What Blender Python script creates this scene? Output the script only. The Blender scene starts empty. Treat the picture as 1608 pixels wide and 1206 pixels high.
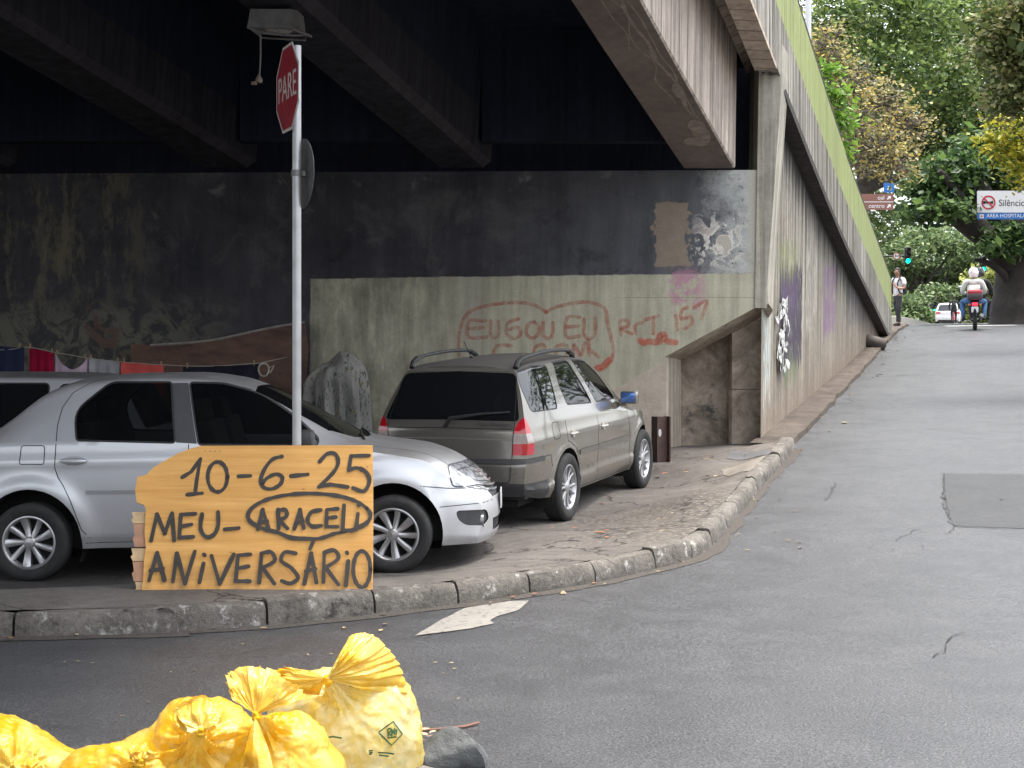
import bpy, bmesh, math, random
from mathutils import Vector, Matrix, noise as mnoise
from mathutils.bvhtree import BVHTree
R = math.radians
sc = bpy.context.scene
COL = sc.collection
# ---------------------------------------------------------------- camera, light, exposure
F = 2416.0; CX = 804.0; HY = 560.0; EYE = 1.6
cd = bpy.data.cameras.new('camera'); cam = bpy.data.objects.new('camera', cd); COL.objects.link(cam)
cam.location = (0, 0, EYE); cam.rotation_euler = (R(90), 0, 0)
cd.sensor_width = 36; cd.lens = 36*F/1608; cd.shift_y = -43/1608; cd.clip_start = 0.1; cd.clip_end = 2000
sc.camera = cam
SUN_EL, SUN_AZ = 78, 75      # azimuth clockwise from +Y: veiled sun, high and to the right
w = bpy.data.worlds.new('World'); sc.world = w; w.use_nodes = True
wn = w.node_tree.nodes; wl = w.node_tree.links
sky = wn.new('ShaderNodeTexSky'); sky.sky_type = 'NISHITA'; sky.sun_disc = False
sky.sun_elevation = R(SUN_EL); sky.sun_rotation = R(SUN_AZ); sky.air_density = 1.0; sky.dust_density = 4.0; sky.ozone_density = 1.0
bg = wn['Background']; bg.inputs[1].default_value = 0.15
hs = wn.new('ShaderNodeHueSaturation'); hs.inputs['Saturation'].default_value = .32; wl.new(sky.outputs[0], hs.inputs['Color']); wl.new(hs.outputs[0], bg.inputs[0])
ld = bpy.data.lights.new('sun', 'SUN'); ld.energy = 1.4; ld.angle = R(20); ld.color = (1, .93, .83)
sun = bpy.data.objects.new('sun', ld); COL.objects.link(sun)
sd = Vector((math.sin(R(SUN_AZ))*math.cos(R(SUN_EL)), math.cos(R(SUN_AZ))*math.cos(R(SUN_EL)), math.sin(R(SUN_EL))))
sun.rotation_euler = sd.to_track_quat('Z', 'Y').to_euler(); sun.location = (8, -20, 30)
sc.view_settings.view_transform = 'Standard'; sc.view_settings.look = 'None'
sc.view_settings.exposure = 2.15; sc.view_settings.gamma = 1

# ---------------------------------------------------------------- geometry helpers
def P(px, py, Y): return Vector(((px-CX)/F*Y, Y, EYE-(py-HY)/F*Y))
def hit(px, py, p0, n):
    d = Vector(((px-CX)/F, 1, -(py-HY)/F)); o = Vector((0, 0, EYE)); n = Vector(n)
    t = (Vector(p0)-o).dot(n)/d.dot(n); return o+d*t
def lerp(a, b, t): return a+(b-a)*t
def interp(pts, x):
    if x <= pts[0][0]: return pts[0][1]
    for (a, b), (c, d) in zip(pts, pts[1:]):
        if x <= c: return b+(d-b)*(x-a)/(c-a)
    return pts[-1][1]
def sinterp(pts, x):          # monotone smooth interpolation
    n = len(pts)
    if x <= pts[0][0]: return pts[0][1]
    if x >= pts[-1][0]: return pts[-1][1]
    for i in range(n-1):
        if x <= pts[i+1][0]: break
    sl = [(pts[k+1][1]-pts[k][1])/(pts[k+1][0]-pts[k][0]) for k in range(n-1)]
    def m(k):
        if k == 0: return sl[0]
        if k == n-1: return sl[-1]
        a, b = sl[k-1], sl[k]
        return 0 if a*b <= 0 else 2*a*b/(a+b)
    x0, y0 = pts[i]; x1, y1 = pts[i+1]; h = x1-x0; t = (x-x0)/h
    return (y0*(2*t**3-3*t*t+1)+m(i)*h*(t**3-2*t*t+t)+y1*(-2*t**3+3*t*t)+m(i+1)*h*(t**3-t*t))
def smooth(pts, k=6, closed=False):   # catmull-rom
    out = []; n = len(pts); pts = [Vector(p) for p in pts]
    rng = range(n) if closed else range(n-1)
    for i in rng:
        p1 = pts[i]; p2 = pts[(i+1) % n]
        p0 = pts[i-1] if (i > 0 or closed) else p1; p3 = pts[(i+2) % n] if (i+2 < n or closed) else p2
        for j in range(k):
            t = j/k
            out.append(.5*((2*p1)+(p2-p0)*t+(2*p0-5*p1+4*p2-p3)*t*t+(-p0+3*p1-3*p2+p3)*t**3))
    if not closed: out.append(pts[-1])
    return out
def in_poly(x, y, poly):
    c = False; j = len(poly)-1
    for i in range(len(poly)):
        xi, yi = poly[i][0], poly[i][1]; xj, yj = poly[j][0], poly[j][1]
        if (yi > y) != (yj > y) and x < (xj-xi)*(y-yi)/(yj-yi)+xi: c = not c
        j = i
    return c
def arr(poly): return sum(poly[i-1][0]*poly[i][1]-poly[i][0]*poly[i-1][1] for i in range(len(poly)))/2
def offset(poly, d):
    s = 1 if arr(poly) > 0 else -1; n = len(poly); out = []
    for i in range(n):
        a = Vector(poly[i-1][:2]); b = Vector(poly[i][:2]); c = Vector(poly[(i+1) % n][:2])
        e1 = (b-a).normalized(); e2 = (c-b).normalized()
        n1 = Vector((e1.y, -e1.x))*s; n2 = Vector((e2.y, -e2.x))*s
        m = n1+n2; m = m/max(.3, m.length_squared)*2 if m.length > 1e-6 else n1
        out.append((b.x+m.x*d, b.y+m.y*d))
    return out
def rpoly(poly, r, k=4):      # round polygon corners (r: number or list)
    out = []; n = len(poly)
    for i in range(n):
        a = Vector(poly[i-1]); b = Vector(poly[i]); c = Vector(poly[(i+1) % n])
        rr = r[i] if isinstance(r, (list, tuple)) else r
        if rr <= 0: out.append(tuple(b)); continue
        da = (a-b); dc = (c-b); l = min(rr, da.length*.48, dc.length*.48)
        p = b+da.normalized()*l; q = b+dc.normalized()*l
        for j in range(k+1):
            t = j/k; out.append(tuple(p*(1-t)**2+b*2*t*(1-t)+q*t*t))
    return out

class MB:
    def __init__(s): s.v = []; s.f = []; s.m = []; s.sm = []
    def add(s, vs, fs, mi=0, sm=False):
        o = len(s.v); s.v += [Vector(v) for v in vs]
        for f in fs: s.f.append([i+o for i in f]); s.m.append(mi); s.sm.append(sm)
        return s
    def quad(s, a, b, c, d, mi=0): return s.add([a, b, c, d], [(0, 1, 2, 3)], mi)
    def box(s, c, size, rot=None, mi=0, bev=0):
        x, y, z = [q/2 for q in size]; c = Vector(c)
        if bev:
            b = min(bev, x*.49, y*.49, z*.49); bm = bmesh.new(); bmesh.ops.create_cube(bm, size=1)
            for v in bm.verts: v.co = Vector((v.co.x*2*x, v.co.y*2*y, v.co.z*2*z))
            bmesh.ops.bevel(bm, geom=bm.edges[:], offset=b, segments=2, affect='EDGES', profile=.5)
            bm.verts.index_update(); vs = [v.co.copy() for v in bm.verts]; fs = [[v.index for v in f.verts] for f in bm.faces]; bm.free()
        else:
            vs = [Vector((sx*x, sy*y, sz*z)) for sx in (-1, 1) for sy in (-1, 1) for sz in (-1, 1)]
            fs = [(0, 1, 3, 2), (4, 6, 7, 5), (0, 4, 5, 1), (2, 3, 7, 6), (0, 2, 6, 4), (1, 5, 7, 3)]
        if rot is not None: vs = [rot @ v for v in vs]
        return s.add([c+v for v in vs], fs, mi, bool(bev))
    def tube(s, pts, r, n=10, cap=True, mi=0, closed=False):
        pts = [Vector(p) for p in pts]; N = len(pts); rr = r if isinstance(r, (list, tuple)) else [r]*N
        vs = []; up = None
        for i in range(N):
            if closed: d = pts[(i+1) % N]-pts[i-1]
            else: d = pts[min(i+1, N-1)]-pts[max(i-1, 0)]
            d.normalize()
            if up is None: up = Vector((0, 0, 1)) if abs(d.z) < .9 else Vector((1, 0, 0))
            a = d.cross(up)
            if a.length < 1e-4: a = d.cross(Vector((0, 1, 0)))
            a.normalize(); b = a.cross(d).normalized(); up = b
            for k in range(n):
                t = 2*math.pi*k/n; vs.append(pts[i]+(a*math.cos(t)+b*math.sin(t))*rr[i])
        fs = []
        for i in range(N if closed else N-1):
            for k in range(n):
                j = (i+1) % N
                fs.append((i*n+k, i*n+(k+1) % n, j*n+(k+1) % n, j*n+k))
        if cap and not closed: fs += [tuple(range(n-1, -1, -1)), tuple((N-1)*n+k for k in range(n))]
        return s.add(vs, fs, mi, True)
    def lathe(s, prof, c=(0, 0, 0), axis='z', n=32, mi=0, closed=False):   # prof: (radius, height)
        c = Vector(c); vs = []
        for (r, h) in prof:
            for k in range(n):
                t = 2*math.pi*k/n; x, y = r*math.cos(t), r*math.sin(t)
                vs.append(c+(Vector((x, y, h)) if axis == 'z' else Vector((x, h, y)) if axis == 'y' else Vector((h, x, y))))
        M = len(prof); fs = []
        for i in range(M if closed else M-1):
            j = (i+1) % M
            for k in range(n): fs.append((i*n+k, i*n+(k+1) % n, j*n+(k+1) % n, j*n+k))
        if not closed:
            if prof[0][0] > 1e-5: fs.append(tuple(range(n-1, -1, -1)))
            if prof[-1][0] > 1e-5: fs.append(tuple((M-1)*n+k for k in range(n)))
        return s.add(vs, fs, mi, True)
    def prism(s, poly, vec, mi=0, sm=False):      # poly: 3D points, extruded by vec
        n = len(poly); poly = [Vector(p) for p in poly]; vec = Vector(vec)
        vs = poly+[p+vec for p in poly]
        fs = [tuple(range(n-1, -1, -1)), tuple(range(n, 2*n))]+[(i, (i+1) % n, (i+1) % n+n, i+n) for i in range(n)]
        return s.add(vs, fs, mi, sm)
    def grid(s, rows, mi=0, sm=True, closed=False):
        n = len(rows[0]); vs = [v for r in rows for v in r]
        fs = [(i*n+k, i*n+(k+1) % n, (i+1)*n+(k+1) % n, (i+1)*n+k) for i in range(len(rows)-1) for k in range(n if closed else n-1)]
        return s.add(vs, fs, mi, sm)
    def ribbon(s, pts, nrm, wid, mi=0, cap=True):  # flat stroke on a surface; pts/nrm 3D
        pts = [Vector(p) for p in pts]; N = len(pts)
        if N < 2: return s
        L, Rr = [], []
        for i in range(N):
            d = (pts[min(i+1, N-1)]-pts[max(i-1, 0)])
            if d.length < 1e-7: d = Vector((1, 0, 0))
            n = nrm[i] if isinstance(nrm, list) else Vector(nrm)
            a = d.normalized().cross(n).normalized()
            ww = wid[i] if isinstance(wid, list) else wid
            L.append(pts[i]+a*ww/2); Rr.append(pts[i]-a*ww/2)
        s.add(L+Rr, [(i, i+1, N+i+1, N+i) for i in range(N-1)], mi)
        if cap:
            for i in (0, N-1):
                n = nrm[i] if isinstance(nrm, list) else Vector(nrm)
                a = (L[i]-Rr[i])/2; b = n.normalized().cross(a)
                if (i == 0) == (b.dot(pts[1]-pts[0] if i == 0 else pts[-1]-pts[-2]) > 0): b = -b
                if i == 0 and b.dot(pts[1]-pts[0]) > 0: b = -b
                if i and b.dot(pts[-1]-pts[-2]) < 0: b = -b
                arc = [pts[i]+a*math.cos(t)+b*math.sin(t) for t in [math.pi*k/6 for k in range(7)]]
                s.add(arc, [tuple(range(7))], mi)
        return s
    def build(s, name, mats, parent=None, smooth=None, world=True, kind=None, fix=True):
        me = bpy.data.meshes.new(name)
        vs = s.v
        if parent is not None and world:
            mi = MW(parent).inverted(); vs = [mi @ v for v in vs]
        me.from_pydata([tuple(v) for v in vs], [], s.f)
        mats = mats if isinstance(mats, (list, tuple)) else [mats]
        for m in mats: me.materials.append(m)
        me.polygons.foreach_set('material_index', s.m)
        me.polygons.foreach_set('use_smooth', [bool(x) if smooth is None else smooth for x in s.sm])
        if fix:
            bm = bmesh.new(); bm.from_mesh(me); bmesh.ops.recalc_face_normals(bm, faces=bm.faces[:]); bm.to_mesh(me); bm.free()
        if any(s.sm) if smooth is None else smooth:
            try: me.set_sharp_from_angle(angle=R(38))
            except Exception: pass
        o = bpy.data.objects.new(name, me); COL.objects.link(o)
        if parent is not None: o.parent = parent
        if kind: o['kind'] = kind
        return o
def MW(o):
    m = Matrix.LocRotScale(o.location, o.rotation_euler, o.scale)
    return MW(o.parent) @ m if o.parent else m
def tag(o, label, cat, group=None, kind=None):
    if label: o['label'] = label
    if cat: o['category'] = cat
    if group: o['group'] = group
    if kind: o['kind'] = kind
    return o
def thing(name, loc, label, cat, group=None, rot=(0, 0, 0)):
    o = bpy.data.objects.new(name, None); COL.objects.link(o); o.location = loc; o.rotation_euler = rot
    o.empty_display_size = .3
    return tag(o, label, cat, group)
def copy_tree(o, parent=None):
    c = o.copy(); COL.objects.link(c); c.parent = parent
    for ch in list(o.children): copy_tree(ch, c)
    return c
def text_mesh(txt, size, name='txt', extrude=.002, align='CENTER'):   # returns vertices, faces (x right, y up)
    cu = bpy.data.curves.new(name, 'FONT'); cu.body = txt; cu.size = size; cu.extrude = extrude; cu.align_x = align; cu.align_y = 'CENTER'
    ob = bpy.data.objects.new(name, cu); COL.objects.link(ob)
    dg = bpy.context.evaluated_depsgraph_get(); me = bpy.data.meshes.new_from_object(ob.evaluated_get(dg))
    vs = [v.co.copy() for v in me.vertices]; fs = [tuple(p.vertices) for p in me.polygons]
    bpy.data.objects.remove(ob); bpy.data.curves.remove(cu); bpy.data.meshes.remove(me)
    return vs, fs

# ---------------------------------------------------------------- material helpers
class Mat:
    def __init__(s, name):
        s.mat = bpy.data.materials.new(name); s.mat.use_nodes = True; s.nt = s.mat.node_tree
        s.b = s.nt.nodes['Principled BSDF']; s._p = None
    def n(s, t, **kw):
        nd = s.nt.nodes.new(t)
        for k, v in kw.items(): setattr(nd, k, v)
        return nd
    def put(s, sock, v):
        if isinstance(v, bpy.types.NodeSocket): s.nt.links.new(v, sock)
        else:
            if isinstance(v, (tuple, list)) and len(v) == 3 and sock.type == 'RGBA': v = (*v, 1)
            sock.default_value = v
    def pos(s):
        if s._p is None: s._p = s.n('ShaderNodeNewGeometry')
        return s._p.outputs['Position']
    def rnd(s):
        s.pos(); return s._p.outputs['Random Per Island']
    def obj(s): return s.n('ShaderNodeTexCoord').outputs['Object']
    def sep(s, v):
        nd = s.n('ShaderNodeSeparateXYZ'); s.put(nd.inputs[0], v); return nd.outputs
    def comb(s, x, y, z):
        nd = s.n('ShaderNodeCombineXYZ')
        for i, q in enumerate((x, y, z)): s.put(nd.inputs[i], q)
        return nd.outputs[0]
    def m(s, op, a, b=0.0, c=None, clamp=False):
        nd = s.n('ShaderNodeMath', operation=op); nd.use_clamp = clamp; s.put(nd.inputs[0], a); s.put(nd.inputs[1], b)
        if c is not None: s.put(nd.inputs[2], c)
        return nd.outputs[0]
    def vs(s, v, k):
        nd = s.n('ShaderNodeVectorMath', operation='MULTIPLY'); s.put(nd.inputs[0], v); nd.inputs[1].default_value = k; return nd.outputs[0]
    def va(s, v, k):
        nd = s.n('ShaderNodeVectorMath', operation='ADD'); s.put(nd.inputs[0], v); s.put(nd.inputs[1], k); return nd.outputs[0]
    def noise(s, v, scale, detail=4, rough=.55, dist=0, color=False):
        nd = s.n('ShaderNodeTexNoise'); s.put(nd.inputs['Vector'], v); nd.inputs['Scale'].default_value = scale
        nd.inputs['Detail'].default_value = detail; nd.inputs['Roughness'].default_value = rough; nd.inputs['Distortion'].default_value = dist
        return nd.outputs['Color' if color else 0]
    def vor(s, v, scale, feature='F1', out=0, rand=1):
        nd = s.n('ShaderNodeTexVoronoi', feature=feature); s.put(nd.inputs['Vector'], v); nd.inputs['Scale'].default_value = scale
        nd.inputs['Randomness'].default_value = rand
        return nd.outputs[out]
    def mr(s, v, a, b, c=0.0, d=1.0, smooth=False):
        nd = s.n('ShaderNodeMapRange'); nd.interpolation_type = 'SMOOTHSTEP' if smooth else 'LINEAR'
        for i, q in enumerate((v, a, b, c, d)): s.put(nd.inputs[i], q)
        return nd.outputs[0]
    def mix(s, f, a, b):
        nd = s.n('ShaderNodeMix', data_type='RGBA'); s.put(nd.inputs[0], f); s.put(nd.inputs[6], a); s.put(nd.inputs[7], b); return nd.outputs[2]
    def mulc(s, a, f):       # colour times value
        nd = s.n('ShaderNodeMix', data_type='RGBA', blend_type='MULTIPLY'); nd.inputs[0].default_value = 1; s.put(nd.inputs[6], a)
        s.put(nd.inputs[7], s.comb(f, f, f)); return nd.outputs[2]
    def band(s, v, a, b, soft=.02): return s.m('MULTIPLY', s.mr(v, a-soft, a+soft), s.mr(v, b+soft, b-soft))
    def bump(s, h, strength=.3, dist=.01):
        nd = s.n('ShaderNodeBump'); nd.inputs['Strength'].default_value = strength; nd.inputs['Distance'].default_value = dist
        s.put(nd.inputs['Height'], h); s.put(s.b.inputs['Normal'], nd.outputs[0])
    def set(s, **kw):
        names = dict(col='Base Color', rough='Roughness', metal='Metallic', spec='Specular IOR Level', coat='Coat Weight', coatr='Coat Roughness',
                     trans='Transmission Weight', sss='Subsurface Weight', alpha='Alpha', emit='Emission Color', es='Emission Strength', ior='IOR', sheen='Sheen Weight')
        for k, v in kw.items(): s.put(s.b.inputs[names[k]], v)
        return s
_cache = {}
def pm(name, col, rough=.6, var=.15, scale=6, bump=0, bscale=60, metal=0, spec=.5, coat=0, emit=None, es=0, world=False):
    if name in _cache: return _cache[name]
    s = Mat(name); v = s.pos() if world else s.obj()
    f = s.noise(v, scale, 5, .6); g = s.mr(f, .25, .75, 1-var, 1+var)
    s.set(col=s.mulc((*col, 1), g), rough=rough if var == 0 else s.mr(s.noise(v, scale*2.3, 3), .3, .7, max(0, rough-.08), min(1, rough+.08)), metal=metal, spec=spec, coat=coat)
    if bump: s.bump(s.noise(v, bscale, 4, .65), bump, .01)
    if emit: s.set(emit=(*emit, 1), es=es)
    _cache[name] = s.mat; return s.mat
# ---------------------------------------------------------------- lay of the land
U = Vector((.294, .956, 0)).normalized(); W0 = Vector((3.07, 19, 0)); PERP = Vector((U.y, -U.x, 0))
def tY(x, y): return 19+((x-W0.x)*U.x+(y-W0.y)*U.y)
RZ = [(-60, 0), (8, 0), (11.4, .07), (15, .27), (19, .53), (30, 1.27), (40, 2.0), (46, 2.38), (55, 2.72), (70, 3.05), (100, 3.5), (160, 4.3), (400, 7)]
def road_z(x, y): return sinterp(RZ, tY(x, y))
def ghit(px, py):
    d = Vector(((px-CX)/F, 1, -(py-HY)/F)); a, b = 2.0, 120.0
    Y = 2.0
    while Y < 120:
        p = Vector((0, 0, EYE))+d*Y
        if p.z <= road_z(p.x, p.y): break
        Y += .02
    return p
KPX = [(0, 1005), (230, 996), (430, 985), (600, 966), (735, 950), (850, 932), (950, 915), (1050, 891), (1110, 868), (1155, 820), (1195, 768), (1228, 732), (1249, 706)]
KP = [ghit(*p) for p in KPX]
KP = [Vector((-14, KP[0].y-(KP[1].y-KP[0].y)/(KP[1].x-KP[0].x)*(KP[0].x+14)*.6, 0))]+KP
kpath = smooth([(p.x, p.y) for p in KP], 10)
def resample(path, step):
    out = [Vector(path[0])]; acc = 0
    for a, b in zip(path, path[1:]):
        a = Vector(a); b = Vector(b); l = (b-a).length
        while acc+l >= step:
            t = (step-acc)/l; a = a+(b-a)*t; out.append(a.copy()); l = (b-a).length; acc = 0
        acc += l
    out.append(Vector(path[-1])); return out
kpath = resample(kpath, .12)
LC = [(-14, 8.2, .16), (-2.9, 8.9, .16), (-1.4, 9.35, .16), (0.2, 10.7, .17), (1.3, 11.7, .21), (-3.484, 11.2, -.024), (-.86, 11.2, .034), (.447, 14.3, .075), (1.378, 16.55, .19),
      (1.75, 17.9, .37), (-.95, 14.8, .05), (0, 17.2, .12), (2.3, 17.4, .42), (3.07, 19, .50), (2, 19, .47), (3.2, 18, .58), (2.3, 14.2, .34), (-4, 19, .1), (-8, 15, .03), (-14, 19, .05), (-6, 11.5, 0)]
def lot_z(x, y):
    a = b = 0
    for (cx, cy, z) in LC:
        ww = 1/((x-cx)**2+(y-cy)**2+.02)**1.6; a += ww*z; b += ww
    return a/b

# road materials
def asphalt(name, base, speck=1.0):
    s = Mat(name); p = s.pos(); q = s.sep(p)
    big = s.noise(p, .35, 5, .6); mid = s.noise(p, 2.2, 5, .65); fine = s.noise(p, 70, 4, .8); grain = s.vor(p, 75)
    tr = s.m('ADD', s.m('MULTIPLY', q[0], .956), s.m('MULTIPLY', q[1], -.294))      # across the road
    lane = s.noise(s.comb(s.m('MULTIPLY', tr, .9), s.m('MULTIPLY', q[1], .12), 0), 1.3, 2)
    f = s.m('ADD', s.mr(big, .3, .7, .90, 1.1), s.mr(mid, .25, .75, -.08, .08)); f = s.m('MULTIPLY', f, s.mr(lane, .3, .7, .92, 1.08))
    f = s.m('MULTIPLY', f, s.mr(fine, .40, .62, 1-.55*speck, 1+.85*speck))
    wh = s.m('MULTIPLY', s.mr(grain, .08, .30, 2.1, 1), s.m('SUBTRACT', 1.0, s.m('MULTIPLY', s.mr(s.noise(s.va(p, (9, 4, 0)), .9, 6, .75), .62, .72), .35))); f = s.m('MULTIPLY', f, wh)
    col = s.mulc((*base, 1), f)
    s.set(col=col, rough=s.mr(mid, .3, .7, .36, .52), spec=.5); s.bump(s.m('ADD', fine, s.m('MULTIPLY', grain, -.6)), .55, .006); return s.mat
M_ASPH = asphalt('asphalt', (.041, .042, .045))
M_PATCH = asphalt('dark_asphalt_patch', (.019, .019, .0195), 1.0)
def pave_mat():
    s = Mat('worn_pavement'); p = s.pos(); q = s.sep(p)
    n1 = s.noise(p, 1.1, 6, .65); n2 = s.noise(p, 9, 5, .7); n3 = s.noise(p, 70, 3, .7); ps = s.vor(p, 17)
    c = s.mix(s.mr(n1, .35, .65), (.088, .079, .072, 1), (.142, .128, .117, 1))
    inner = s.mr(s.noise(s.va(p, (7, 3, 0)), .6, 3), .5, .62)
    cob = s.mix(s.mr(ps, .15, .5), (.18, .16, .135, 1), (.065, .057, .05, 1))     # small stones set in the ground
    zone = s.m('MULTIPLY', s.band(q[0], .5, 2.1, .25), s.band(q[1], 11.6, 14.6, .35)); zone = s.m('MULTIPLY', zone, s.mr(n2, .4, .55))
    c = s.mix(zone, c, cob)
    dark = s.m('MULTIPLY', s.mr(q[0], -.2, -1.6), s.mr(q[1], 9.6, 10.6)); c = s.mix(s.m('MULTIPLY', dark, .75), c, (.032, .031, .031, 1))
    c = s.mulc(c, s.mr(n3, .3, .7, .75, 1.25)); c = s.mulc(c, s.mr(n2, .3, .7, .8, 1.2))
    cr = s.vor(s.va(p, s.vs(s.noise(p, 2.5, 4, color=True), (.5, .5, .5))), .8, 'DISTANCE_TO_EDGE'); c = s.mix(s.mr(cr, .012, .0), c, (.02, .018, .016, 1))
    s.set(col=c, rough=.85, spec=.25); s.bump(s.m('ADD', n3, s.m('MULTIPLY', s.m('MULTIPLY', ps, zone), -1.5)), .5, .015); return s.mat
M_PAVE = pave_mat()
def kerb_mat():
    s = Mat('weathered_kerb_stone'); p = s.pos()
    n1 = s.noise(p, 3, 6, .7); n2 = s.noise(p, 26, 5, .75); n3 = s.noise(s.va(p, (3, 9, 4)), 7, 6, .75)
    c = s.mix(s.mr(n1, .3, .7), (.078, .071, .063, 1), (.17, .157, .14, 1)); c = s.mix(s.mr(n3, .57, .66), c, (.33, .32, .30, 1)); c = s.mix(s.mr(n3, .42, .33), c, (.05, .047, .043, 1))
    c = s.mulc(c, s.mr(n2, .25, .75, .6, 1.35)); s.set(col=c, rough=.9, spec=.2); s.bump(s.m('ADD', n2, n1), .9, .02); return s.mat
M_KERB = kerb_mat()
M_DIRT = pm('dirt', (.09, .07, .052), .95, .35, 3, .5, 30, world=True)

# road sheet: strips running outward from the kerb line and the foot of the ramp wall
edge = [(p.x, p.y) for p in kpath]
wl_pts = [W0+U*t+PERP*.16 for t in [x*1.2 for x in range(0, 26)]]+[W0+U*t+PERP*.16 for t in (34, 40, 48, 60, 80, 110, 150, 220)]
edge2 = edge+[(p.x, p.y) for p in wl_pts if p.y > edge[-1][1]+.6]
offs = [-.16, 0, .12, .3, .55, .9, 1.3, 1.8, 2.4, 3.1, 3.9, 4.8, 6, 7.5, 9.5, 12, 16, 24, 40, 80]
rows = []
for i, e in enumerate(edge2):
    a = Vector(edge2[max(0, i-3)]); b = Vector(edge2[min(len(edge2)-1, i+3)]); d = (b-a).normalized(); nr = Vector((d.y, -d.x))
    if nr.length < .1: nr = Vector((0, -1))
    row = []
    for o in offs:
        q = Vector(e)+nr*o; row.append(Vector((q.x, q.y, road_z(q.x, q.y)+.004*math.sin(q.x*1.3)*math.sin(q.y*.9)*(o > .2))))
    rows.append(row)
mb = MB(); mb.grid(rows); mb.build('road', M_ASPH, kind='structure')
# ground below and beyond everything
rows = []
for y in [-40, -15, -5, 0, 3, 6, 8, 10, 12, 14, 16, 18, 20, 23, 26, 30, 34, 38, 42, 46, 50, 56, 64, 74, 90, 120, 170, 260, 600]:
    rows.append([Vector((x, y, road_z(x, y)-.6)) for x in [-400, -120, -60, -30, -20, -14, -10, -6, -3, 0, 3, 6, 9, 12, 16, 20, 26, 34, 45, 60, 90, 160, 500]])
mb = MB(); mb.grid(rows); mb.build('ground', M_DIRT, kind='structure')
# forecourt / pavement inside the kerb
rows = []
nk = len(kpath)
for i, p in enumerate(kpath):
    a = Vector(kpath[max(0, i-3)]); b = Vector(kpath[min(nk-1, i+3)]); d = (b-a).normalized(); nr = Vector((-d.y, d.x))
    s0 = p+nr*.125; u = i/(nk-1)
    be = Vector((min(3.2, max(-14, lerp(-14, 3.6, u**.95))), 19.62))
    row = []
    for k in range(41):
        t = (k/40)**1.15; q = s0+(be-s0)*t; kz = road_z(p.x, p.y)+.145
        bl = min(1, (q-s0).length/1.0); bl = bl*bl*(3-2*bl)
        row.append(Vector((q.x, q.y, lerp(kz, lot_z(q.x, q.y), bl)+.006*mnoise.noise(Vector((q.x*2, q.y*2, 0)))*bl)))
    rows.append(row)
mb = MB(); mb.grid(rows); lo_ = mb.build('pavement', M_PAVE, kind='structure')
_b = bmesh.new(); _b.from_mesh(lo_.data); LOTB = BVHTree.FromBMesh(_b); _b.free()
def gz(x, y):       # height of the pavement (or the road) under a point
    h = LOTB.ray_cast(Vector((x, y, 3)), Vector((0, 0, -1)))[0]
    return h.z if h is not None else road_z(x, y)
# kerb stones: one stone after another with open joints
mb = MB(); random.seed(4); s = 0.0; i = 0
cum = [0]
for a, b in zip(kpath, kpath[1:]): cum.append(cum[-1]+(b-a).length)
def kat(d):
    d = max(0, min(cum[-1]-1e-4, d)); j = min(int(d/.12), nk-2)
    while cum[j+1] < d: j += 1
    t = (d-cum[j])/(cum[j+1]-cum[j]); p = kpath[j].lerp(kpath[j+1], t)
    a = kpath[max(0, j-2)]; b = kpath[min(nk-1, j+3)]; dd = (b-a).normalized(); return p, Vector((-dd.y, dd.x))
def base_at(x):     # arc length at world x
    for j in range(nk-1):
        if kpath[j].x <= x <= kpath[j+1].x: return cum[j]
    return 0
joints = [cum[0]]; stops = [ghit(*q).x for q in ((28, 1003), (240, 995), (434, 985), (597, 966), (735, 950), (850, 932), (943, 916), (1043, 893))]
s = base_at(stops[0])
back = []
while s > .2: s -= random.uniform(.75, 1.05); back.append(s)
joints = sorted([max(0, q) for q in back])+[base_at(q) for q in stops]
s = joints[-1]
while s < cum[-1]-.5: s += random.uniform(.55, .8); joints.append(s)
joints[-1] = cum[-1]
for a, b in zip(joints, joints[1:]):
    if b-a < .1: continue
    dz = random.uniform(-.012, .012); tilt = random.uniform(-.014, .014)
    n = max(4, int((b-a)/.09)); rw = []
    for k in range(n+1):
        d = lerp(a+.008, b-.008, k/n); p, nr = kat(d); z = road_z(p.x, p.y)
        e = 1-.35*max(0, abs(k/n-.5)*2-.85)/.15
        top = z+.15*(1-.12*(1-e))+dz+tilt*(k/n-.5)
        prof = [(0.0, z-.08), (.0, z+.02), (.006, z+.075), (.016, top-.035), (.034, top-.01), (.06, top), (.10, top+.002), (.135, top-.002), (.14, z-.05)]
        r = []
        for (o, zz) in prof:
            wob = .011*mnoise.noise(Vector((p.x*7, p.y*7+o*30, zz*16)))+.006*mnoise.noise(Vector((p.x*23, p.y*23+o*50, zz*40)))
            o2 = o+(1-e)*.03*(.07-o)/.07+wob*1.2; q = p+nr*o2; r.append(Vector((q.x, q.y, zz+wob*.6*(zz > z))))
        rw.append(r)
    m2 = MB(); m2.grid(rw)
    L = len(rw[0]); m2.f += [list(range(L)), [len(rw)*L-1-k for k in range(L)]]; m2.m += [0, 0]; m2.sm += [False, False]
    mb.add(m2.v, m2.f, 0, True)
mb.build('kerb', M_KERB, kind='structure')
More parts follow.
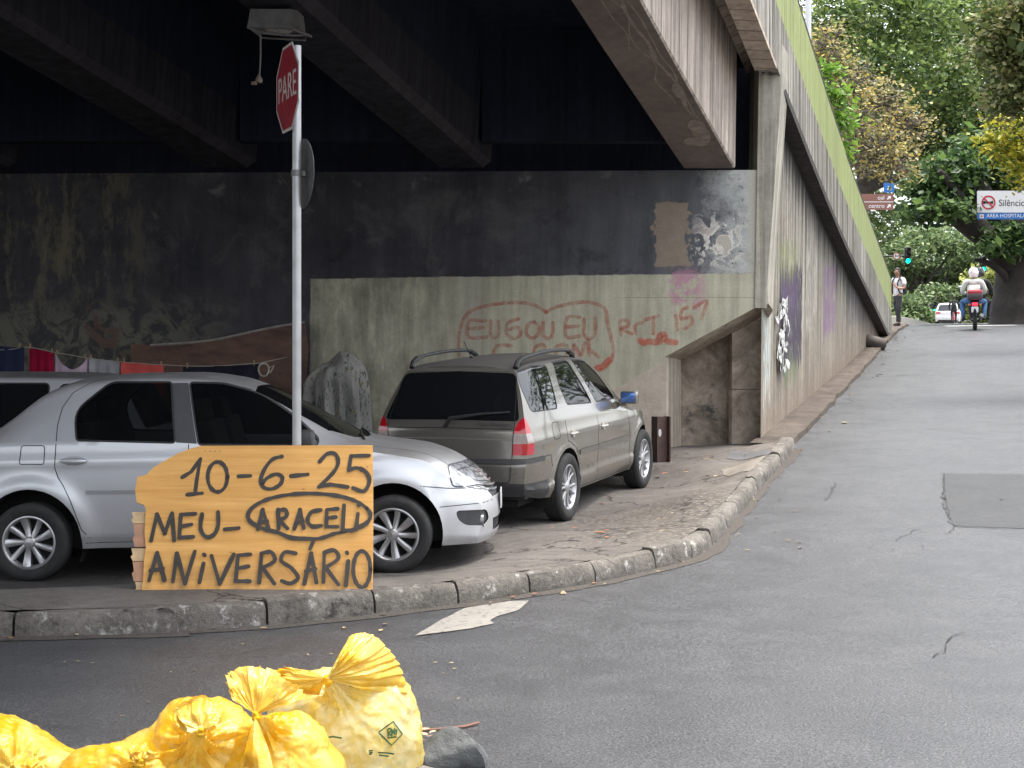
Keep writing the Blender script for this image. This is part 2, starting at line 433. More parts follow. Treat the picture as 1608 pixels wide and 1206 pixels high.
# dirt gutter along the kerb
rows = []
for i, p in enumerate(kpath):
    a = Vector(kpath[max(0, i-3)]); b = Vector(kpath[min(nk-1, i+3)]); d = (b-a).normalized(); nr = Vector((d.y, -d.x))
    wd = .07+.05*mnoise.noise(Vector((p.x*1.7, p.y*1.7, 3)))+.03*mnoise.noise(Vector((p.x*7, p.y*7, 3)))
    rows.append([Vector((q.x, q.y, road_z(q.x, q.y)+h)) for q, h in ((p-nr*.02, .014), (p+nr*wd*.5, .009), (p+nr*wd, .004))])
s_ = Mat('gutter_grit'); g_ = s_.noise(s_.pos(), 60, 4, .7); s_.set(col=s_.mix(s_.mr(g_, .35, .65), (.045, .041, .038, 1), (.085, .076, .068, 1)), rough=.95, spec=.1); M_GRIT = s_.mat
mb = MB(); mb.grid(rows); mb.build('gutter_dirt', M_GRIT, kind='structure')
# narrow footway along the foot of the ramp wall
rows = []
for k in range(0, 60):
    t = -.6+k*.55; c = W0+U*t
    wd = interp([(-1, .40), (1, .44), (6, .40), (14, .38), (24, .32), (32, .3)], t)+.06*mnoise.noise(Vector((t*1.1, 0, 1)))
    row = []
    for j in range(6):
        in_ = -.05 if t < 23.4 else -7; q = c+PERP*(in_+(wd-in_)*j/5); row.append(Vector((q.x, q.y, road_z(q.x, q.y)+.075+.018*mnoise.noise(Vector((q.x*2.4, q.y*2.4, j))))))
    row.append(row[-1]+PERP*.012-Vector((0, 0, .10)))
    rows.append(row)
s_ = Mat('earthy_footway'); p_ = s_.pos(); g_ = s_.noise(p_, 2.2, 6, .7); h_ = s_.noise(p_, 30, 5, .75)
c_ = s_.mix(s_.mr(g_, .35, .65), (.055, .046, .040, 1), (.105, .088, .075, 1)); c_ = s_.mix(s_.mr(h_, .64, .72), c_, (.17, .14, .105, 1)); c_ = s_.mix(s_.mr(s_.noise(p_, 9, 5, .8), .42, .34), c_, (.035, .03, .026, 1))
s_.set(col=c_, rough=.95, spec=.15); s_.bump(h_, .7, .02); M_FOOT = s_.mat
mb = MB(); mb.grid(rows); mb.build('footway', M_FOOT, kind='structure')
# right-hand pavement beyond the frame edge, with kerb
rows = []
for t in (-14, -8, -3, 2, 8, 14, 20, 25, 29, 33, 38, 46, 60, 80):
    wdt = interp([(-14, 9), (10, 6.2), (28, 4.1), (80, 4.3)], t); row = []
    for o, h in ((0, 0), (.01, .13), (.15, .14), (1.5, .15), (6, .2), (30, .6)):
        q = W0+U*t+PERP*(wdt+o); row.append(Vector((q.x, q.y, road_z(q.x, q.y)+h)))
    rows.append(row)
mb = MB(); mb.grid(rows); mb.build('right_pavement', M_FOOT, kind='structure')
# repaired rectangle in the road, cracks, worn paint
def sheet(name, pxs, mat, h, kind='structure', sub=None, rag=0):
    pts = [ghit(*q) for q in pxs]; c = sum(pts, Vector())/len(pts); ring = []
    for a, b in zip(pts, pts[1:]+pts[:1]):
        n = max(2, int((b-a).length/.06))
        for k in range(n):
            q = a.lerp(b, k/n); r = rag*mnoise.noise(Vector((q.x*6, q.y*6, 5)))+rag*.6*mnoise.noise(Vector((q.x*19, q.y*19, 5))); q = q+(q-c).normalized()*r; ring.append(q)
    rows = []
    for k in range(6):
        rows.append([Vector((q.x, q.y, road_z(q.x, q.y)+h)) for q in (c.lerp(p, .02+.98*k/5) for p in ring)])
    m = MB(); m.grid(rows, closed=True); return m.build(name, mat, kind=kind)
sheet('road_patch', [(1481, 744), (1700, 746), (1700, 834), (1500, 828), (1482, 800)], M_PATCH, .006, rag=.05)
s_ = Mat('worn_road_paint'); p_ = s_.pos(); g_ = s_.noise(p_, 26, 5, .75); h_ = s_.noise(p_, 5, 4, .6)
s_.set(col=s_.mix(s_.mr(g_, .52, .66), s_.mix(h_, (.16, .15, .135, 1), (.25, .238, .21, 1)), (.09, .088, .085, 1)), rough=.8); M_PAINT = s_.mat
0 and sheet('stony_patch', [(1484, 786), (1520, 782), (1540, 790), (1528, 800), (1500, 808), (1486, 805)], pm('stony_fill', (.085, .08, .072), .95, .7, 38, .9, 60, world=True), .010, rag=.06)
sheet('road_marking', [(652, 1000), (690, 976), (730, 956), (800, 945), (831, 944), (815, 960), (780, 969), (770, 976), (776, 981), (740, 988)], M_PAINT, .005, rag=.012)
def lot_sheet(name, pxs, Yc, mat, rag=.03, h=.006):
    pts = []
    for q in pxs:
        Y = 9.0
        while Y < 19:
            p = P(q[0], q[1], Y)
            if p.z <= gz(p.x, p.y): break
            Y += .02
        pts.append(p)
    c = sum(pts, Vector())/len(pts); ring = []
    for a, b in zip(pts, pts[1:]+pts[:1]):
        for k in range(8):
            q = a.lerp(b, k/8); q = q+(q-c).normalized()*rag*(mnoise.noise(Vector((q.x*6, q.y*6, 5)))+.6*mnoise.noise(Vector((q.x*19, q.y*19, 5)))); ring.append(q)
    m = MB(); m.grid([[Vector((q.x, q.y, gz(q.x, q.y)+h)) for q in (c.lerp(p, .02+.98*k/8) for p in ring)] for k in range(9)], closed=True)
    return m.build(name, mat, kind='structure')
lot_sheet('cement_patch', [(1133, 738), (1205, 727), (1200, 740), (1178, 749), (1140, 750)], 16, pm('pale_cement', (.16, .143, .12), .9, .25, 8, .4, 40, world=True), .05)
lot_sheet('steel_cover', [(1148, 709), (1208, 706), (1206, 718), (1140, 721)], 17, pm('grey_cover', (.10, .10, .105), .6, .2, 10, .2, 60, world=True), .0)
mb = MB(); random.seed(8)
for line in ([(1520, 996), (1487, 1003), (1490, 1016), (1488, 1024), (1462, 1038)], [(1443, 832), (1412, 847), (1408, 852)], [(1448, 858), (1452, 866)], [(1398, 867), (1404, 862)], [(1310, 758), (1306, 775), (1294, 788)], [(1500, 826), (1487, 842)], [(1481, 744), (1484, 790), (1493, 826), (1540, 831), (1608, 834)]):
    pts = [ghit(*q) for q in line]; pp = []
    for a, b in zip(pts, pts[1:]):
        n = max(2, int((b-a).length/.05))
        for k in range(n):
            q = a.lerp(b, k/n); q = q+Vector((random.uniform(-1, 1), random.uniform(-1, 1), 0))*.02; pp.append(Vector((q.x, q.y, road_z(q.x, q.y)+.009)))
    mb.ribbon(pp, (0, 0, 1), [random.uniform(.003, .010) for _ in pp], cap=False)
mb.build('road_cracks', pm('crack_black', (.016, .016, .016), .95, .2), kind='structure')

# ---------------------------------------------------------------- concrete materials
def concrete(name, base, streak=.5, soot=0.0, scale=1.0, lines=None, warm=(.6, .5, .42)):
    s = Mat(name); p = s.pos(); q = s.sep(p)
    n1 = s.noise(p, .9*scale, 6, .65); n2 = s.noise(p, 7*scale, 6, .7); n3 = s.noise(p, 55, 3, .7)
    st = s.noise(s.vs(p, (5, 5, .22)), 1.4*scale, 5, .65); st2 = s.noise(s.vs(s.va(p, (5, 2, 1)), (11, 11, .12)), 1.1*scale, 4, .7)
    c = s.mix(s.mr(n1, .3, .7), (*[b*.75 for b in base], 1), (*[min(1, b*1.2) for b in base], 1))
    c = s.mulc(c, s.mr(st, .33, .66, 1-.75*streak, 1+.28*streak)); c = s.mulc(c, s.mr(st2, .45, .68, 1, 1-.85*streak))
    c = s.mulc(c, s.mr(n2, .25, .75, .82, 1.15)); c = s.mulc(c, s.mr(n3, .3, .7, .9, 1.08))
    if lines:
        axis, step, dark = lines; v = s.m('MULTIPLY', q[axis], 1/step); v = s.m('ADD', v, s.m('MULTIPLY', s.noise(p, .7, 2), .25)); fr = s.m('FRACT', v)
        ln = s.mr(s.m('ABSOLUTE', s.m('SUBTRACT', fr, .5)), .42, .5, 0, 1); c = s.mulc(c, s.mr(ln, 0, 1, 1, dark))
        pl = s.noise(s.comb(s.m('FLOOR', v), 0, 0), 3.7, 1); c = s.mulc(c, s.mr(pl, .3, .7, .72, 1.2))
        s.bump(s.m('ADD', s.m('MULTIPLY', ln, -1), s.m('MULTIPLY', n3, .3)), .5, .015)
    else: s.bump(s.m('ADD', n2, s.m('MULTIPLY', n3, .4)), .35, .012)
    if soot: c = s.mulc(c, 1-soot)
    s.set(col=c, rough=.9, spec=.2); return s.mat
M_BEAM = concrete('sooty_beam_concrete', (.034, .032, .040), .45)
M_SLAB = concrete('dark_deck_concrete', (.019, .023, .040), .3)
M_BEV = concrete('paler_beam_edge', (.048, .043, .050), .3)  # edge strip, paler than the beam underside
M_WEB = concrete('board_marked_concrete', (.56, .48, .41), .55, lines=(1, .42, .5))
M_SOF = concrete('board_marked_soffit', (.48, .40, .33), .3, lines=(1, .30, .4))
M_PARA = concrete('streaked_parapet_concrete', (.33, .31, .275), 1.15)
M_PIL = concrete('pale_pilaster_concrete', (.40, .375, .315), .5)
def green_mat():
    s = Mat('faded_green_paint'); p = s.pos(); st = s.noise(s.vs(p, (8, 8, .5)), 1.5, 5, .6); n = s.noise(p, 6, 5, .7)
    c = s.mix(s.mr(st, .3, .7), (.185, .22, .075, 1), (.28, .32, .13, 1)); c = s.mix(s.m('MULTIPLY', s.mr(s.noise(s.vs(p, (9, 9, .3)), 1, 4), .52, .68), .8), c, (.12, .15, .055, 1)); c = s.mix(s.m('MULTIPLY', s.mr(s.noise(s.va(p, (4, 4, 4)), 2.2, 6, .75), .60, .68), .5), c, (.27, .26, .20, 1)); c = s.mulc(c, s.mr(n, .3, .7, .88, 1.1))
    s.set(col=c, rough=.75, spec=.3); return s.mat
M_GREEN = green_mat()
M_SOOT_SHADE = concrete('mouldy_shade_black_concrete', (.06, .055, .052), .5)  # black grime; on the ledge it also paints in the shade underneath
def ramp_wall_mat():
    s = Mat('streaked_ramp_wall'); p = s.pos(); q = s.sep(p)
    t = s.m('ADD', s.m('MULTIPLY', s.m('SUBTRACT', q[0], W0.x), U.x), s.m('MULTIPLY', s.m('SUBTRACT', q[1], W0.y), U.y)); z = q[2]
    zl = s.m('SUBTRACT', z, s.m('MULTIPLY_ADD', t, .07, .5))          # height above the footway
    v2 = s.comb(t, 0, z)
    n1 = s.noise(v2, 1.0, 6, .65); n2 = s.noise(v2, 8, 6, .72); n3 = s.noise(v2, 50, 3, .7)
    st = s.noise(s.vs(v2, (3.2, 1, .16)), 1.3, 6, .7); st2 = s.noise(s.vs(s.va(v2, (9, 0, 0)), (7, 1, .13)), 1.3, 5, .7)
    c = s.mix(s.mr(n1, .3, .7), (.225, .205, .17, 1), (.37, .34, .285, 1))
    hi = s.mr(zl, .7, 2.4)                                            # runs of dirt start at the parapet
    c = s.mulc(c, s.mr(st, .36, .62, .5, 1.2)); c = s.mix(s.m('MULTIPLY', s.mr(st2, .50, .62), s.mr(hi, 0, 1, .35, .9)), c, (.035, .032, .032, 1))
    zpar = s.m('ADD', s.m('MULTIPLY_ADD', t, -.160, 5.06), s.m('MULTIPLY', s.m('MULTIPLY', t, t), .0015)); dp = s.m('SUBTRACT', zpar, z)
    mould_shade = s.mr(s.m('ADD', dp, s.mr(st, .3, .7, -.35, .35)), .75, .25); c = s.mix(s.m('MULTIPLY', mould_shade, .93), c, (.022, .021, .022, 1))  # wall top darkened: staining plus painted shade of the overhang
    c = s.mix(s.m('MULTIPLY', s.mr(zl, 1.25, .1), .7), c, (.19, .145, .11, 1))     # earth splash at the foot
    c = s.mulc(c, s.mr(n2, .25, .75, .75, 1.2)); c = s.mulc(c, s.mr(n3, .3, .7, .9, 1.1))
    def spray(t0, t1, z0, z1, col, thr, w2=1.0):
        nonlocal c
        jag = s.noise(s.vs(v2, (14, 1, .5)), 1.1, 3, .6); zz = s.m('ADD', zl, s.mr(jag, .2, .8, -.3, .3))
        m = s.m('MULTIPLY', s.band(s.m('ADD', t, s.mr(s.noise(v2, 6, 3), .3, .7, -.05, .05)), t0, t1, .04), s.band(zz, z0, z1, .05))
        k = s.noise(s.vs(s.va(v2, (t0, 0, 3)), (9, 1, 1.6)), 1.8, 4, .6); m = s.m('MULTIPLY', m, s.mr(k, thr-.06, thr+.06)); c = s.mix(s.m('MULTIPLY', m, w2), c, col)
    spray(1.7, 4.3, .75, 2.15, (.050, .042, .062, 1), .40)
    spray(2.0, 3.7, 1.5, 2.1, (.085, .06, .11, 1), .47)
    spray(1.6, 3.6, 2.0, 2.5, (.14, .17, .055, 1), .52)
    spray(2.2, 3.8, .55, .9, (.10, .15, .065, 1), .52)
    spray(.15, .85, .5, 1.9, (.42, .46, .44, 1), .53)
    spray(.25, .7, .8, 1.5, (.22, .33, .37, 1), .58)
    spray(4.8, 5.4, 1.1, 2.6, (.38, .36, .32, 1), .52)
    spray(7.5, 9.6, .9, 2.1, (.17, .10, .19, 1), .46, .8)
    spray(5.9, 6.4, 1.4, 2.4, (.36, .34, .31, 1), .5)
    spray(12, 16, .8, 1.6, (.10, .09, .10, 1), .5, .8)
    s.set(col=c, rough=.9, spec=.2); s.bump(s.m('ADD', n2, s.m('MULTIPLY', n3, .4)), .4, .012); return s.mat
M_RAMP = ramp_wall_mat()
def front_wall_mat():
    s = Mat('sooty_painted_abutment'); p = s.pos(); q = s.sep(p); x, z = q[0], q[2]; v = s.comb(x, 0, z)
    n1 = s.noise(v, 1.1, 6, .65); n2 = s.noise(v, 6, 6, .7); n3 = s.noise(v, 45, 3, .7); wob = s.mr(s.noise(v, 3, 4, .7), .3, .7, -.025, .025)
    st = s.noise(s.vs(v, (3.5, 1, .3)), 1.3, 6, .68); st2 = s.noise(s.vs(s.va(v, (3, 0, 8)), (5, 1, .35)), 1.3, 6, .7)
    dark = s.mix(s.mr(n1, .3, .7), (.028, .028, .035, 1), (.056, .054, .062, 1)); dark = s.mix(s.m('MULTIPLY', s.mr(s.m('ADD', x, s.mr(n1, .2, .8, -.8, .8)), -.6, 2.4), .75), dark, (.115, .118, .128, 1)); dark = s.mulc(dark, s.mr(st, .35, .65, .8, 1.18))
    dark = s.mix(s.m('MULTIPLY', s.mr(s.noise(v, 2.3, 6, .72, .6), .60, .70), s.mr(z, 2.6, 3.8, .1, .8)), dark, (.16, .155, .15, 1))   # scuffed spots near the top
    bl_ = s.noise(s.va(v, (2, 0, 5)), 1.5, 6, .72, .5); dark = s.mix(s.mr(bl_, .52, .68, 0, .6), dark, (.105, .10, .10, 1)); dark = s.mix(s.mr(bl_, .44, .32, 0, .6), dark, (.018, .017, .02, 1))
    old = s.m('MULTIPLY', s.mr(x, -4.2, -5.0), s.mr(s.noise(s.vs(v, (2.2, 1, .7)), 1.7, 6, .7), .5, .6)); old = s.m('MULTIPLY', old, s.mr(z, 1.6, 2.4))
    dark = s.mix(s.m('MULTIPLY', old, .8), dark, (.13, .12, .08, 1))                                                        # old ochre plaster at the left
    mural = s.m('MULTIPLY', s.mr(x, -3.2, -4.3), s.mr(z, 2.5, 2.0)); mc = s.mix(s.mr(s.noise(v, 3.1, 5, .7, 1.5), .44, .56), (.04, .04, .042, 1), (.12, .115, .09, 1))
    mc = s.mix(s.mr(s.noise(s.va(v, (4, 0, 2)), 2.4, 4, .7, 1), .6, .66), mc, (.11, .065, .05, 1)); dark = s.mix(s.m('MULTIPLY', mural, .85), dark, mc)
    # pale weathered strip towards the corner
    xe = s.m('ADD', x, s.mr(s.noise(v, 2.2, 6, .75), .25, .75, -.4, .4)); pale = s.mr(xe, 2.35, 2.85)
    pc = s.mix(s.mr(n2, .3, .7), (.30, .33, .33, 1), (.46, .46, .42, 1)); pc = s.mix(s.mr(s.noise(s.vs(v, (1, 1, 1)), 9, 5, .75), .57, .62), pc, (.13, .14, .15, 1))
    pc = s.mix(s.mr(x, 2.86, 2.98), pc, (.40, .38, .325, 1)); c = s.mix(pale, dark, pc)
    peel = s.m('MULTIPLY', s.band(s.m('ADD', x, wob), 2.3, 2.85, .12), s.band(s.m('ADD', z, wob), 2.75, 3.3, .15)); pn = s.noise(s.va(v, (1.5, 0, .3)), 4.2, 6, .7, .8)
    c = s.mix(s.m('MULTIPLY', peel, s.mr(pn, .5, .54)), c, (.42, .38, .33, 1)); c = s.mix(s.m('MULTIPLY', peel, s.m('MULTIPLY', s.mr(pn, .50, .53), s.mr(pn, .58, .55))), c, (.62, .60, .55, 1))
    brn = s.m('MULTIPLY', s.band(s.m('ADD', x, s.mr(s.noise(v, 9, 4), .3, .7, -.06, .1)), 1.79, 2.2, .008), s.band(s.m('ADD', z, wob), 2.72, 3.5, .01)); c = s.mix(brn, c, s.mix(n2, (.15, .12, .095, 1), (.28, .23, .18, 1)))
    # olive-grey painted band
    ol = s.mix(s.mr(n1, .3, .7), (.33, .315, .235, 1), (.44, .42, .32, 1)); ol = s.mulc(ol, s.mr(st2, .33, .62, .7, 1.12)); ol = s.mulc(ol, s.mr(n2, .3, .7, .9, 1.08))
    lf = s.m('MULTIPLY', s.mr(x, .2, -1.6), s.mr(s.noise(s.vs(v, (1.6, 1, .7)), 1.3, 6, .72), .42, .58)); ol = s.mix(s.m('MULTIPLY', lf, .62), ol, (.085, .083, .07, 1))
    ol = s.mix(s.m('MULTIPLY', s.band(x, -2.0, -.9, .3), s.m('MULTIPLY', s.band(z, 1.2, 2.1, .3), s.mr(s.noise(v, 4.3, 6, .75, .7), .56, .64))), ol, (.30, .29, .26, 1))
    ol = s.mix(s.m('MULTIPLY', s.band(x, -.62, -.38, .06), s.mr(z, 1.2, 2.6, .2, .5)), ol, (.30, .29, .25, 1))
    om = s.m('MULTIPLY', s.mr(s.m('ADD', x, s.m('MULTIPLY', wob, .4)), -2.50, -2.485), s.mr(s.m('ADD', z, s.m('ADD', s.m('MULTIPLY', wob, .4), s.m('MULTIPLY', x, -.012))), 2.60, 2.585)); om = s.m('MULTIPLY', om, s.mr(x, 2.99, 2.97))
    c = s.mix(om, c, ol)
    # unpainted brownish concrete under the slanting line
    dl = s.m('ADD', z, s.m('MULTIPLY', x, -.55)); un = s.m('MULTIPLY', s.mr(s.m('ADD', dl, s.m('MULTIPLY', wob, .8)), .52, .50), s.mr(x, .5, .9))
    c = s.mix(un, c, s.mix(s.mr(n2, .3, .7), (.33, .27, .215, 1), (.46, .40, .33, 1)))
    # pink splotch
    pk = s.m('MULTIPLY', s.band(x, 1.96, 2.34, .07), s.band(z, 2.2, 2.66, .08)); pk = s.m('MULTIPLY', pk, s.mr(s.noise(s.va(v, (.4, 0, 0)), 5.2, 5, .7), .47, .53)); c = s.mix(s.m('MULTIPLY', pk, .8), c, (.40, .19, .27, 1))
    jt = s.m('MULTIPLY', s.band(z, 2.325, 2.335, .003), s.mr(x, 1.2, 1.4)); c = s.mulc(c, s.mr(jt, 0, 1, 1, .7))
    ho = s.vor(v, 1.7); c = s.mulc(c, s.mr(ho, .018, .03, .15, 1))     # tie-bolt holes
    c = s.mulc(c, s.mr(n3, .3, .7, .88, 1.1))
    s.set(col=c, rough=.88, spec=.22); s.bump(s.m('ADD', n2, s.m('MULTIPLY', n3, .4)), .3, .01); return s.mat
M_FRONT = front_wall_mat()
def recess_mat():
    s = Mat('stained_recess_concrete'); p = s.pos(); q = s.sep(p); v = s.comb(q[0], s.m('MULTIPLY', q[1], .5), q[2])
    n1 = s.noise(v, 2.2, 6, .7, .6); n2 = s.noise(v, 12, 6, .7)
    c = s.mix(s.mr(n1, .38, .6), (.20, .165, .13, 1), (.42, .355, .285, 1)); c = s.mix(s.mr(s.noise(s.va(v, (4, 1, 0)), 1.7, 6, .7), .60, .68), c, (.08, .08, .075, 1)); c = s.mulc(c, s.mr(n2, .25, .75, .7, 1.25))
    s.set(col=c, rough=.92, spec=.2); s.bump(n2, .4, .015); return s.mat
M_REC = recess_mat()

# ---------------------------------------------------------------- abutment, ramp wall, bridge deck
YW = 19.0
ab = thing('bridge_abutment', (0, YW, .1), 'concrete abutment wall under the overpass with olive paint band and red graffiti', 'wall')
mb = MB()
front = [Vector((-14, YW, -.5)), Vector((1.9, YW, -.5)), P(1045, 700, YW)*1, P(1045, 560, YW), P(1120, 519, YW), P(1190, 481, YW), P(1207, 477, YW), P(1203, 400, YW), P(1190, 262, YW), Vector((-14, YW, 3.82))]
front[2] = Vector((P(1045, 700, YW).x, YW, -.5)); front.pop(1)
NG = MB()
# fan the front face into a fine enough grid by columns
xs = [-14+(k*.5) for k in range(33)]
def top_at(x): return lerp(3.82, 3.905, (x+14)/17.0)
xj = P(1045, 700, YW).x; xt = P(1207, 477, YW).x
def low_at(x):
    if x <= xj+1e-6: return -.5
    return interp([(xj, P(1045, 560, YW).z), (P(1120, 519, YW).x, P(1120, 519, YW).z), (P(1190, 481, YW).x, P(1190, 481, YW).z), (xt, P(1207, 477, YW).z)], x)
cols = [x for x in xs if x < xj]+[xj]
rowsA = [[Vector((x, YW, lerp(-.5, top_at(x), k/8))) for x in cols] for k in range(9)]
NG.grid(rowsA, sm=False)
cols = [xj, P(1120, 519, YW).x, 2.75, P(1190, 481, YW).x, xt]
rowsB = [[Vector((x if x < 3.05 else lerp(x, 3.045, k/8), YW, lerp(P(1045, 560, YW).z if x == xj else low_at(x), top_at(x), k/8))) for x in cols] for k in range(9)]
NG.grid(rowsB, sm=False)
# top shelf and back wall above it
NG.quad(Vector((-14, YW, 3.82)), Vector((3.05, YW, 3.905)), Vector((3.05, YW+.9, 3.905)), Vector((-14, YW+.9, 3.82)))
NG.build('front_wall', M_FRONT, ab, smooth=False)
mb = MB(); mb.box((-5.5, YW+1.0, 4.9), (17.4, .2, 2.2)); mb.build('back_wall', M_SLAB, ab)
# splayed recess
YR = YW+.5
mb = MB()
jb = [P(1045, 700, YW), P(1045, 560, YW), P(1069, 565, YR), P(1069, 700, YR)]; jb[0].z = -.3; jb[3].z = -.3
mb.quad(*jb)
mb.build('recess_jamb', concrete('recess_jamb_concrete', (.50, .44, .36), .5), ab)
mb = MB(); mb.quad(P(1045, 560, YW), P(1120, 519, YW), P(1134, 531, YR), P(1069, 565, YR)); mb.quad(P(1120, 519, YW), P(1190, 481, YW), P(1188, 503, YR), P(1134, 531, YR)); mb.quad(P(1190, 481, YW), P(1207, 477, YW), P(1200, 496, YR), P(1188, 503, YR))
mb.quad(P(1207, 477, YW), P(1214, 487, YW+.12), P(1207, 499, YR), P(1200, 496, YR))
mb.build('recess_lintel', concrete('recess_lintel_concrete', (.46, .39, .31), .4), ab)
mb = MB()
YD = YR+.45; bp = [P(1030, 720, YD), P(1150, 720, YD), P(1150, 500, YD), P(1030, 560, YD)]; mb.prism(bp, (0, .3, 0)); a_, b_ = P(1069, 565, YR), P(1150, 522.5, YR); mb.quad(a_, b_, b_+Vector((0, .45, 0)), a_+Vector((0, .45, 0)))
bp = [P(1149.5, 720, YR-.03), P(1197, 720, YR-.03), P(1201, 612, YR-.03), P(1149.5, 612, YR-.03)]; mb.prism(bp, (0, .33, 0))
bp = [P(1149.5, 610.5, YR-.02), P(1201, 610.5, YR-.02), P(1204, 496, YR-.02), P(1149.5, 523, YR-.02)]; mb.prism(bp, (0, .33, 0))
mb.build('recess_back', M_REC, ab)
# ramp: profile of the parapet's lower edge along t
ZPT = [(-40, 8.2), (-16, 7.2), (-8, 6.34), (-4, 5.70), (0, 5.06), (4, 4.43), (8, 3.85), (12, 3.36), (16, 2.92), (22, 2.24), (25, 1.9), (34, 1.0)]
def zp(t): return sinterp(ZPT, t)
def rp(t, o, z): return W0+U*t+PERP*o+Vector((0, 0, z))
rw = thing('ramp_wall', (W0.x, W0.y, .5), 'streaked grey ramp wall with purple graffiti beside the uphill road', 'wall')
ts = [-.02+k*.5 for k in range(48)]
rows = []
for k in range(13):
    row = []
    for t in ts:
        z0 = road_z(*(W0+U*t).xy)-.3; z1 = zp(t)+.02; row.append(rp(t, lerp(0, .04, k/12), lerp(z0, z1, k/12)))
    rows.append(row)
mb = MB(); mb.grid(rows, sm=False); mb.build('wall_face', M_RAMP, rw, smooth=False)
mb = MB()     # pilaster at the corner
pz = [(.3, 2.98, 3.075, .5), (2.0, 3.0, 3.13, .5), (2.2, 2.995, 3.135, -.012), (2.75, 3.005, 3.165, -.012), (4.2, 3.03, 3.27, -.02), (5.1, 3.04, 3.33, -.05), (5.45, 3.04, 3.33, -.05)]
rows = []
for (z, xa, xb, dy) in pz: rows.append([Vector((xa, YW+dy-.01, z)), Vector((xb, YW+dy-.01, z)), Vector((xb+.2, YW+dy+.7, z)), Vector((xa, YW+dy+.7, z))])
rows = rows[2:]
mb.grid(rows, closed=True, sm=False); mb.add(rows[0], [(0, 1, 2, 3)]); mb.add(rows[-1], [(0, 1, 2, 3)]); mb.build('corner_pilaster', M_PIL, rw)
# torn white posters near the corner
mb = MB(); random.seed(3)
for k in range(46):
    t = random.uniform(1.35, 2.2)+.25*math.sin(k*.5); zz = lerp(1.42, 2.35, k/45); c = rp(t, .035, zz); a = random.uniform(.05, .20); b = random.uniform(.03, .13)
    pts = [c+U*(a*math.cos(q)*random.uniform(.4, 1))+Vector((0, 0, b*math.sin(q)*random.uniform(.15, 1.6)))+PERP*random.uniform(.0, .035) for q in [j*2*math.pi/7+k for j in range(7)]]
    mb.add(pts, [tuple(range(7))])
mb.build('torn_poster', pm('torn_paper', (.42, .42, .40), .9, .6, 14, world=True), rw)
# overpass
br = thing('overpass', (2.0, 12, 4.6), 'dark concrete overpass with heavy beams and a green topped parapet above the parked cars', 'bridge')
def zb(Y):
    t = (Y-YW)/U.y; return zp(t)-5.06
def along(sec, Ys, mbx, mi=0, shear=True):      # extrude an X-Z section (given at Y=YW) along the bridge axis
    rows = [[Vector((x+(Y-YW)*U.x/U.y, Y, z+zb(Y))) for (x, z) in sec] for Y in Ys]
    mbx.grid(rows, mi, sm=False, closed=True)
    mbx.add(rows[0], [tuple(range(len(sec)))], mi); mbx.add(rows[-1], [tuple(range(len(sec)))[::-1]], mi)
YSB = [18.98, 18.0, 16.5, 15, 13.5, 12, 10.5, 9, 6, 3, 0, -4, -9, -14]
YSD = [19.8]+YSB[1:]
def along2(sec, Ys, mbx, split):
    rows = [[Vector((x+(Y-YW)*U.x/U.y, Y, z+zb(Y))) for (x, z) in sec] for Y in Ys]; n = len(sec)
    for i in range(len(rows)-1):
        for k in range(n):
            a, b, c, d = rows[i][k], rows[i][(k+1) % n], rows[i+1][(k+1) % n], rows[i+1][k]
            mbx.quad(a, b, c, d, split(k))
    mbx.add(rows[0], [tuple(range(n))], split(0)); mbx.add(rows[-1], [tuple(range(n))[::-1]], split(0))
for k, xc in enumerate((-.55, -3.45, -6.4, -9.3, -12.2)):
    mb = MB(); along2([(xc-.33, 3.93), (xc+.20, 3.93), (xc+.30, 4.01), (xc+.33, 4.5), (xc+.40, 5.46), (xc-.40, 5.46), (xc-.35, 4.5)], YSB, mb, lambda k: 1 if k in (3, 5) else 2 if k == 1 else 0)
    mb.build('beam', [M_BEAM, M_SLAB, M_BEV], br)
eb = thing
mb = MB(); sec = [(2.13, 3.92), (2.74, 3.92), (2.76, 3.94), (2.78, 5.40), (2.4, 5.46), (2.05, 5.46)]
along2(sec, YSB, mb, lambda k: 1 if k in (1, 2) else 0)
mb.build('edge_beam', [concrete('smoked_edge_beam', (.20, .165, .145), .15), M_WEB], br)
# white drips of lime on the edge beam's underside
mb = MB(); random.seed(12)
def under(x, Y): return Vector((x+(Y-YW)*U.x/U.y, Y, 3.92+zb(Y)-.004))
for (x0, amp, y0, y1, wd) in ((2.60, .05, 12.6, 17.0, .045), (2.50, .06, 13.0, 16.6, .02), (2.66, .03, 13.5, 17.4, .02), (2.42, .05, 12.4, 15.0, .014)):
    pts = [under(x0+amp*mnoise.noise(Vector((Y*1.7, x0*9, 0)))*1.6, Y) for Y in [lerp(y0, y1, k/50) for k in range(51)]]
    mb.ribbon(pts, (0, 0, -1), [wd*(.5+abs(mnoise.noise(Vector((k*.3, x0, 2))))*1.6) for k in range(51)], cap=False)
for (x0, Y0, rx, ry) in ((2.60, 17.5, .1, .35), (2.48, 17.9, .14, .16), (2.62, 16.2, .06, .3)):
    ring = [under(x0+rx*math.cos(q)*(1+.5*mnoise.noise(Vector((math.cos(q)*2, math.sin(q)*2, Y0)))), Y0+ry*math.sin(q)*(1+.5*mnoise.noise(Vector((math.sin(q)*2, Y0, 1))))) for q in [j*math.pi/12 for j in range(24)]]
    mb.add(ring, [tuple(range(24))])
mb.build('lime_stain', pm('lime_stain_paint', (.27, .23, .19), .9, .4, 9, world=True), br)
mb = MB(); along([(-14.5, 5.45), (2.78, 5.45), (2.78, 5.75), (-14.5, 5.75)], YSD, mb); mb.build('deck_slab', M_SLAB, br)
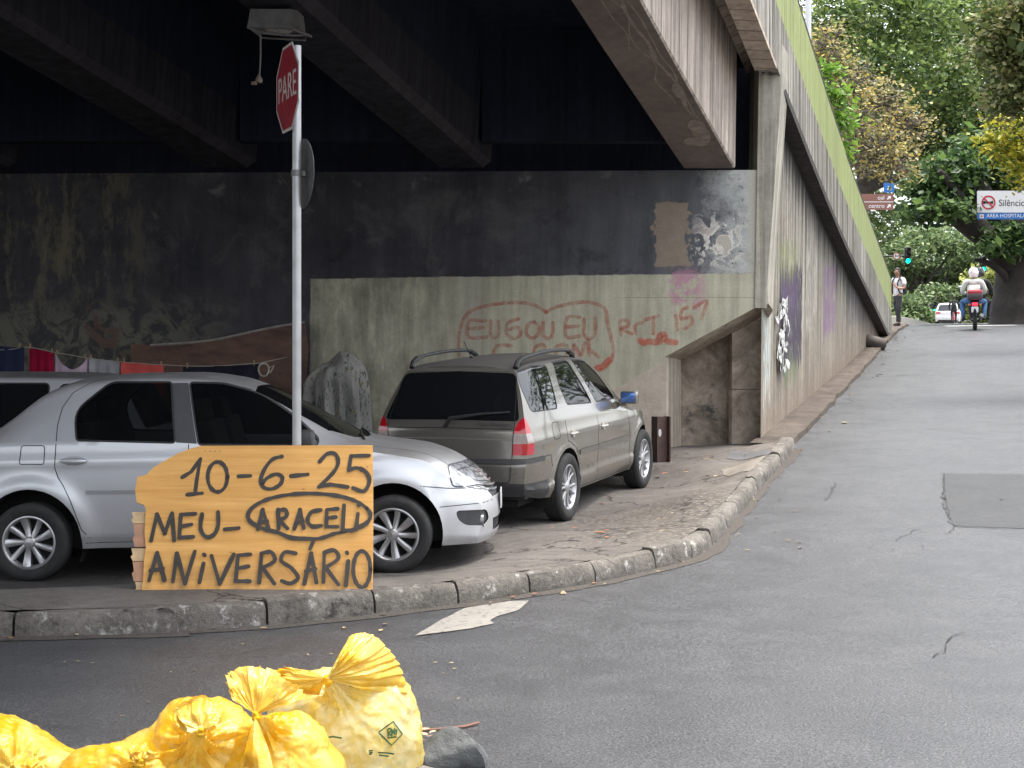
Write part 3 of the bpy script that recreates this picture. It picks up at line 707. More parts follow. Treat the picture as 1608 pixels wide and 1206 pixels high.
mb = MB(); along([(2.775, 5.38), (2.95, 5.46), (3.14, 5.50), (3.30, 5.50), (3.30, 5.76), (2.78, 5.76)], YSD, mb); mb.build('cantilever_slab', M_SOF, br)
for xa, xb_ in ((-.22, 2.13), (-3.12, -.88), (-6.07, -3.78), (-8.97, -6.73), (-11.87, -9.63)):
    mb = MB(); Y = 18.55; sh = (Y-YW)*U.x/U.y; mb.box(((xa+xb_)/2+sh, Y, 4.86), (xb_-xa, .25, 1.36)); mb.build('end_diaphragm', M_SLAB, br)
# parapet over bridge and ramp: concrete face and green painted upper band
def para(name, o0, o1, z0, z1, mat, t0, t1, step=.7):
    rows = []; t = t0
    while t <= t1+1e-6:
        z = zp(t); rows.append([rp(t, o0, z+z0), rp(t, o1, z+z0), rp(t, o1, z+z1), rp(t, o0, z+z1)]); t += step
    m = MB(); m.grid(rows, closed=True, sm=False); m.add(rows[0], [(0, 1, 2, 3)]); m.add(rows[-1], [(3, 2, 1, 0)]); return m.build(name, mat, br, smooth=False)
para('parapet_face', .0, .24, 0, .76, M_PARA, -24, 23.6, .68)
para('green_band', .04, .234, .76, 1.64, M_GREEN, -24, 9.36, .695)
para('green_band', .04, .234, .76, 1.60, M_GREEN, 9.364, 23.6, .647)
para('coping', .02, .237, 1.6, 1.655, M_SOOT_SHADE, 9.36, 23.6, .712)
para('coping', .02, .237, 1.64, 1.695, M_SOOT_SHADE, -24, 9.355, .695)
para('parapet_ledge', -.02, .246, -.11, .004, M_SOOT_SHADE, .3, 23.6, .68)  # near-black colour carries the shade under the parapet
para('parapet_ledge', -.02, .246, -.05, .004, M_SOF, -24, .2, .695)
mb = MB(); rows = []
for k in range(30):
    t = 1+k; z = zp(t); rows.append([rp(t, -3.2, z+.6), rp(t, 0, z+.6)])
mb.grid(rows, sm=False); mb.build('ramp_deck', M_SLAB, br)
# drain pipe stub low on the ramp wall
dp = thing('drain_pipe', P(1368, 545, 36), 'short dark drain pipe stub sticking out low on the ramp wall', 'pipe')
c = rp(17.5, 0, 0); c.z = road_z(c.x, c.y)+.22
dp.location = c; mb = MB(); mb.tube([c, c+PERP*.45-Vector((0, 0, .12))], .16, 12, cap=False); mb.tube([c, c+PERP*.45-Vector((0, 0, .12))], .13, 12, cap=False); mb.build('pipe_wall', pm('old_clay_pipe', (.06, .05, .045), .85, .3), dp)

# graffiti on the abutment: strokes of red spray paint
def strokes(name, lines, wid, mat, parent, plane_p, plane_n, closed=(), jitter=.15, off=.004):
    mb = MB(); n = Vector(plane_n).normalized()
    for i, ln in enumerate(lines):
        pts = [hit(*q, plane_p, plane_n) for q in smooth(ln, 6, closed=i in closed)] if len(ln) > 2 else [hit(*q, plane_p, plane_n) for q in [Vector(ln[0]).lerp(Vector(ln[1]), k/5) for k in range(6)]]
        if i in closed: pts.append(pts[0])
        ww = [wid*(1+jitter*mnoise.noise(Vector((k*.35, i*3.1, 0)))) for k in range(len(pts))]
        mb.ribbon([p+n*(off+.0004*i) for p in pts], n, ww)
    return mb.build(name, mat, parent, fix=False)
def spray_mat(name, col, thr=.47):
    s = Mat(name); v = s.pos(); k = s.noise(v, 11, 5, .75); s.set(col=(*col, 1), rough=.9, spec=.1, alpha=s.mr(k, thr-.20, thr+.18, .04, .56)); return s.mat
c6 = lambda L: [(x/2.978+450, y/2.978+400) for x, y in L]
c7 = lambda L: [(x/2.978+900, y/2.978+400) for x, y in L]
g1 = [c6(q) for q in ([(805, 470), (805, 390), (825, 305), (880, 255), (1000, 228), (1100, 225), (1170, 240), (1215, 270)], [(1215, 270), (1260, 245), (1350, 225), (1430, 225), (1490, 255), (1500, 320), (1520, 400), (1525, 480), (1490, 530), (1465, 540)],
     [(930, 310), (855, 312), (852, 385), (935, 385)], [(855, 345), (920, 342)], [(955, 310), (955, 375), (975, 388), (992, 370), (992, 312)],
     [(1085, 300), (1035, 320), (1030, 370), (1065, 392), (1095, 370), (1080, 340), (1040, 350)], [(1160, 315), (1130, 325), (1122, 370), (1150, 390), (1178, 370), (1178, 330), (1160, 315)], [(1200, 318), (1200, 375), (1225, 392), (1245, 370), (1245, 318)],
     [(1370, 292), (1312, 296), (1308, 382), (1372, 380)], [(1310, 338), (1365, 334)], [(1392, 300), (1392, 375), (1420, 392), (1442, 368), (1445, 295)],
     [(1050, 425), (990, 425), (965, 465), (985, 500)], [(1150, 480), (1165, 430), (1205, 425), (1210, 470)], [(1260, 470), (1262, 430), (1310, 425), (1312, 470)], [(1340, 480), (1345, 420), (1375, 470), (1395, 410)], [(1410, 400), (1415, 470)], [(1412, 440), (1460, 480)])]
g1 += [c7(q) for q in ([(225, 375), (220, 310), (260, 312), (255, 335), (225, 345), (275, 370)], [(295, 370), (290, 330), (325, 318)], [(335, 305), (400, 285)], [(375, 295), (375, 370)],
     [(480, 285), (488, 350)], [(535, 245), (508, 262), (505, 300), (550, 290), (555, 325), (520, 345)], [(565, 250), (625, 215), (600, 300)])]
RSP = spray_mat('red_spray', (.50, .095, .06), .52)
for nm_, ii in (('graffiti_outline', (0, 1)), ('graffiti_letter', (2, 3)), ('graffiti_letter', (4,)), ('graffiti_letter', (5,)), ('graffiti_letter', (6,)), ('graffiti_letter', (7,)), ('graffiti_letter', (8, 9)), ('graffiti_letter', (10,)), ('graffiti_letter', (11,)), ('graffiti_letter', (12,)), ('graffiti_letter', (13,)), ('graffiti_letter', (14,)), ('graffiti_letter', (15, 16)), ('graffiti_letter', (17,)), ('graffiti_letter', (18,)), ('graffiti_letter', (19, 20)), ('graffiti_number', (21,)), ('graffiti_number', (22,)), ('graffiti_number', (23,))):
    strokes(nm_, [g1[i] for i in ii], .044, RSP, ab, (0, YW, 0), (0, -1, 0), off=.003)
g2 = [c7(q) for q in ([(315, 400), (330, 412), (360, 405), (395, 408), (430, 385), (415, 370), (400, 395)], [(440, 405), (480, 410)], [(110, 530), (140, 520), (170, 490)])]
OSP = spray_mat('orange_red_spray', (.55, .07, .035), .42)
for gg in g2: strokes('graffiti_underline', [gg], .075, OSP, ab, (0, YW, 0), (0, -1, 0), off=.011)
# ---------------------------------------------------------------- cars
def car_paint(name, col, metal=.55, rough=.32, dirt=(.16, .14, .12)):
    s = Mat(name); p = s.obj(); q = s.sep(p); n = s.noise(p, 3, 5, .65); f = s.noise(p, 420, 2, .6); d = s.noise(p, 4, 5, .7)
    c = s.mulc((*col, 1), s.mr(f, .3, .7, .93, 1.07)); low = s.m('MULTIPLY', s.mr(q[2], .62, .2), s.mr(d, .35, .65, .25, .8)); up = s.mr(s.sep(s.n('ShaderNodeNewGeometry').outputs['Normal'])[2], .55, .95)
    up_dust_refl = s.m('MULTIPLY', up, s.mr(n, .3, .7, .75, .95)); c = s.mix(s.m('MULTIPLY', low, .6), c, (*dirt, 1)); c = s.mix(up_dust_refl, c, (.085, .08, .074, 1)); dust_refl = s.m('MAXIMUM', s.m('MULTIPLY', low, .6), up_dust_refl)  # upward faces darkened: dusty film plus painted reflection of the dark deck
    s.set(col=c, metal=s.mr(dust_refl, 0, 1, metal, .0), rough=s.mr(dust_refl, 0, 1, rough, .6), coat=s.mr(dust_refl, 0, .8, .7, .05), coatr=.06); return s.mat
M_GLASS = pm('dark_tinted_glass', (.007, .008, .009), .03, .0, spec=.75)
def side_glass():
    s = Mat('tinted_side_glass'); s.set(col=(.006, .007, .008, 1), rough=.03, spec=.75); nt = s.nt
    tr = s.n('ShaderNodeBsdfTransparent'); tr.inputs[0].default_value = (.42, .44, .43, 1); mx = s.n('ShaderNodeMixShader'); mx.inputs[0].default_value = .5
    nt.links.new(s.b.outputs[0], mx.inputs[1]); nt.links.new(tr.outputs[0], mx.inputs[2]); nt.links.new(mx.outputs[0], nt.nodes['Material Output'].inputs[0]); return s.mat
M_SGL = side_glass()
M_SEAT = pm('dark_seat_cloth', (.045, .043, .045), .9, .25, 12)
def seats(root, spots, zf, hi):
    for (x, y, wd) in spots:
        m = MB(); m.box((x+.22, y, zf+.22), (.50, wd, .16), bev=.05); m.box((x-.06, y, zf+.52), (.14, wd, .62), Matrix.Rotation(R(-14), 3, 'Y'), bev=.06)
        for hy in ((0,) if wd < .7 else (-.3, .3)): m.box((x-.17, y+hy, zf+hi), (.10, .26, .17), Matrix.Rotation(R(-10), 3, 'Y'), bev=.04)
        m.build('seat', M_SEAT, root, world=False)
M_RUB = pm('black_rubber', (.018, .018, .019), .6, .2, 20)
M_TYRE = pm('dusty_tyre', (.018, .018, .018), .8, .3, 14, .4, 90)
M_PLAST = pm('grey_black_plastic', (.035, .035, .037), .55, .2, 12, .15, 200)
M_ALLOY = pm('silver_wheel_paint', (.42, .42, .43), .36, .1, 10, metal=.75)
M_DARK = pm('dark_void', (.008, .008, .008), .95, 0)
M_CHROME = pm('chrome_trim', (.7, .7, .7), .15, .05, metal=1)
M_LAMP = pm('clear_headlamp', (.36, .375, .40), .10, .75, 17, metal=.3, coat=1)
M_RED = pm('red_lamp_plastic', (.40, .006, .015), .12, .06, 30, coat=.8)
M_SMOKE = pm('smoky_lamp_plastic', (.30, .25, .23), .15, .15, 30, coat=.8)
def plane_cut(bm, proj, poly, cond, pad=.05):
    ax = dict(side=(0, 2), rear=(1, 2), front=(1, 2), top=(0, 1))[proj]
    n = len(poly)
    for i in range(n):
        a = Vector(poly[i]); b = Vector(poly[(i+1) % n]); d = b-a
        if d.length < 1e-5: continue
        lo = (min(a.x, b.x)-pad, min(a.y, b.y)-pad); hi = (max(a.x, b.x)+pad, max(a.y, b.y)+pad)
        co = Vector((0, 0, 0)); co[ax[0]] = a.x; co[ax[1]] = a.y; no = Vector((0, 0, 0)); no[ax[0]] = -d.y; no[ax[1]] = d.x
        fs = []
        for f in bm.faces:
            c = f.verts[0].co
            if lo[0]-.1 < c[ax[0]] < hi[0]+.1 and lo[1]-.1 < c[ax[1]] < hi[1]+.1:
                c = f.calc_center_median()
                if lo[0] < c[ax[0]] < hi[0] and lo[1] < c[ax[1]] < hi[1] and cond(c, f.normal): fs.append(f)
        if not fs: continue
        es = {e for f in fs for e in f.edges}; vs = {v for f in fs for v in f.verts}
        bmesh.ops.bisect_plane(bm, geom=list(vs)+list(es)+fs, dist=1e-5, plane_co=co, plane_no=no.normalized())
class Car:
    def __init__(s, T, root, nst=110, nl=26, nu=22, nt=10):
        s.T = T; s.root = root; g = lambda k, x: sinterp(T[k], x) if isinstance(T[k], list) else T[k]
        s.g = g; X0, X1 = T['X0'], T['X1']
        xs = [X0+(X1-X0)*k/nst for k in range(nst+1)]
        for e in (.006, .014, .026, .045): xs += [X0+e, X1-e]
        xs = sorted(xs); secs = []
        for X in xs:
            zb, be, tp, wl_, wm, wt, te = [g(k, X) for k in ('zb', 'be', 'tp', 'wl', 'wm', 'wt', 'te')]
            d0, d1 = X-X0, X1-X; nar = 1
            for d, k, L in ((d0, T.get('nr', .10), .30), (d1, T.get('nf', .16), .45)):
                if d < L: nar -= k*(1-d/L)**2.4
            pts = []
            for i in range(nl+1):
                v = i/nl; z = lerp(zb, be, v); y = wl_+(wm-wl_)*math.sin(min(1, v*1.25)*math.pi/2)-max(0, v-.8)*.10-.035*max(0, .12-v)/.12
                y = y*nar+T['bulge'](X, z) if 'bulge' in T else y*nar
                pts.append((y, z))
            P0 = Vector(pts[-1]); P1 = Vector((wt*nar, te)); P2 = Vector((0, tp)); rr = min(g('rr', X), (P1-P0).length*.45, (P2-P1).length*.45)
            A = P1+(P0-P1).normalized()*rr; B = P1+(P2-P1).normalized()*rr
            for i in range(1, nu+1): t = i/nu; q = P0.lerp(A, t); nn = (A-P0); pts.append((q.x+.012*math.sin(math.pi*t)*min(1, nn.length/.3), q.y))
            for i in range(1, 7):
                t = i/6; q = A*(1-t)**2+P1*2*t*(1-t)+B*t*t; pts.append((q.x, q.y))
            for i in range(1, nt+1):
                t = i/nt; q = B.lerp(P2, t); cr = 1-(1-t)**2; pts.append((q.x, B.y+(P2.y-B.y)*cr))
            secs.append(pts)
        W = max(y for p in secs for y, z in p)
        def warp(X, y, z):
            x = X; L = T.get('wL', .6)
            u = max(0, 1-(X-X0)/L); u = u*u*(3-2*u); x += u*(sinterp(T['xr'], z)+T.get('cr', .05)*(y/W)**2+T.get('cr6', .05)*(abs(y)/W)**7)
            u = max(0, 1-(X1-X)/L); u = u*u*(3-2*u); x -= u*(sinterp(T['xf'], z)+T.get('cf', .2)*(y/W)**2+T.get('cf6', .06)*(abs(y)/W)**7)
            return Vector((x, y, z))
        bm = bmesh.new()
        rows = [[bm.verts.new(warp(X, y, z)) for y, z in p] for X, p in zip(xs, secs)]
        for a, b in zip(rows, rows[1:]):
            for i in range(len(a)-1): bm.faces.new((a[i], a[i+1], b[i+1], b[i]))
        NC = 14
        for X, p, r, fl in ((xs[0], secs[0], rows[0], 1), (xs[-1], secs[-1], rows[-1], 0)):
            cols = [r]
            for k in range(1, NC+1):
                f = 1-k/NC; cols.append([bm.verts.new(warp(X, y*f, z)) if i < len(p)-1 else r[-1] for i, (y, z) in enumerate(p)])
            for a, b in zip(cols, cols[1:]):
                for i in range(len(a)-1):
                    vs = [a[i], a[i+1], b[i+1], b[i]]
                    vs = [v for j, v in enumerate(vs) if v not in vs[:j]]
                    if len(vs) > 2: bm.faces.new(vs if fl else vs[::-1])
        bmesh.ops.remove_doubles(bm, verts=bm.verts[:], dist=1e-5)
        bmesh.ops.recalc_face_normals(bm, faces=bm.faces[:])
        if sum(f.normal.y*f.calc_area() for f in bm.faces) < 0: bmesh.ops.reverse_faces(bm, faces=bm.faces[:])
        s.bm = bm; s.bvh = BVHTree.FromBMesh(bm); s.regions = []
    SIDE = staticmethod(lambda c, n: abs(n.y) > .25 and c.y > .2)
    TOP = staticmethod(lambda c, n: n.z > .05)
    REAR = staticmethod(lambda c, n: n.x < -.15)
    FRONT = staticmethod(lambda c, n: n.x > .12)
    def region(s, name, proj, poly, cond=None, cut=True):
        cond = cond or dict(side=s.SIDE, top=s.TOP, rear=s.REAR, front=s.FRONT)[proj]
        if cut: plane_cut(s.bm, proj, poly, cond)
        s.regions.append((name, proj, poly, cond))
    def split(s):
        s.bm.normal_update(); out = {}
        for f in s.bm.faces:
            c = f.calc_center_median(); nm = 'body'
            for (n, proj, poly, cond) in s.regions:
                u, v = dict(side=(c.x, c.z), top=(c.x, c.y), rear=(c.y, c.z), front=(c.y, c.z))[proj]
                if cond(c, f.normal) and in_poly(u, v, poly): nm = n; break
            out.setdefault(nm, []).append([v.co.copy() for v in f.verts])
        s.faces = out; return out
    def emit(s, reg, name, mat, parent=None, sides='both', push=0, joined=False, label=None):
        parent = parent or s.root; res = []
        fl = s.faces.get(reg, [])
        if not fl: print('EMPTY REGION', reg); return []
        def mk(sg):
            idx = {}; vs = []; fs = []
            for f in fl:
                ids = []
                for v in f:
                    k = (round(v.x, 5), round(v.y, 5), round(v.z, 5))
                    if k not in idx: idx[k] = len(vs); vs.append(Vector((v.x, v.y*sg, v.z)))
                    if idx[k] not in ids: ids.append(idx[k])
                if len(ids) > 2: fs.append(ids if sg > 0 else ids[::-1])
            return vs, fs
        if joined:
            m = MB(); vs, fs = mk(1); m.add(vs, fs, 0, True); vs, fs = mk(-1); m.add(vs, fs, 0, True); todo = [m]
        else:
            todo = []
            for sg in ((1, -1) if sides == 'both' else (sides,)):
                m = MB(); vs, fs = mk(sg); m.add(vs, fs, 0, True); todo.append(m)
        for m in todo:
            o = m.build(name, mat, parent, world=False, fix=False); me = o.data
            bm = bmesh.new(); bm.from_mesh(me); bmesh.ops.remove_doubles(bm, verts=bm.verts[:], dist=2e-5)
            if push:
                bm.normal_update(); mv = [(v, v.normal.copy()) for v in bm.verts]
                for v, n in mv: v.co -= n*push
            bm.to_mesh(me); bm.free()
            if label: o['label'] = label
            res.append(o)
        return res
    def ray(s, proj, u, v):
        if proj == 'side': o, d = Vector((u, 3, v)), Vector((0, -1, 0))
        elif proj == 'rear': o, d = Vector((-9, abs(u), v)), Vector((1, 0, 0))
        elif proj == 'front': o, d = Vector((12, abs(u), v)), Vector((-1, 0, 0))
        else: o, d = Vector((u, abs(v), 4)), Vector((0, 0, -1))
        h, n, i, dd = s.bvh.ray_cast(o, d)
        if h is None: return None, None
        if proj != 'side':
            sg = -1 if (u if proj != 'top' else v) < 0 else 1; h = Vector((h.x, h.y*sg, h.z)); n = Vector((n.x, n.y*sg, n.z))
        return h, n
    def line(s, mb, proj, pts, wid, off=.0015, sg=(1,), step=.03, mi=0):
        pp = []
        for a, b in zip(pts, pts[1:]):
            a, b = Vector(a), Vector(b); n = max(1, int((b-a).length/step))
            pp += [a.lerp(b, k/n) for k in range(n)]
        pp.append(Vector(pts[-1]))
        for q in sg:
            P_, N_ = [], []
            for p in pp:
                h, n = s.ray(proj, p.x, p.y)
                if h is None: continue
                if q < 0: h = Vector((h.x, -h.y, h.z)); n = Vector((n.x, -n.y, n.z))
                P_.append(h+n*off); N_.append(n)
            if len(P_) > 1: mb.ribbon(P_, N_, wid, mi, cap=False)
def wheel(parent, c, sg, Rt, wd, rim_r, style, spin=0.0, steer=0.0):
    # tyre, rim and hub as children of the wheel's dark brake disc; outer face towards sg*y
    def fr(mb): # to car frame
        rot = Matrix.Rotation(steer, 3, 'Z'); r2 = Matrix.Rotation(spin, 3, 'Y')
        mb.v = [Vector(c)+rot @ (Vector((0, 0, 0))+(lambda q: Vector((q.x, q.y*sg, q.z)))(r2 @ v)) for v in mb.v]; return mb
    h = wd/2
    mb = MB(); mb.lathe([(.0, h*.15), (rim_r*.62, h*.15), (rim_r*.62, h*.05), (rim_r*.95, h*.02), (rim_r*.95, -h*.6), (0, -h*.6)], axis='y', n=28)
    wo = fr(mb).build('wheel', M_DARK, parent, world=False)
    mb = MB(); prof = [(rim_r*.97, -h*.8), (rim_r*1.02, -h*.92), (Rt*.86, -h), (Rt*.965, -h*.86), (Rt*.99, -h*.72)]
    for k in range(5):      # tread grooves
        y = lerp(-h*.6, h*.6, k/4); prof += [(Rt, y-.012), (Rt, y+.008), (Rt-.008, y+.010), (Rt-.008, y+.016)]
    prof += [(Rt*.99, h*.72), (Rt*.965, h*.86), (Rt*.90, h*.98), (Rt*.86, h), (Rt*.80, h*.99), (rim_r*1.05, h*.94), (rim_r*.985, h*.80)]
    mb.lathe(prof, axis='y', n=48, closed=True); fr(mb).build('tyre', M_TYRE, wo, world=False)
    mb = MB(); yo = h*.80
    mb.lathe([(rim_r*.86, yo-.045), (rim_r*.90, yo-.004), (rim_r*.95, yo+.006), (rim_r*1.005, yo+.004), (rim_r*1.0, yo-.02), (rim_r*.92, yo-.02)], axis='y', n=48, closed=True)
    def spoke(a, r0, r1, w0, w1, sk=0.0, dep=.018):
        ca, sa = math.cos(a), math.sin(a); rad = Vector((ca, 0, sa)); tan = Vector((-sa, 0, ca)); rws = []
        for k in range(7):
            t = k/6; r = lerp(r0, r1, t); w_ = lerp(w0, w1, t)/2; cen = rad*r+tan*sk*t*t; y = yo-.006-dep*(1-t)*.4-.010*math.sin(math.pi*t)
            rws.append([cen+tan*w_+Vector((0, y-.028, 0)), cen+tan*w_*.85+Vector((0, y, 0)), cen+tan*w_*.3+Vector((0, y+.005, 0)), cen-tan*w_*.3+Vector((0, y+.005, 0)), cen-tan*w_*.85+Vector((0, y, 0)), cen-tan*w_+Vector((0, y-.028, 0))])
        mb.grid(rws)
    if style == 'cap':       # nine flared blades
        for k in range(9):
            a = 2*math.pi*k/9
            spoke(a-.03, rim_r*.16, rim_r*.92, .036, .070 if k % 2 else .050, .014)
        mb.lathe([(0, yo+.004), (rim_r*.17, yo), (rim_r*.23, yo-.012), (rim_r*.23, yo-.03)], axis='y', n=24)
    else:                    # six paired spokes
        for k in range(6):
            a = 2*math.pi*k/6
            spoke(a-.13, rim_r*.20, rim_r*.93, .032, .026, -.022); spoke(a+.13, rim_r*.20, rim_r*.93, .032, .026, .022)
        mb.lathe([(0, yo), (rim_r*.20, yo-.004), (rim_r*.30, yo-.014), (rim_r*.30, yo-.04)], axis='y', n=24)
    fr(mb).build('rim', M_ALLOY, wo, world=False)
    mb = MB()
    for k in range(4): a = 2*math.pi*k/4+.4; mb.lathe([(0, yo+.006), (.008, yo+.005), (.009, yo-.01)], c=(math.cos(a)*rim_r*.15, 0, math.sin(a)*rim_r*.15), axis='y', n=8)
    return wo
def arch_poly(cx, cz, r, zb, n=26, a0=-25, rx=1.0):
    return [(cx+r*rx*math.cos(R(a0+(180-2*a0)*k/n)), cz+r*math.sin(R(a0+(180-2*a0)*k/n))) for k in range(n+1)]
def wells(car, arches, wid=.34):
    for pl in arches:
        for sg in (1, -1):
            mb = MB(); o, i_ = [], []
            for (x, z) in pl:
                h, n = car.ray('side', x, max(z, car.g('zb', x)+.01)); y = h.y if h else .75
                o.append(Vector((x, (y-.012)*sg, z))); i_.append(Vector((x, (y-wid)*sg, z)))
            mb.grid([o, i_]); mb.add(i_, [tuple(range(len(i_)))]); mb.build('wheel_well', M_DARK, car.root, world=False, fix=False)
def solid_box(name, root, c, size, mat, bev=.01, rot=None, parent=None):
    m = MB(); m.box(c, size, rot, bev=bev); return m.build(name, mat, parent or root, world=False)

# --- silver saloon, side on
SR = thing('silver_saloon', (-3.484, 11.98, -.024), 'silver four door saloon car side on behind the wooden board, with hub cap wheels', 'car', rot=(0, R(-1.26), 0))
def spx(px, py, y=None):      # photo pixel -> saloon's own (x, z) on its near side
    mi = MW(SR).inverted(); yy = -.85 if y is None else y
    for _ in range(4):
        Yw = 11.98+yy; c = mi @ P(px, py, Yw)
        if y is None: yy = -interp([(.3, .85), (.97, .845), (1.05, .80), (1.45, .58)], c.z)
    return (c.x, c.z)
A_R = (0, .28); A_F = (2.63, .28)
def s_bulge(x, z):
    b = 0
    for (cx, cz) in (A_R, A_F):
        d = math.hypot(x-cx, z-cz); b += .030*math.exp(-((d-.40)/.075)**2)*(1 if z > .2 else 0) if d > .40 else .030
    b += -.012*math.exp(-((z-.80)/.03)**2)*0+.008*math.exp(-((z-.86)/.035)**2)
    return b*(1 if x < 3.2 else max(0, 1-(x-3.2)/.1))
T = dict(X0=-.86, X1=3.40, zb=[(-.86, .34), (-.5, .26), (.4, .22), (2.2, .21), (2.9, .18), (3.4, .18)],
    be=[(-.86, .93), (-.5, .99), (0, 1.0), (.5, .995), (1.2, .975), (1.9, .94), (2.3, .905), (2.6, .86), (3.0, .775), (3.25, .68), (3.4, .55)],
    tp=[(-.86, 1.0), (-.75, 1.045), (-.42, 1.06), (-.3, 1.12), (.1, 1.405), (.3, 1.46), (.7, 1.485), (1.1, 1.48), (1.4, 1.44), (1.6, 1.37), (2.0, 1.16), (2.36, .965), (2.48, .935), (2.8, .885), (3.05, .825), (3.2, .76), (3.32, .68), (3.4, .57)],
    wl=[(-.86, .72), (-.4, .80), (3, .80), (3.4, .74)], wm=[(-.86, .78), (-.3, .845), (.6, .86), (2.2, .86), (2.8, .84), (3.2, .79), (3.4, .70)],
    wt=[(-.86, .68), (-.42, .66), (.1, .575), (.7, .575), (1.2, .575), (1.6, .575), (2.0, .63), (2.4, .70), (2.9, .68), (3.4, .60)],
    te=[(-.86, .975), (-.75, 1.02), (-.42, 1.035), (-.3, 1.09), (.1, 1.37), (.3, 1.425), (.7, 1.45), (1.1, 1.445), (1.4, 1.405), (1.6, 1.34), (2.0, 1.13), (2.36, .945), (2.48, .918), (2.8, .868), (3.05, .80), (3.2, .73), (3.32, .65), (3.4, .56)],
    rr=[(-.86, .05), (0, .09), (1.6, .07), (2.5, .06), (3.4, .04)],
    xr=[(.2, .1), (.4, .02), (.6, 0), (.9, .02), (1.05, .06)], xf=[(.16, .05), (.24, .012), (.40, 0), (.50, .012), (.56, .045), (.66, .07)],
    cf=.21, cf6=.10, nf=.06, nr=.06, bulge=s_bulge)
sal = Car(T, SR)
arch_s = [arch_poly(*A_R, .385, 0, rx=.97), arch_poly(*A_F, .375, 0, rx=.96)]
for a in arch_s: sal.region('arch', 'side', a, lambda c, n: c.y > .3)
rw_ = rpoly([spx(*q) for q in ((122, 690), (119.5, 645), (174, 601.5), (267.5, 601.5), (273.5, 694))], [.02, .09, .05, .02, .02])
fw_ = rpoly([spx(*q) for q in ((313, 697), (299, 602), (348, 603), (402, 617), (440, 641), (470, 664), (497, 690), (497, 698))], [.02, .02, .05, .1, .1, .05, .02, .02])
bp_ = [spx(*q) for q in ((276.5, 695), (270.5, 601.5), (295.5, 601.5), (309, 697))]
sal.region('rear_glass_side', 'side', rw_); sal.region('front_glass_side', 'side', fw_)
for wnd in (rw_, fw_): sal.region('rubber', 'side', offset(wnd, .014))
sal.region('pillar', 'side', bp_)
hl = rpoly([spx(*q) for q in ((701, 733), (735, 732.5), (750, 745), (766, 768), (710, 766.5))], [.02, .04, .03, .02, .03])
sal.region('headlight', 'side', hl, lambda c, n: c.x > 2.9)
fog = rpoly([spx(*q) for q in ((715, 804), (763, 804.5), (767, 821), (759, 829.6), (731, 828), (718, 818))], .03)
sal.region('fog', 'side', fog, lambda c, n: c.x > 2.95)
sal.region('grille', 'side', [spx(*q) for q in ((737, 731), (752, 744), (768, 769), (800, 772), (800, 735), (757, 722))], lambda c, n: c.x > 2.95)
sal.region('grille', 'front', [(-.1, .50), (.40, .50), (.44, .60), (.36, .655), (-.1, .665)])
sal.region('intake', 'front', [(-.1, .25), (.40, .25), (.43, .34), (-.1, .34)])
WSP = [(1.60, -.01), (2.40, -.01), (2.34, .40), (2.16, .66), (1.80, .575), (1.61, .545), (1.585, .3)]
sal.region('windshield', 'top', WSP)
sal.region('rear_window', 'top', [(.09, -.01), (.09, .45), (.06, .535), (-.34, .60), (-.38, .4), (-.385, -.01)])
d1 = [spx(*q) for q in ((169, 592), (140, 602), (114, 617), (98, 640), (91, 668), (89, 692), (87, 735), (92, 750), (100, 762), (112, 786), (128, 832), (140, 845))]
rd = d1+[(1.16, .262), (1.16, 1.425), (1.0, 1.435)]
sal.region('rear_door', 'side', rd)
fd = [(1.168, .262), (2.18, .262), (2.20, .55), (2.17, .93), (1.9, 1.17), (1.5, 1.385), (1.168, 1.425)]
sal.region('front_door', 'side', fd)
sal.region('bonnet', 'top', [(2.47, -.01), (2.44, .6), (2.5, .68), (2.9, .665), (3.12, .60), (3.20, .3), (3.22, -.01)], lambda c, n: n.z > .3)
sal.split()
M_SIL = car_paint('silver_car_paint', (.52, .53, .555), metal=.4, rough=.34)
sal.emit('body', 'body', M_SIL, joined=True)
sal.emit('bonnet', 'bonnet', M_SIL, joined=True); sal.emit('windshield', 'windshield', M_SGL, joined=True, push=.004); sal.emit('rear_window', 'rear_window', M_GLASS, joined=True)
for sg in (1, -1):
    rdo = sal.emit('rear_door', 'door', M_SIL, sides=sg)[0]; fdo = sal.emit('front_door', 'door', M_SIL, sides=sg)[0]
    sal.emit('rear_glass_side', 'window', M_SGL, rdo, sides=sg, push=.006); sal.emit('front_glass_side', 'window', M_SGL, fdo, sides=sg, push=.006)
    hp = spx(117, 723.5); hy = sal.ray('side', *hp)[0].y
    m = MB(); vs = []
    for k in range(9):
        t = k/8*2-1; r = .016*math.sqrt(max(.02, 1-t*t*.97)); vs.append((hp[0]+t*.095, (hy+.018+.008*(1-t*t))*sg, hp[1]-.003*t))
    m.tube(vs, [.010+.012*math.sqrt(max(0, 1-((k/8)*2-1)**2)) for k in range(9)], 10); m.build('handle', M_SIL, rdo, world=False)
    m = MB(); h_ = [sal.ray('side', hp[0]+.088*math.cos(q), hp[1]+.034*math.sin(q)) for q in [j*math.pi/10 for j in range(20)]]
    m.add([Vector((p.x, (p.y+.0022)*sg, p.z)) for p, n in h_], [tuple(range(20))]); m.build('handle_recess', pm('shaded_silver', (.33, .335, .35), .4, .1, metal=.3), rdo, world=False)
    m = MB(); m.tube([(1.45+.095*(k/4-1), (.865+.02)*sg, .80) for k in range(9)], [.012+.012*math.sqrt(max(0, 1-(k/4-1)**2)) for k in range(9)], 10); m.build('handle', M_SIL, fdo, world=False)
sal.emit('rubber', 'window_seal', M_RUB); sal.emit('pillar', 'pillar_cover', pm('dark_pillar_plastic', (.055, .057, .062), .5, .1, 8), push=.002)
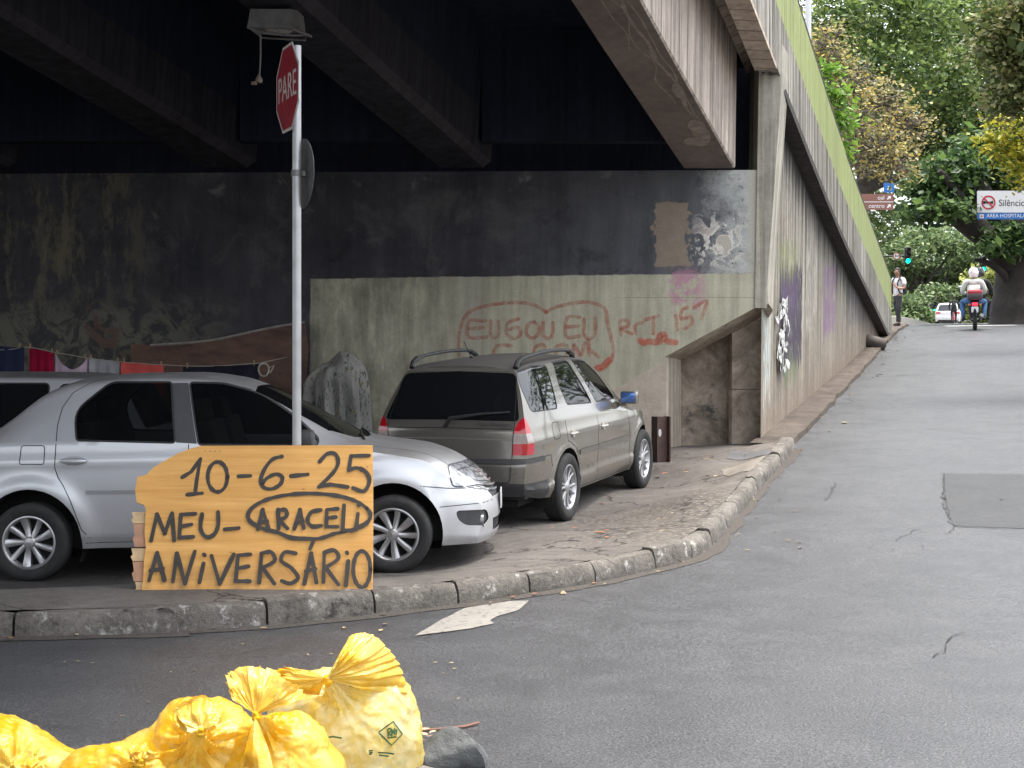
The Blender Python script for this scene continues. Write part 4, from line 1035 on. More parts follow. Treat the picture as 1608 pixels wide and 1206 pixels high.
sal.emit('headlight', 'headlight', M_LAMP); sal.emit('fog', 'fog_lamp_housing', M_PLAST, push=.012)
sal.emit('grille', 'grille', M_PLAST, joined=True, push=.012); sal.emit('intake', 'bumper_intake', M_DARK, joined=True, push=.01)
wells(sal, arch_s)
for sg in (-1, 1):
    wheel(SR, (0, .79*sg, .28), sg, .283, .19, .193, 'cap', .35); wheel(SR, (2.63, .79*sg, .28), sg, .283, .19, .193, 'cap', .1, R(-2))
m = MB()
for pl in (d1[:3]+d1[3:],): sal.line(m, 'side', pl, .006, sg=(1, -1))
sal.line(m, 'side', [(1.164, .27), (1.164, .965)], .006, sg=(1, -1)); sal.line(m, 'side', [(2.18, .262), (2.20, .55), (2.17, .90)], .006, sg=(1, -1))
sal.line(m, 'side', [(.4, .262), (2.18, .262)], .005, sg=(1, -1))
sal.line(m, 'top', [(3.20, 0), (3.18, .3), (3.09, .60)], .007, sg=(1, -1)); sal.line(m, 'top', [(2.5, .69), (2.9, .672), (3.12, .61)], .006, sg=(1, -1))
bl = [spx(*q) for q in ((660, 763), (700, 768), (712, 769), (764, 770))]; sal.line(m, 'side', bl, .006, sg=(1, -1))
fl = rpoly([spx(*q) for q in ((33, 702), (36, 700), (70, 700), (70, 729), (31, 729))], .02); sal.line(m, 'side', fl+[fl[0]], .006, sg=(-1,))
m.build('panel_gap', M_DARK, SR, world=False, fix=False)
st_ = [spx(135, 773), spx(215, 773.5)]
for sg in (1, -1):
    for ln_ in ([st_[0], (1.12, st_[1][1])], [(1.2, st_[1][1]), (2.1, st_[1][1]-.005)]):
        m = MB(); sal.line(m, 'side', ln_, .026, .006, sg=(sg,)); m.build('rub_strip', pm('grey_rub_strip', (.25, .255, .265), .5, .1), SR, world=False, fix=False)
m = MB(); sal.line(m, 'side', [spx(*q) for q in ((169, 590.5), (200, 588), (289, 587), (345, 590))], .012, .002, sg=(1, -1)); m.build('roof_gutter', M_RUB, SR, world=False, fix=False)
for sg in (1, -1):          # door mirrors, wipers, lamp details
    m = MB(); m.box((2.02, .93*sg, .985), (.13, .19, .135), bev=.045); m.box((2.05, .85*sg, .95), (.08, .10, .05), bev=.02); m.build('door_mirror', M_PLAST, SR, world=False)
    p_, n_ = sal.ray('front', .58, .34); m = MB(); m.lathe([(.0, .004), (.042, .0), (.05, .012), (.055, .0), (.055, -.03)], c=(p_.x-.03, (p_.y+.02)*sg, p_.z), axis='x', n=18); m.build('fog_lamp', pm('fog_glass', (.12, .12, .13), .15, .1, 30, coat=1), SR, world=False)
m = MB(); h0, n0 = sal.ray('top', 2.30, .05); h1, n1 = sal.ray('top', 2.24, .55)
m.tube([Vector((2.40, -.45, .955)), Vector((2.37, -.3, .972)), Vector((2.32, .1, .995))], .008, 6); m.tube([Vector((2.39, .12, .96)), Vector((2.35, .3, .978)), Vector((2.28, .58, .99))], .008, 6); m.build('wiper', M_RUB, SR, world=False)
m = MB()
for k in range(5):
    sal.line(m, 'front', [(y*.068, .535+.034*k+.0006*y*y) for y in range(0, 10-k)], .014, .006, sg=(1, -1))
m.build('grille_bar', pm('grille_chrome', (.6, .6, .6), .2, .05, metal=.9), SR, world=False, fix=False)
m = MB(); sal.line(m, 'side', hl+[hl[0]], .011, .002, sg=(1, -1)); sal.line(m, 'side', [spx(*q) for q in ((690, 797), (730, 795), (778, 793))], .006, .001, sg=(1, -1)); m.build('lamp_gap', pm('soft_gap', (.04, .04, .042), .6, .1), SR, world=False, fix=False)
x0 = sal.ray('front', 0, .46)[0].x; solid_box('number_plate', SR, (x0+.014, 0, .455), (.012, .40, .13), pm('grey_plate', (.5, .5, .5), .4, .05), .004)
solid_box('underbody', SR, (1.25, 0, .30), (3.9, 1.30, .20), M_DARK, .02)

seats(SR, ((1.35, -.36, .5), (1.35, .36, .5), (.45, 0, 1.2)), .30, .90)
m = MB(); m.tube([(1.98+.05*math.sin(q), .36+.18*math.cos(q), .86+.17*math.sin(q)) for q in [k*math.pi/12 for k in range(24)]], .016, 7, closed=True); m.build('steering_wheel', M_RUB, SR, world=False)
# --- champagne estate, three-quarter rear
WR = thing('beige_estate_car', (.447-.0, 14.3, .02), 'champagne grey estate car with roof rails seen from behind, parked nose to the bridge wall', 'car')
yaw = R(90-21.5); pit = math.atan2(.115, 2.43)
rc = Vector((.485, 14.3, .075)); ax = Vector((math.cos(yaw), math.sin(yaw), 0)); lf = Vector((-ax.y, ax.x, 0))
WR.location = rc+lf*.76-Vector((0, 0, .0)); WR.rotation_euler = (0, -pit, yaw)
def wpx(px, py, y=None, x=None):      # photo pixel -> estate's own frame, on a plane y=const (side) or x=const (rear)
    M_ = MW(WR); yy = -.76 if y is None else y; c = None
    for _ in range(5):
        if x is None: c = M_.inverted() @ hit(px, py, M_ @ Vector((0, yy, 0)), M_.to_3x3() @ Vector((0, 1, 0)))
        else: c = M_.inverted() @ hit(px, py, M_ @ Vector((x+sinterp(T2['xr'], c.z if c else .9), 0, 0)), M_.to_3x3() @ Vector((1, 0, 0)))
        if y is None and x is None: yy = -interp([(.3, .79), (.90, .785), (1.0, .75), (1.47, .565)], c.z)
    return (c.x, c.z) if x is None else (c.y, c.z)
B_R = (0, .315); B_F = (2.43, .315)
def w_bulge(x, z):
    b = 0
    for (cx, cz) in (B_R, B_F):
        d = math.hypot(x-cx, z-cz); b += .018*math.exp(-((d-.37)/.06)**2) if d > .37 else .018
    if z < .40: b += .012
    return b+.006*math.exp(-((z-.80)/.05)**2)
T2 = dict(X0=-.92, X1=3.16, zb=[(-.92, .33), (-.6, .28), (.4, .24), (2.1, .24), (3.16, .26)],
    be=[(-.92, .945), (0, .95), (1.0, .93), (1.9, .89), (2.3, .85), (2.7, .80), (3.0, .72), (3.16, .58)],
    tp=[(-.92, 1.475), (-.6, 1.50), (0, 1.52), (.7, 1.525), (1.1, 1.51), (1.4, 1.455), (1.7, 1.29), (2.05, 1.03), (2.2, .955), (2.6, .89), (2.95, .79), (3.1, .70), (3.16, .60)],
    wl=[(-.92, .73), (-.5, .765), (2.6, .765), (3.16, .68)], wm=[(-.92, .765), (-.4, .79), (.6, .80), (2.2, .795), (2.8, .75), (3.16, .66)],
    wt=[(-.92, .565), (-.3, .58), (.9, .57), (1.4, .56), (1.7, .60), (2.05, .66), (2.6, .64), (3.16, .55)],
    te=[(-.92, 1.43), (-.6, 1.455), (0, 1.475), (.7, 1.48), (1.1, 1.465), (1.4, 1.41), (1.7, 1.25), (2.05, 1.0), (2.2, .93), (2.6, .87), (2.95, .77), (3.1, .68), (3.16, .59)],
    rr=[(-.92, .05), (0, .07), (1.5, .07), (3.16, .04)],
    xr=[(.28, .05), (.36, .01), (.45, -.02), (.63, -.02), (.645, .0), (.9, .02), (.98, .045), (1.2, .17), (1.42, .30), (1.46, .335), (1.51, .36)],
    xf=[(.2, .06), (.35, 0), (.5, 0), (.6, .04), (.7, .1)], cr=.035, cr6=.07, nr=.045, nf=.08, cf=.15, wL=.75, bulge=w_bulge)
wag = Car(T2, WR)
arch_w = [arch_poly(*B_R, .365, 0), arch_poly(*B_F, .365, 0)]
for a in arch_w: wag.region('arch', 'side', a, lambda c, n: c.y > .3)
q6 = lambda L: [(x/2.978+450, y/2.978+400) for x, y in L]
qg = rpoly([wpx(*q) for q in q6([(1098, 552), (1150, 522), (1207, 520), (1257, 715), (1152, 731), (1112, 620)])], [.03, .05, .03, .03, .04, .06])
rg = rpoly([wpx(*q) for q in q6([(1241, 506), (1308, 495), (1418, 688), (1302, 697), (1262, 610)])], [.02, .03, .02, .03, .05])
fg = rpoly([wpx(*q) for q in q6([(1330, 491), (1395, 497), (1470, 560), (1537, 668), (1440, 684)])], [.02, .05, .12, .03, .02])
print('quarter', qg[0], qg[-1]); print('reardoor', [tuple(round(v, 2) for v in q) for q in rg]); print('front', [tuple(round(v, 2) for v in q) for q in fg])
wag.region('quarter_glass', 'side', qg); wag.region('rear_side_glass', 'side', rg); wag.region('front_side_glass', 'side', fg)
for wnd in (qg, rg, fg): wag.region('rubber', 'side', offset(wnd, .013))
RGP = rpoly([(-.01, 1.005), (.655, .995), (.54, 1.405), (-.01, 1.425)], [0, .05, .05, 0])
wag.region('rear_glass', 'rear', RGP, lambda c, n: n.x < -.15 and c.x < 0)
tl = rpoly([(.595, .70), (.9, .70), (.9, 1.03), (.68, 1.035), (.62, .95)], [.03, .0, .0, .05, .06])
LX = -.745
def tcond(c, n): return c.x < LX-(abs(c.z-.80)*.22 if c.z > .8 else 0) and c.y > .5
wag.region('lampcut', 'side', [(-1.2, .66), (LX, .66), (LX, .80), (LX-.05, 1.03), (LX-.05, 1.08), (-1.2, 1.08)], lambda c, n: False)
plane_cut(wag.bm, 'side', [(LX, .66), (LX, .80), (LX-.05, 1.03), (LX-.06, 1.08)], lambda c, n: c.y > .5 and c.x < -.5)
for za, zb_, nm in ((.70, .80, 'lamp_low'), (.80, .89, 'lamp_mid'), (.89, 1.04, 'lamp_top')):
    plane_cut(wag.bm, 'rear', [(.5, za), (.95, za), (.95, zb_), (.5, zb_)], lambda c, n: c.x < -.6)
plane_cut(wag.bm, 'rear', tl, lambda c, n: c.x < -.6)
wag.regions.pop()
for za, zb_, nm in ((.70, .80, 'lamp_low'), (.80, .89, 'lamp_mid'), (.89, 1.04, 'lamp_top')):
    pol = [p for p in tl]
    wag.regions.append((nm, 'rear', tl, (lambda za, zb_: (lambda c, n: tcond(c, n) and za <= c.z < zb_))(za, zb_)))
wag.region('bumper_strip', 'rear', [(-.01, .625), (.95, .625), (.95, .668), (-.01, .668)], lambda c, n: c.x < -.55)
TG = rpoly([(-.01, .46), (.585, .46), (.60, .68), (.615, .98), (.585, 1.20), (.545, 1.43), (-.01, 1.455)], [0, .04, .02, .05, .1, .05, 0])
wag.region('tailgate', 'rear', TG, lambda c, n: n.x < -.15 and c.x < .1)
wag.region('bumper_low', 'rear', [(-.01, .2), (.62, .2), (.95, .38), (.95, .44), (.58, .455), (-.01, .455)], lambda c, n: c.x < -.45)
wag.region('bumper', 'rear', [(-.01, .2), (.95, .2), (.95, .66), (-.01, .66)], lambda c, n: c.x < -.43)
wag.region('windshield', 'top', [(1.42, -.01), (2.03, -.01), (1.99, .4), (1.86, .60), (1.47, .535), (1.40, .3)])
dx = [.02, .90, 1.82]
wag.region('pillar', 'side', [(rg[0][0]+.3, 0), (rg[0][0]+.3, .01), (rg[0][0]+.31, 0)])
wag.region('rear_door', 'side', [(.36, .262), (.93, .262), (.93, 1.0), (.60, 1.45), (.10, 1.46), (.02, 1.3), (.02, .75), (.25, .66), (.36, .5)])
wag.region('front_door', 'side', [(.936, .262), (1.98, .262), (2.0, .6), (1.93, .90), (1.7, 1.2), (1.35, 1.41), (.61, 1.455), (.936, 1.0)])
wag.region('arch2', 'side', [(9, 9), (9.1, 9), (9, 9.1)])
wag.split()
M_CHAM = car_paint('champagne_car_paint', (.20, .186, .16), metal=.6, rough=.24, dirt=(.13, .115, .10))
wag.emit('body', 'body', M_CHAM, joined=True); tg_ = wag.emit('tailgate', 'tailgate', M_CHAM, joined=True)[0]; bu_ = wag.emit('bumper', 'bumper', M_CHAM, joined=True)[0]
wag.emit('rear_glass', 'rear_window', M_GLASS, tg_, joined=True, push=.003); wag.emit('windshield', 'windshield', M_SGL, joined=True, push=.004)
wag.emit('bumper_low', 'bumper_skirt', M_PLAST, bu_, joined=True)
wag.emit('bumper_strip', 'bumper_strip', M_PLAST, bu_, joined=True, push=-.006)
for sg in (1, -1):
    rdo = wag.emit('rear_door', 'door', M_CHAM, sides=sg)[0]; fdo = wag.emit('front_door', 'door', M_CHAM, sides=sg)[0]
    wag.emit('rear_side_glass', 'window', M_SGL, rdo, sides=sg, push=.006); wag.emit('front_side_glass', 'window', M_SGL, fdo, sides=sg, push=.006); wag.emit('quarter_glass', 'quarter_window', M_GLASS, sides=sg, push=.004)
    l_ = wag.emit('lamp_top', 'tail_lamp', M_RED, sides=sg)[0]; wag.emit('lamp_mid', 'lamp_lens', M_SMOKE, l_, sides=sg); wag.emit('lamp_low', 'lamp_lens', M_RED, l_, sides=sg)
    for dxx, zz, dr in ((.19, .80, rdo), (1.10, .79, fdo)):
        y = wag.ray('side', dxx, zz)[0].y; m = MB(); m.tube([(dxx-.07, (y-.002)*sg, zz), (dxx-.06, (y+.014)*sg, zz), (dxx+.06, (y+.014)*sg, zz), (dxx+.07, (y-.002)*sg, zz)], .014, 8); m.lathe([(0, .004), (.035, .002), (.038, -.01)], c=(dxx-.02, y*1.0*sg, zz), axis='y', n=18); m.build('handle', pm('silver_handle', (.55, .53, .49), .3, .05, metal=.5), dr, world=False)
    m = MB(); m.box((1.70, .885*sg, 1.03), (.10, .18, .135), bev=.04); m.box((1.74, .80*sg, .97), (.07, .09, .07), bev=.02); mo = m.build('door_mirror', M_CHAM, WR, world=False)
    m = MB(); m.box((1.648, .885*sg, 1.03), (.004, .145, .10), bev=.0015); m.build('mirror_glass', pm('blue_mirror', (.10, .20, .5), .08, .02, metal=.6), mo, world=False)
    m = MB(); pts = [(-.52, .515*sg, 1.465), (-.45, .525*sg, 1.515), (-.2, .53*sg, 1.548), (.3, .53*sg, 1.565), (.75, .525*sg, 1.555), (.95, .52*sg, 1.525), (1.0, .515*sg, 1.485)]
    m.tube(smooth(pts, 5), .017, 8); m.build('roof_rail', M_PLAST, WR, world=False)
    m = MB(); m.tube([(-.54, .515*sg, 1.45), (-.50, .518*sg, 1.497), (-.40, .525*sg, 1.53)], .026, 8); m.build('rail_foot', M_RUB, WR, world=False); m = MB(); m.tube([(1.02, .51*sg, 1.465), (.97, .518*sg, 1.51), (.86, .522*sg, 1.538)], .026, 8); m.build('rail_foot', M_RUB, WR, world=False)
    m = MB(); wag.line(m, 'side', [(.38, .60), (.93, .60)], .05, .008, sg=(sg,)); m.build('rub_strip', pm('dark_taupe_strip', (.10, .092, .082), .5, .1), rdo, world=False, fix=False); m = MB(); wag.line(m, 'side', [(.94, .60), (1.95, .595)], .05, .008, sg=(sg,)); m.build('rub_strip', pm('dark_taupe_strip', (.10, .092, .082), .5, .1), fdo, world=False, fix=False)
wag.emit('rubber', 'window_seal', M_RUB)
wells(wag, arch_w)
for sg in (-1, 1):
    wheel(WR, (0, .735*sg, .315), sg, .315, .19, .212, 'alloy', .2); wheel(WR, (2.43, .735*sg, .315), sg, .315, .19, .212, 'alloy', .5)
m = MB()
wag.line(m, 'rear', [p for p in TG if p[0] > -.005 and p[1] < 1.39], .008, sg=(1, -1)); wag.line(m, 'rear', [(0, .46), (.56, .46)], .008, sg=(1, -1))
wag.line(m, 'side', [(.933, .262), (.933, .92)], .006, sg=(1, -1)); wag.line(m, 'side', [(.36, .262), (.36, .5), (.25, .66), (.02, .75), (.02, .94)], .006, sg=(1, -1)); wag.line(m, 'side', [(1.98, .262), (2.0, .6), (1.93, .88)], .006, sg=(1, -1)); wag.line(m, 'side', [(.36, .262), (1.98, .262)], .006, sg=(1, -1))
wag.line(m, 'side', [(-.70, .66), (-.40, .66), (-.36, .55)], .006, sg=(1, -1))
fq = rpoly([(-.33, .79), (-.17, .79), (-.17, .94), (-.33, .94)], .03); wag.line(m, 'side', fq+[fq[0]], .006, sg=(-1,))
wag.line(m, 'rear', [(0, .935), (.60, .928)], .007, sg=(1, -1))
m.build('panel_gap', M_DARK, WR, world=False, fix=False)
m = MB(); wag.line(m, 'rear', [(0, .845), (.59, .835)], .012, .001, sg=(1, -1)); m.build('tailgate_crease', pm('dark_champagne', (.20, .185, .16), .4, .1, metal=.4), tg_, world=False, fix=False)
m = MB(); a = wag.ray('rear', -.02, 1.00)[0]; b = wag.ray('rear', -.30, 1.06)[0]; c_ = wag.ray('rear', -.56, 1.075)[0]
m.tube([a+Vector((-.02, .05, -.05)), a+Vector((-.04, 0, .02)), b+Vector((-.035, 0, 0)), c_+Vector((-.02, 0, 0))], [.022, .018, .012, .009], 8)
m.build('rear_wiper', M_RUB, tg_, world=False)
p_ = wag.ray('rear', .03, .72)[0]; m = MB(); m.lathe([(0, -.004), (.018, -.003), (.02, .004)], c=p_, axis='x', n=14); m.build('lock', M_DARK, tg_, world=False)
def badge(txt, y, z, size, mat):
    vs, fs = text_mesh(txt, size, extrude=.001); m = MB(); pv = []
    for v in vs:
        h, n = wag.ray('rear', y-v.x, z+v.y)
        pv.append(h+n*(.002+v.z))
    m.add(pv, fs); return m.build('badge', mat, tg_, world=False)
badge('Palio Weekend', -.435, .965, .052, M_RUB); badge('EX', -.53, .932, .032, M_RUB)
m = MB(); m.tube([(-.1, .1, 1.51), (-.28, .1, 1.68)], .004, 6); m.tube([(-.08, .1, 1.505), (-.12, .1, 1.53)], .012, 8); m.build('aerial', M_RUB, WR, world=False)
solid_box('underbody', WR, (1.1, 0, .32), (3.7, 1.2, .2), M_DARK, .02)
m = MB()
for sx in ((-.86, -.3),): m.box((-.80, -.25, .33), (.10, .9, .06), bev=.02)
m.build('exhaust_silencer', M_DARK, WR, world=False)

seats(WR, ((1.25, -.34, .48), (1.25, .34, .48), (.35, 0, 1.15)), .32, .92)
# --- third car, mostly hidden behind the saloon
HR = thing('parked_hatchback', (-4.12, 14.45, .02), 'pale silver car whose dark roof and windows show behind the rear of the silver saloon', 'car', rot=(0, 0, R(180)))
HR.scale = (1, 1, .945); T3 = dict(T2); hat = Car(T3, HR, 70, 16, 14, 8)
w1 = rpoly([(-.62, 1.0), (-.08, 1.0), (-.06, 1.40), (-.42, 1.40)], .05); w2 = rpoly([(.03, 1.0), (.85, 1.0), (.85, 1.41), (.05, 1.41)], .04); w3 = rpoly([(.93, 1.0), (1.75, .99), (1.35, 1.37), (.93, 1.41)], .05)
for wnd in (w1, w2, w3): hat.region('glass', 'side', wnd)
for wnd in (w1, w2, w3): hat.region('rubber', 'side', offset(wnd, .015))
ah = [arch_poly(0, .30, .35, 0), arch_poly(2.43, .30, .35, 0)]
for a in ah: hat.region('arch', 'side', a, lambda c, n: c.y > .3)
hat.region('rear_glass', 'rear', RGP, lambda c, n: n.x < -.15 and c.x < 0); hat.region('windshield', 'top', [(1.42, -.01), (2.03, -.01), (1.99, .4), (1.86, .60), (1.47, .535), (1.40, .3)])
hat.split(); hat.emit('body', 'body', M_SIL, joined=True); hat.emit('glass', 'window', M_GLASS, push=.006); hat.emit('rubber', 'window_seal', M_RUB); hat.emit('rear_glass', 'rear_window', M_GLASS, joined=True); hat.emit('windshield', 'windshield', M_GLASS, joined=True)
wells(hat, ah)
for sg in (-1, 1):
    wheel(HR, (0, .735*sg, .295), sg, .295, .18, .19, 'cap'); wheel(HR, (2.43, .735*sg, .295), sg, .295, .18, .19, 'cap')
# ---------------------------------------------------------------- sign post, board, lamp, post
M_GALV = pm('galvanised_steel', (.40, .405, .41), .42, .2, 5, metal=.55)
pb = Vector((-1.392, 9.95, 0)); pb.z = gz(pb.x, pb.y)
po = thing('stop_sign_post', pb, 'red octagonal PARE sign on a grey steel post behind the wooden board', 'road sign')
ztop = P(466, 72, 9.95).z
mb = MB(); mb.tube([pb-Vector((0, 0, .2)), Vector((pb.x, pb.y, ztop))], .029, 16); mb.build('pole', M_GALV, po)
yaw_s = R(-67)      # sign faces left and a little towards the camera
rs = Matrix.Rotation(yaw_s, 3, 'Z'); sc_ = P(459.5, 139, 9.92); sn = rs @ Vector((0, -1, 0))
def sign_pt(x, z, o=0): return sc_+rs @ Vector((x, -o, z))
def octa(r): return [(r*math.cos(R(22.5+45*k)), r*math.sin(R(22.5+45*k))) for k in range(8)]
Rs = .302
mb = MB(); mb.prism([sign_pt(x, z, .03) for x, z in octa(Rs)], sn*.004); mb.build('sign_back', M_GALV, po)
M_SRED = pm('sign_red', (.33, .012, .03), .42, .1, 4); M_SWHT = pm('sign_white', (.62, .60, .58), .45, .08, 5)
mb = MB(); mb.prism([sign_pt(x, z, .0345) for x, z in octa(Rs)], sn*.0006); mb.build('sign_border', M_SWHT, po)
mb = MB(); mb.prism([sign_pt(x, z, .0356) for x, z in octa(Rs-.02)], sn*.0006); mb.build('sign_face', M_SRED, po)
vs, fs = text_mesh('PARE', .19, extrude=.0004); wmax = max(v.x for v in vs)
mb = MB(); mb.add([sign_pt(v.x/wmax*.225, v.y*1.25, .0372+v.z) for v in vs], fs); mb.build('sign_lettering', M_SWHT, po)
# round sign seen from behind, with a clamp band
dc = P(475, 273, 10.02); r2 = Matrix.Rotation(R(-64), 3, 'Z'); dn = r2 @ Vector((0, 1, 0))
ring = [dc+r2 @ Vector((.228*math.cos(q), 0, .228*math.sin(q))) for q in [k*math.pi/24 for k in range(48)]]
mb = MB(); mb.prism(ring, dn*.004); mb.build('round_sign_back', pm('dull_aluminium', (.095, .098, .10), .6, .25, 6, metal=.3), po)
mb = MB(); zc = P(466, 272, 9.95).z; mb.lathe([(.0285, -.02), (.036, -.02), (.036, .02), (.0285, .02)], c=(pb.x, pb.y, zc), n=16, closed=True); mb.box((pb.x+.03, pb.y+.03, zc), (.05, .05, .03)); mb.build('clamp', pm('dull_clamp', (.16, .16, .16), .5, .2, metal=.4), po)

# wooden board with the hand-written message
by0 = 9.585; bz = gz(-1.6, by0)+.004
bn = Vector((-.0, -.9, .30)).normalized(); b0 = Vector((-1.6, by0, bz))
bo = thing('wooden_board', b0, 'orange wooden panel with black hand lettering leaning on the sign post by the kerb', 'sign')
def B(px, py, o=0): return hit(px, py, b0, bn)+bn*o
def board_mat():
    s = Mat('orange_plywood'); p = s.pos(); q = s.sep(p); v = s.comb(s.m('MULTIPLY', q[0], .7), 0, s.m('MULTIPLY', q[2], 14))
    g = s.noise(v, 1.6, 6, .6, 1.2); g2 = s.noise(s.vs(v, (1, 1, 5)), 3, 4, .7); st = s.noise(p, 2.5, 4, .6)
    c = s.mix(s.mr(g, .3, .7), (.53, .26, .062, 1), (.69, .385, .12, 1)); c = s.mix(s.m('MULTIPLY', s.mr(g2, .56, .72), .55), c, (.36, .15, .032, 1)); c = s.mulc(c, s.mr(st, .3, .7, .92, 1.06))
    dr = s.m('MULTIPLY', s.mr(q[2], .32, .16), s.mr(s.noise(p, 9, 5), .45, .65)); c = s.mix(s.m('MULTIPLY', dr, .45), c, (.18, .12, .07, 1))
    kn = s.vor(s.comb(q[0], 0, s.m('MULTIPLY', q[2], 2.2)), 3.1); c = s.mix(s.m('MULTIPLY', s.mr(kn, .05, .02), .8), c, (.16, .07, .025, 1))
    s.set(col=c, rough=.55, spec=.35); s.bump(g2, .15, .004); return s.mat
ol = [(316, 700), (585, 699), (586, 812), (585, 927), (400, 930), (222, 932), (225, 905), (226, 880), (229, 860), (227, 835), (229, 800), (226, 793), (215, 789), (212, 770), (216, 749), (231, 745), (234, 741), (241, 734), (263, 721), (280, 712), (297, 705)]
mb = MB(); mb.prism([B(*q) for q in ol], -bn*.018); mb.build('panel', board_mat(), bo)
M_PINE = pm('raw_pine', (.50, .36, .20), .8, .25, 14, .2, 60, world=True); M_PINK = pm('reddish_pine', (.40, .22, .14), .8, .3, 14, .2, 60, world=True)
for (x0, y0, x1, y1, m_) in ((206, 803, 240, 821, M_PINE), (208, 822, 240, 858, M_PINK), (205, 860, 240, 880, M_PINE), (207, 881, 240, 912, M_PINK), (211, 913, 240, 932, M_PINE)):
    mb = MB(); ring = [(x0, y0), (x1, y0), (x1, y1), (x0+2, y1), (x0-1, (y0+y1)/2+3), (x0+2, (y0+y1)/2)]; mb.prism([B(x, y, -.02) for x, y in ring], -bn*.07); mb.build('pallet_block', m_, bo)
c1 = lambda L: [(x/2.978, y/2.978+650) for x, y in L]
c2 = lambda L: [(x/2.978+500, y/2.978+650) for x, y in L]
def ell(cx, cy, rx, ry, n=14, a0=0): return [(cx+rx*math.cos(a0+2*math.pi*k/n), cy+ry*math.sin(a0+2*math.pi*k/n)) for k in range(n)]
L_ = []
def seg(*pts): L_.extend([[a, b] for a, b in zip(pts, pts[1:])])
seg(*c1([(852, 297), (895, 270), (938, 210)])); seg(*c1([(937, 212), (922, 300), (912, 375)])); seg(*c1([(876, 378), (946, 371)]))
L_.append(c1(ell(1018, 295, 46, 70, 12)+[(1064, 295)])); seg(*c1([(1116, 292), (1172, 290)]))
L_.append(c1([(1318, 200), (1275, 213), (1237, 260), (1220, 312), (1236, 345), (1275, 350), (1312, 328), (1320, 297), (1292, 282), (1250, 300), (1228, 325)])); seg(*c1([(1362, 291), (1440, 283)]))
L_.append(q6([(155, 968), (190, 932), (228, 933), (242, 972), (218, 1020), (152, 1086)])); seg(*q6([(152, 1086), (205, 1075), (287, 1087)]))
seg(*q6([(386, 940), (302, 942), (292, 1008)])); L_.append(q6([(292, 1008), (330, 998), (372, 1018), (388, 1060), (362, 1106), (312, 1092)]))
seg(*c1([(708, 594), (735, 470), (772, 560), (806, 466), (816, 592)])); seg(*c1([(915, 468), (847, 472), (840, 580), (905, 576)])); seg(*c1([(845, 528), (897, 518)]))
L_.append(c1([(946, 470), (940, 540), (968, 577), (1005, 562), (1022, 520), (1021, 460)])); seg(*c1([(1052, 541), (1118, 535)]))
L_.append([(486+96*math.cos(a)*(1+.02*math.sin(3*a)), 808.5+33*math.sin(a)+(5 if abs(a-1.6) < .3 else 0)) for a in [2*math.pi*k/26-.3 for k in range(27)]])
seg(*c1([(1208, 540), (1230, 450), (1258, 540)])); seg(*c1([(1214, 512), (1250, 503)])); seg(*c1([(1305, 538), (1302, 450)])); L_.append(c1([(1302, 452), (1338, 452), (1340, 482), (1306, 497)])); seg(*c1([(1306, 497), (1346, 538)]))
seg(*c1([(1378, 538), (1404, 450), (1422, 536)])); seg(*c1([(1386, 512), (1418, 506)])); L_.append(c1([(1500, 452), (1457, 462), (1440, 498), (1460, 528), (1502, 525)]))
seg(*c1([(1580, 446), (1530, 450), (1527, 530), (1580, 530)])); seg(*c1([(1530, 490), (1572, 485)])); seg(*c2([(121, 430), (115, 546), (162, 548)])); seg(*c2([(186, 470), (178, 542)])); seg(*c2([(189, 428), (192, 431)]))
seg(*c1([(700, 782), (738, 652), (772, 780)])); seg(*c1([(707, 735), (765, 726)])); seg(*c1([(812, 786), (830, 655), (868, 796), (914, 646)])); seg(*c1([(955, 702), (936, 790)])); seg(*c1([(956, 660), (960, 664)]))
seg(*c1([(992, 666), (1030, 797), (1096, 660)])); seg(*c1([(1174, 660), (1116, 664), (1105, 785), (1170, 786)])); seg(*c1([(1110, 726), (1165, 716)])); seg(*c1([(1215, 792), (1226, 658)])); L_.append(c1([(1224, 656), (1270, 650), (1287, 690), (1230, 722)])); seg(*c1([(1230, 722), (1286, 797)]))
L_.append(c1([(1385, 656), (1335, 650), (1318, 690), (1366, 725), (1396, 770), (1360, 796), (1320, 784)])); seg(*c1([(1426, 797), (1458, 655), (1482, 792)])); seg(*c1([(1434, 738), (1478, 728)])); seg(*c1([(1471, 590), (1452, 636)]))
seg(*c2([(26, 790), (30, 652)])); L_.append(c2([(30, 652), (76, 642), (95, 680), (36, 722)])); seg(*c2([(36, 722), (96, 802)])); seg(*c2([(141, 692), (131, 806)])); seg(*c2([(135, 652), (138, 656)])); L_.append(c2(ell(205, 730, 40, 84, 12)+[(245, 730)]))
strokes('lettering', L_, .0255, pm('black_marker', (.032, .027, .023), .6, .35, 9, world=True), bo, b0, bn, jitter=.32, off=.0012)
mb = MB()
for (x, y) in ((322, 708), (330, 708.5), (338, 708.7), (345, 709), (556, 733), (567, 733), (577, 733)): c = B(x, y, .0015); mb.tube([c, c+bn*.001], .004, 6)
mb.build('nail', pm('dull_nail', (.10, .09, .085), .5, .2, metal=.5), bo)

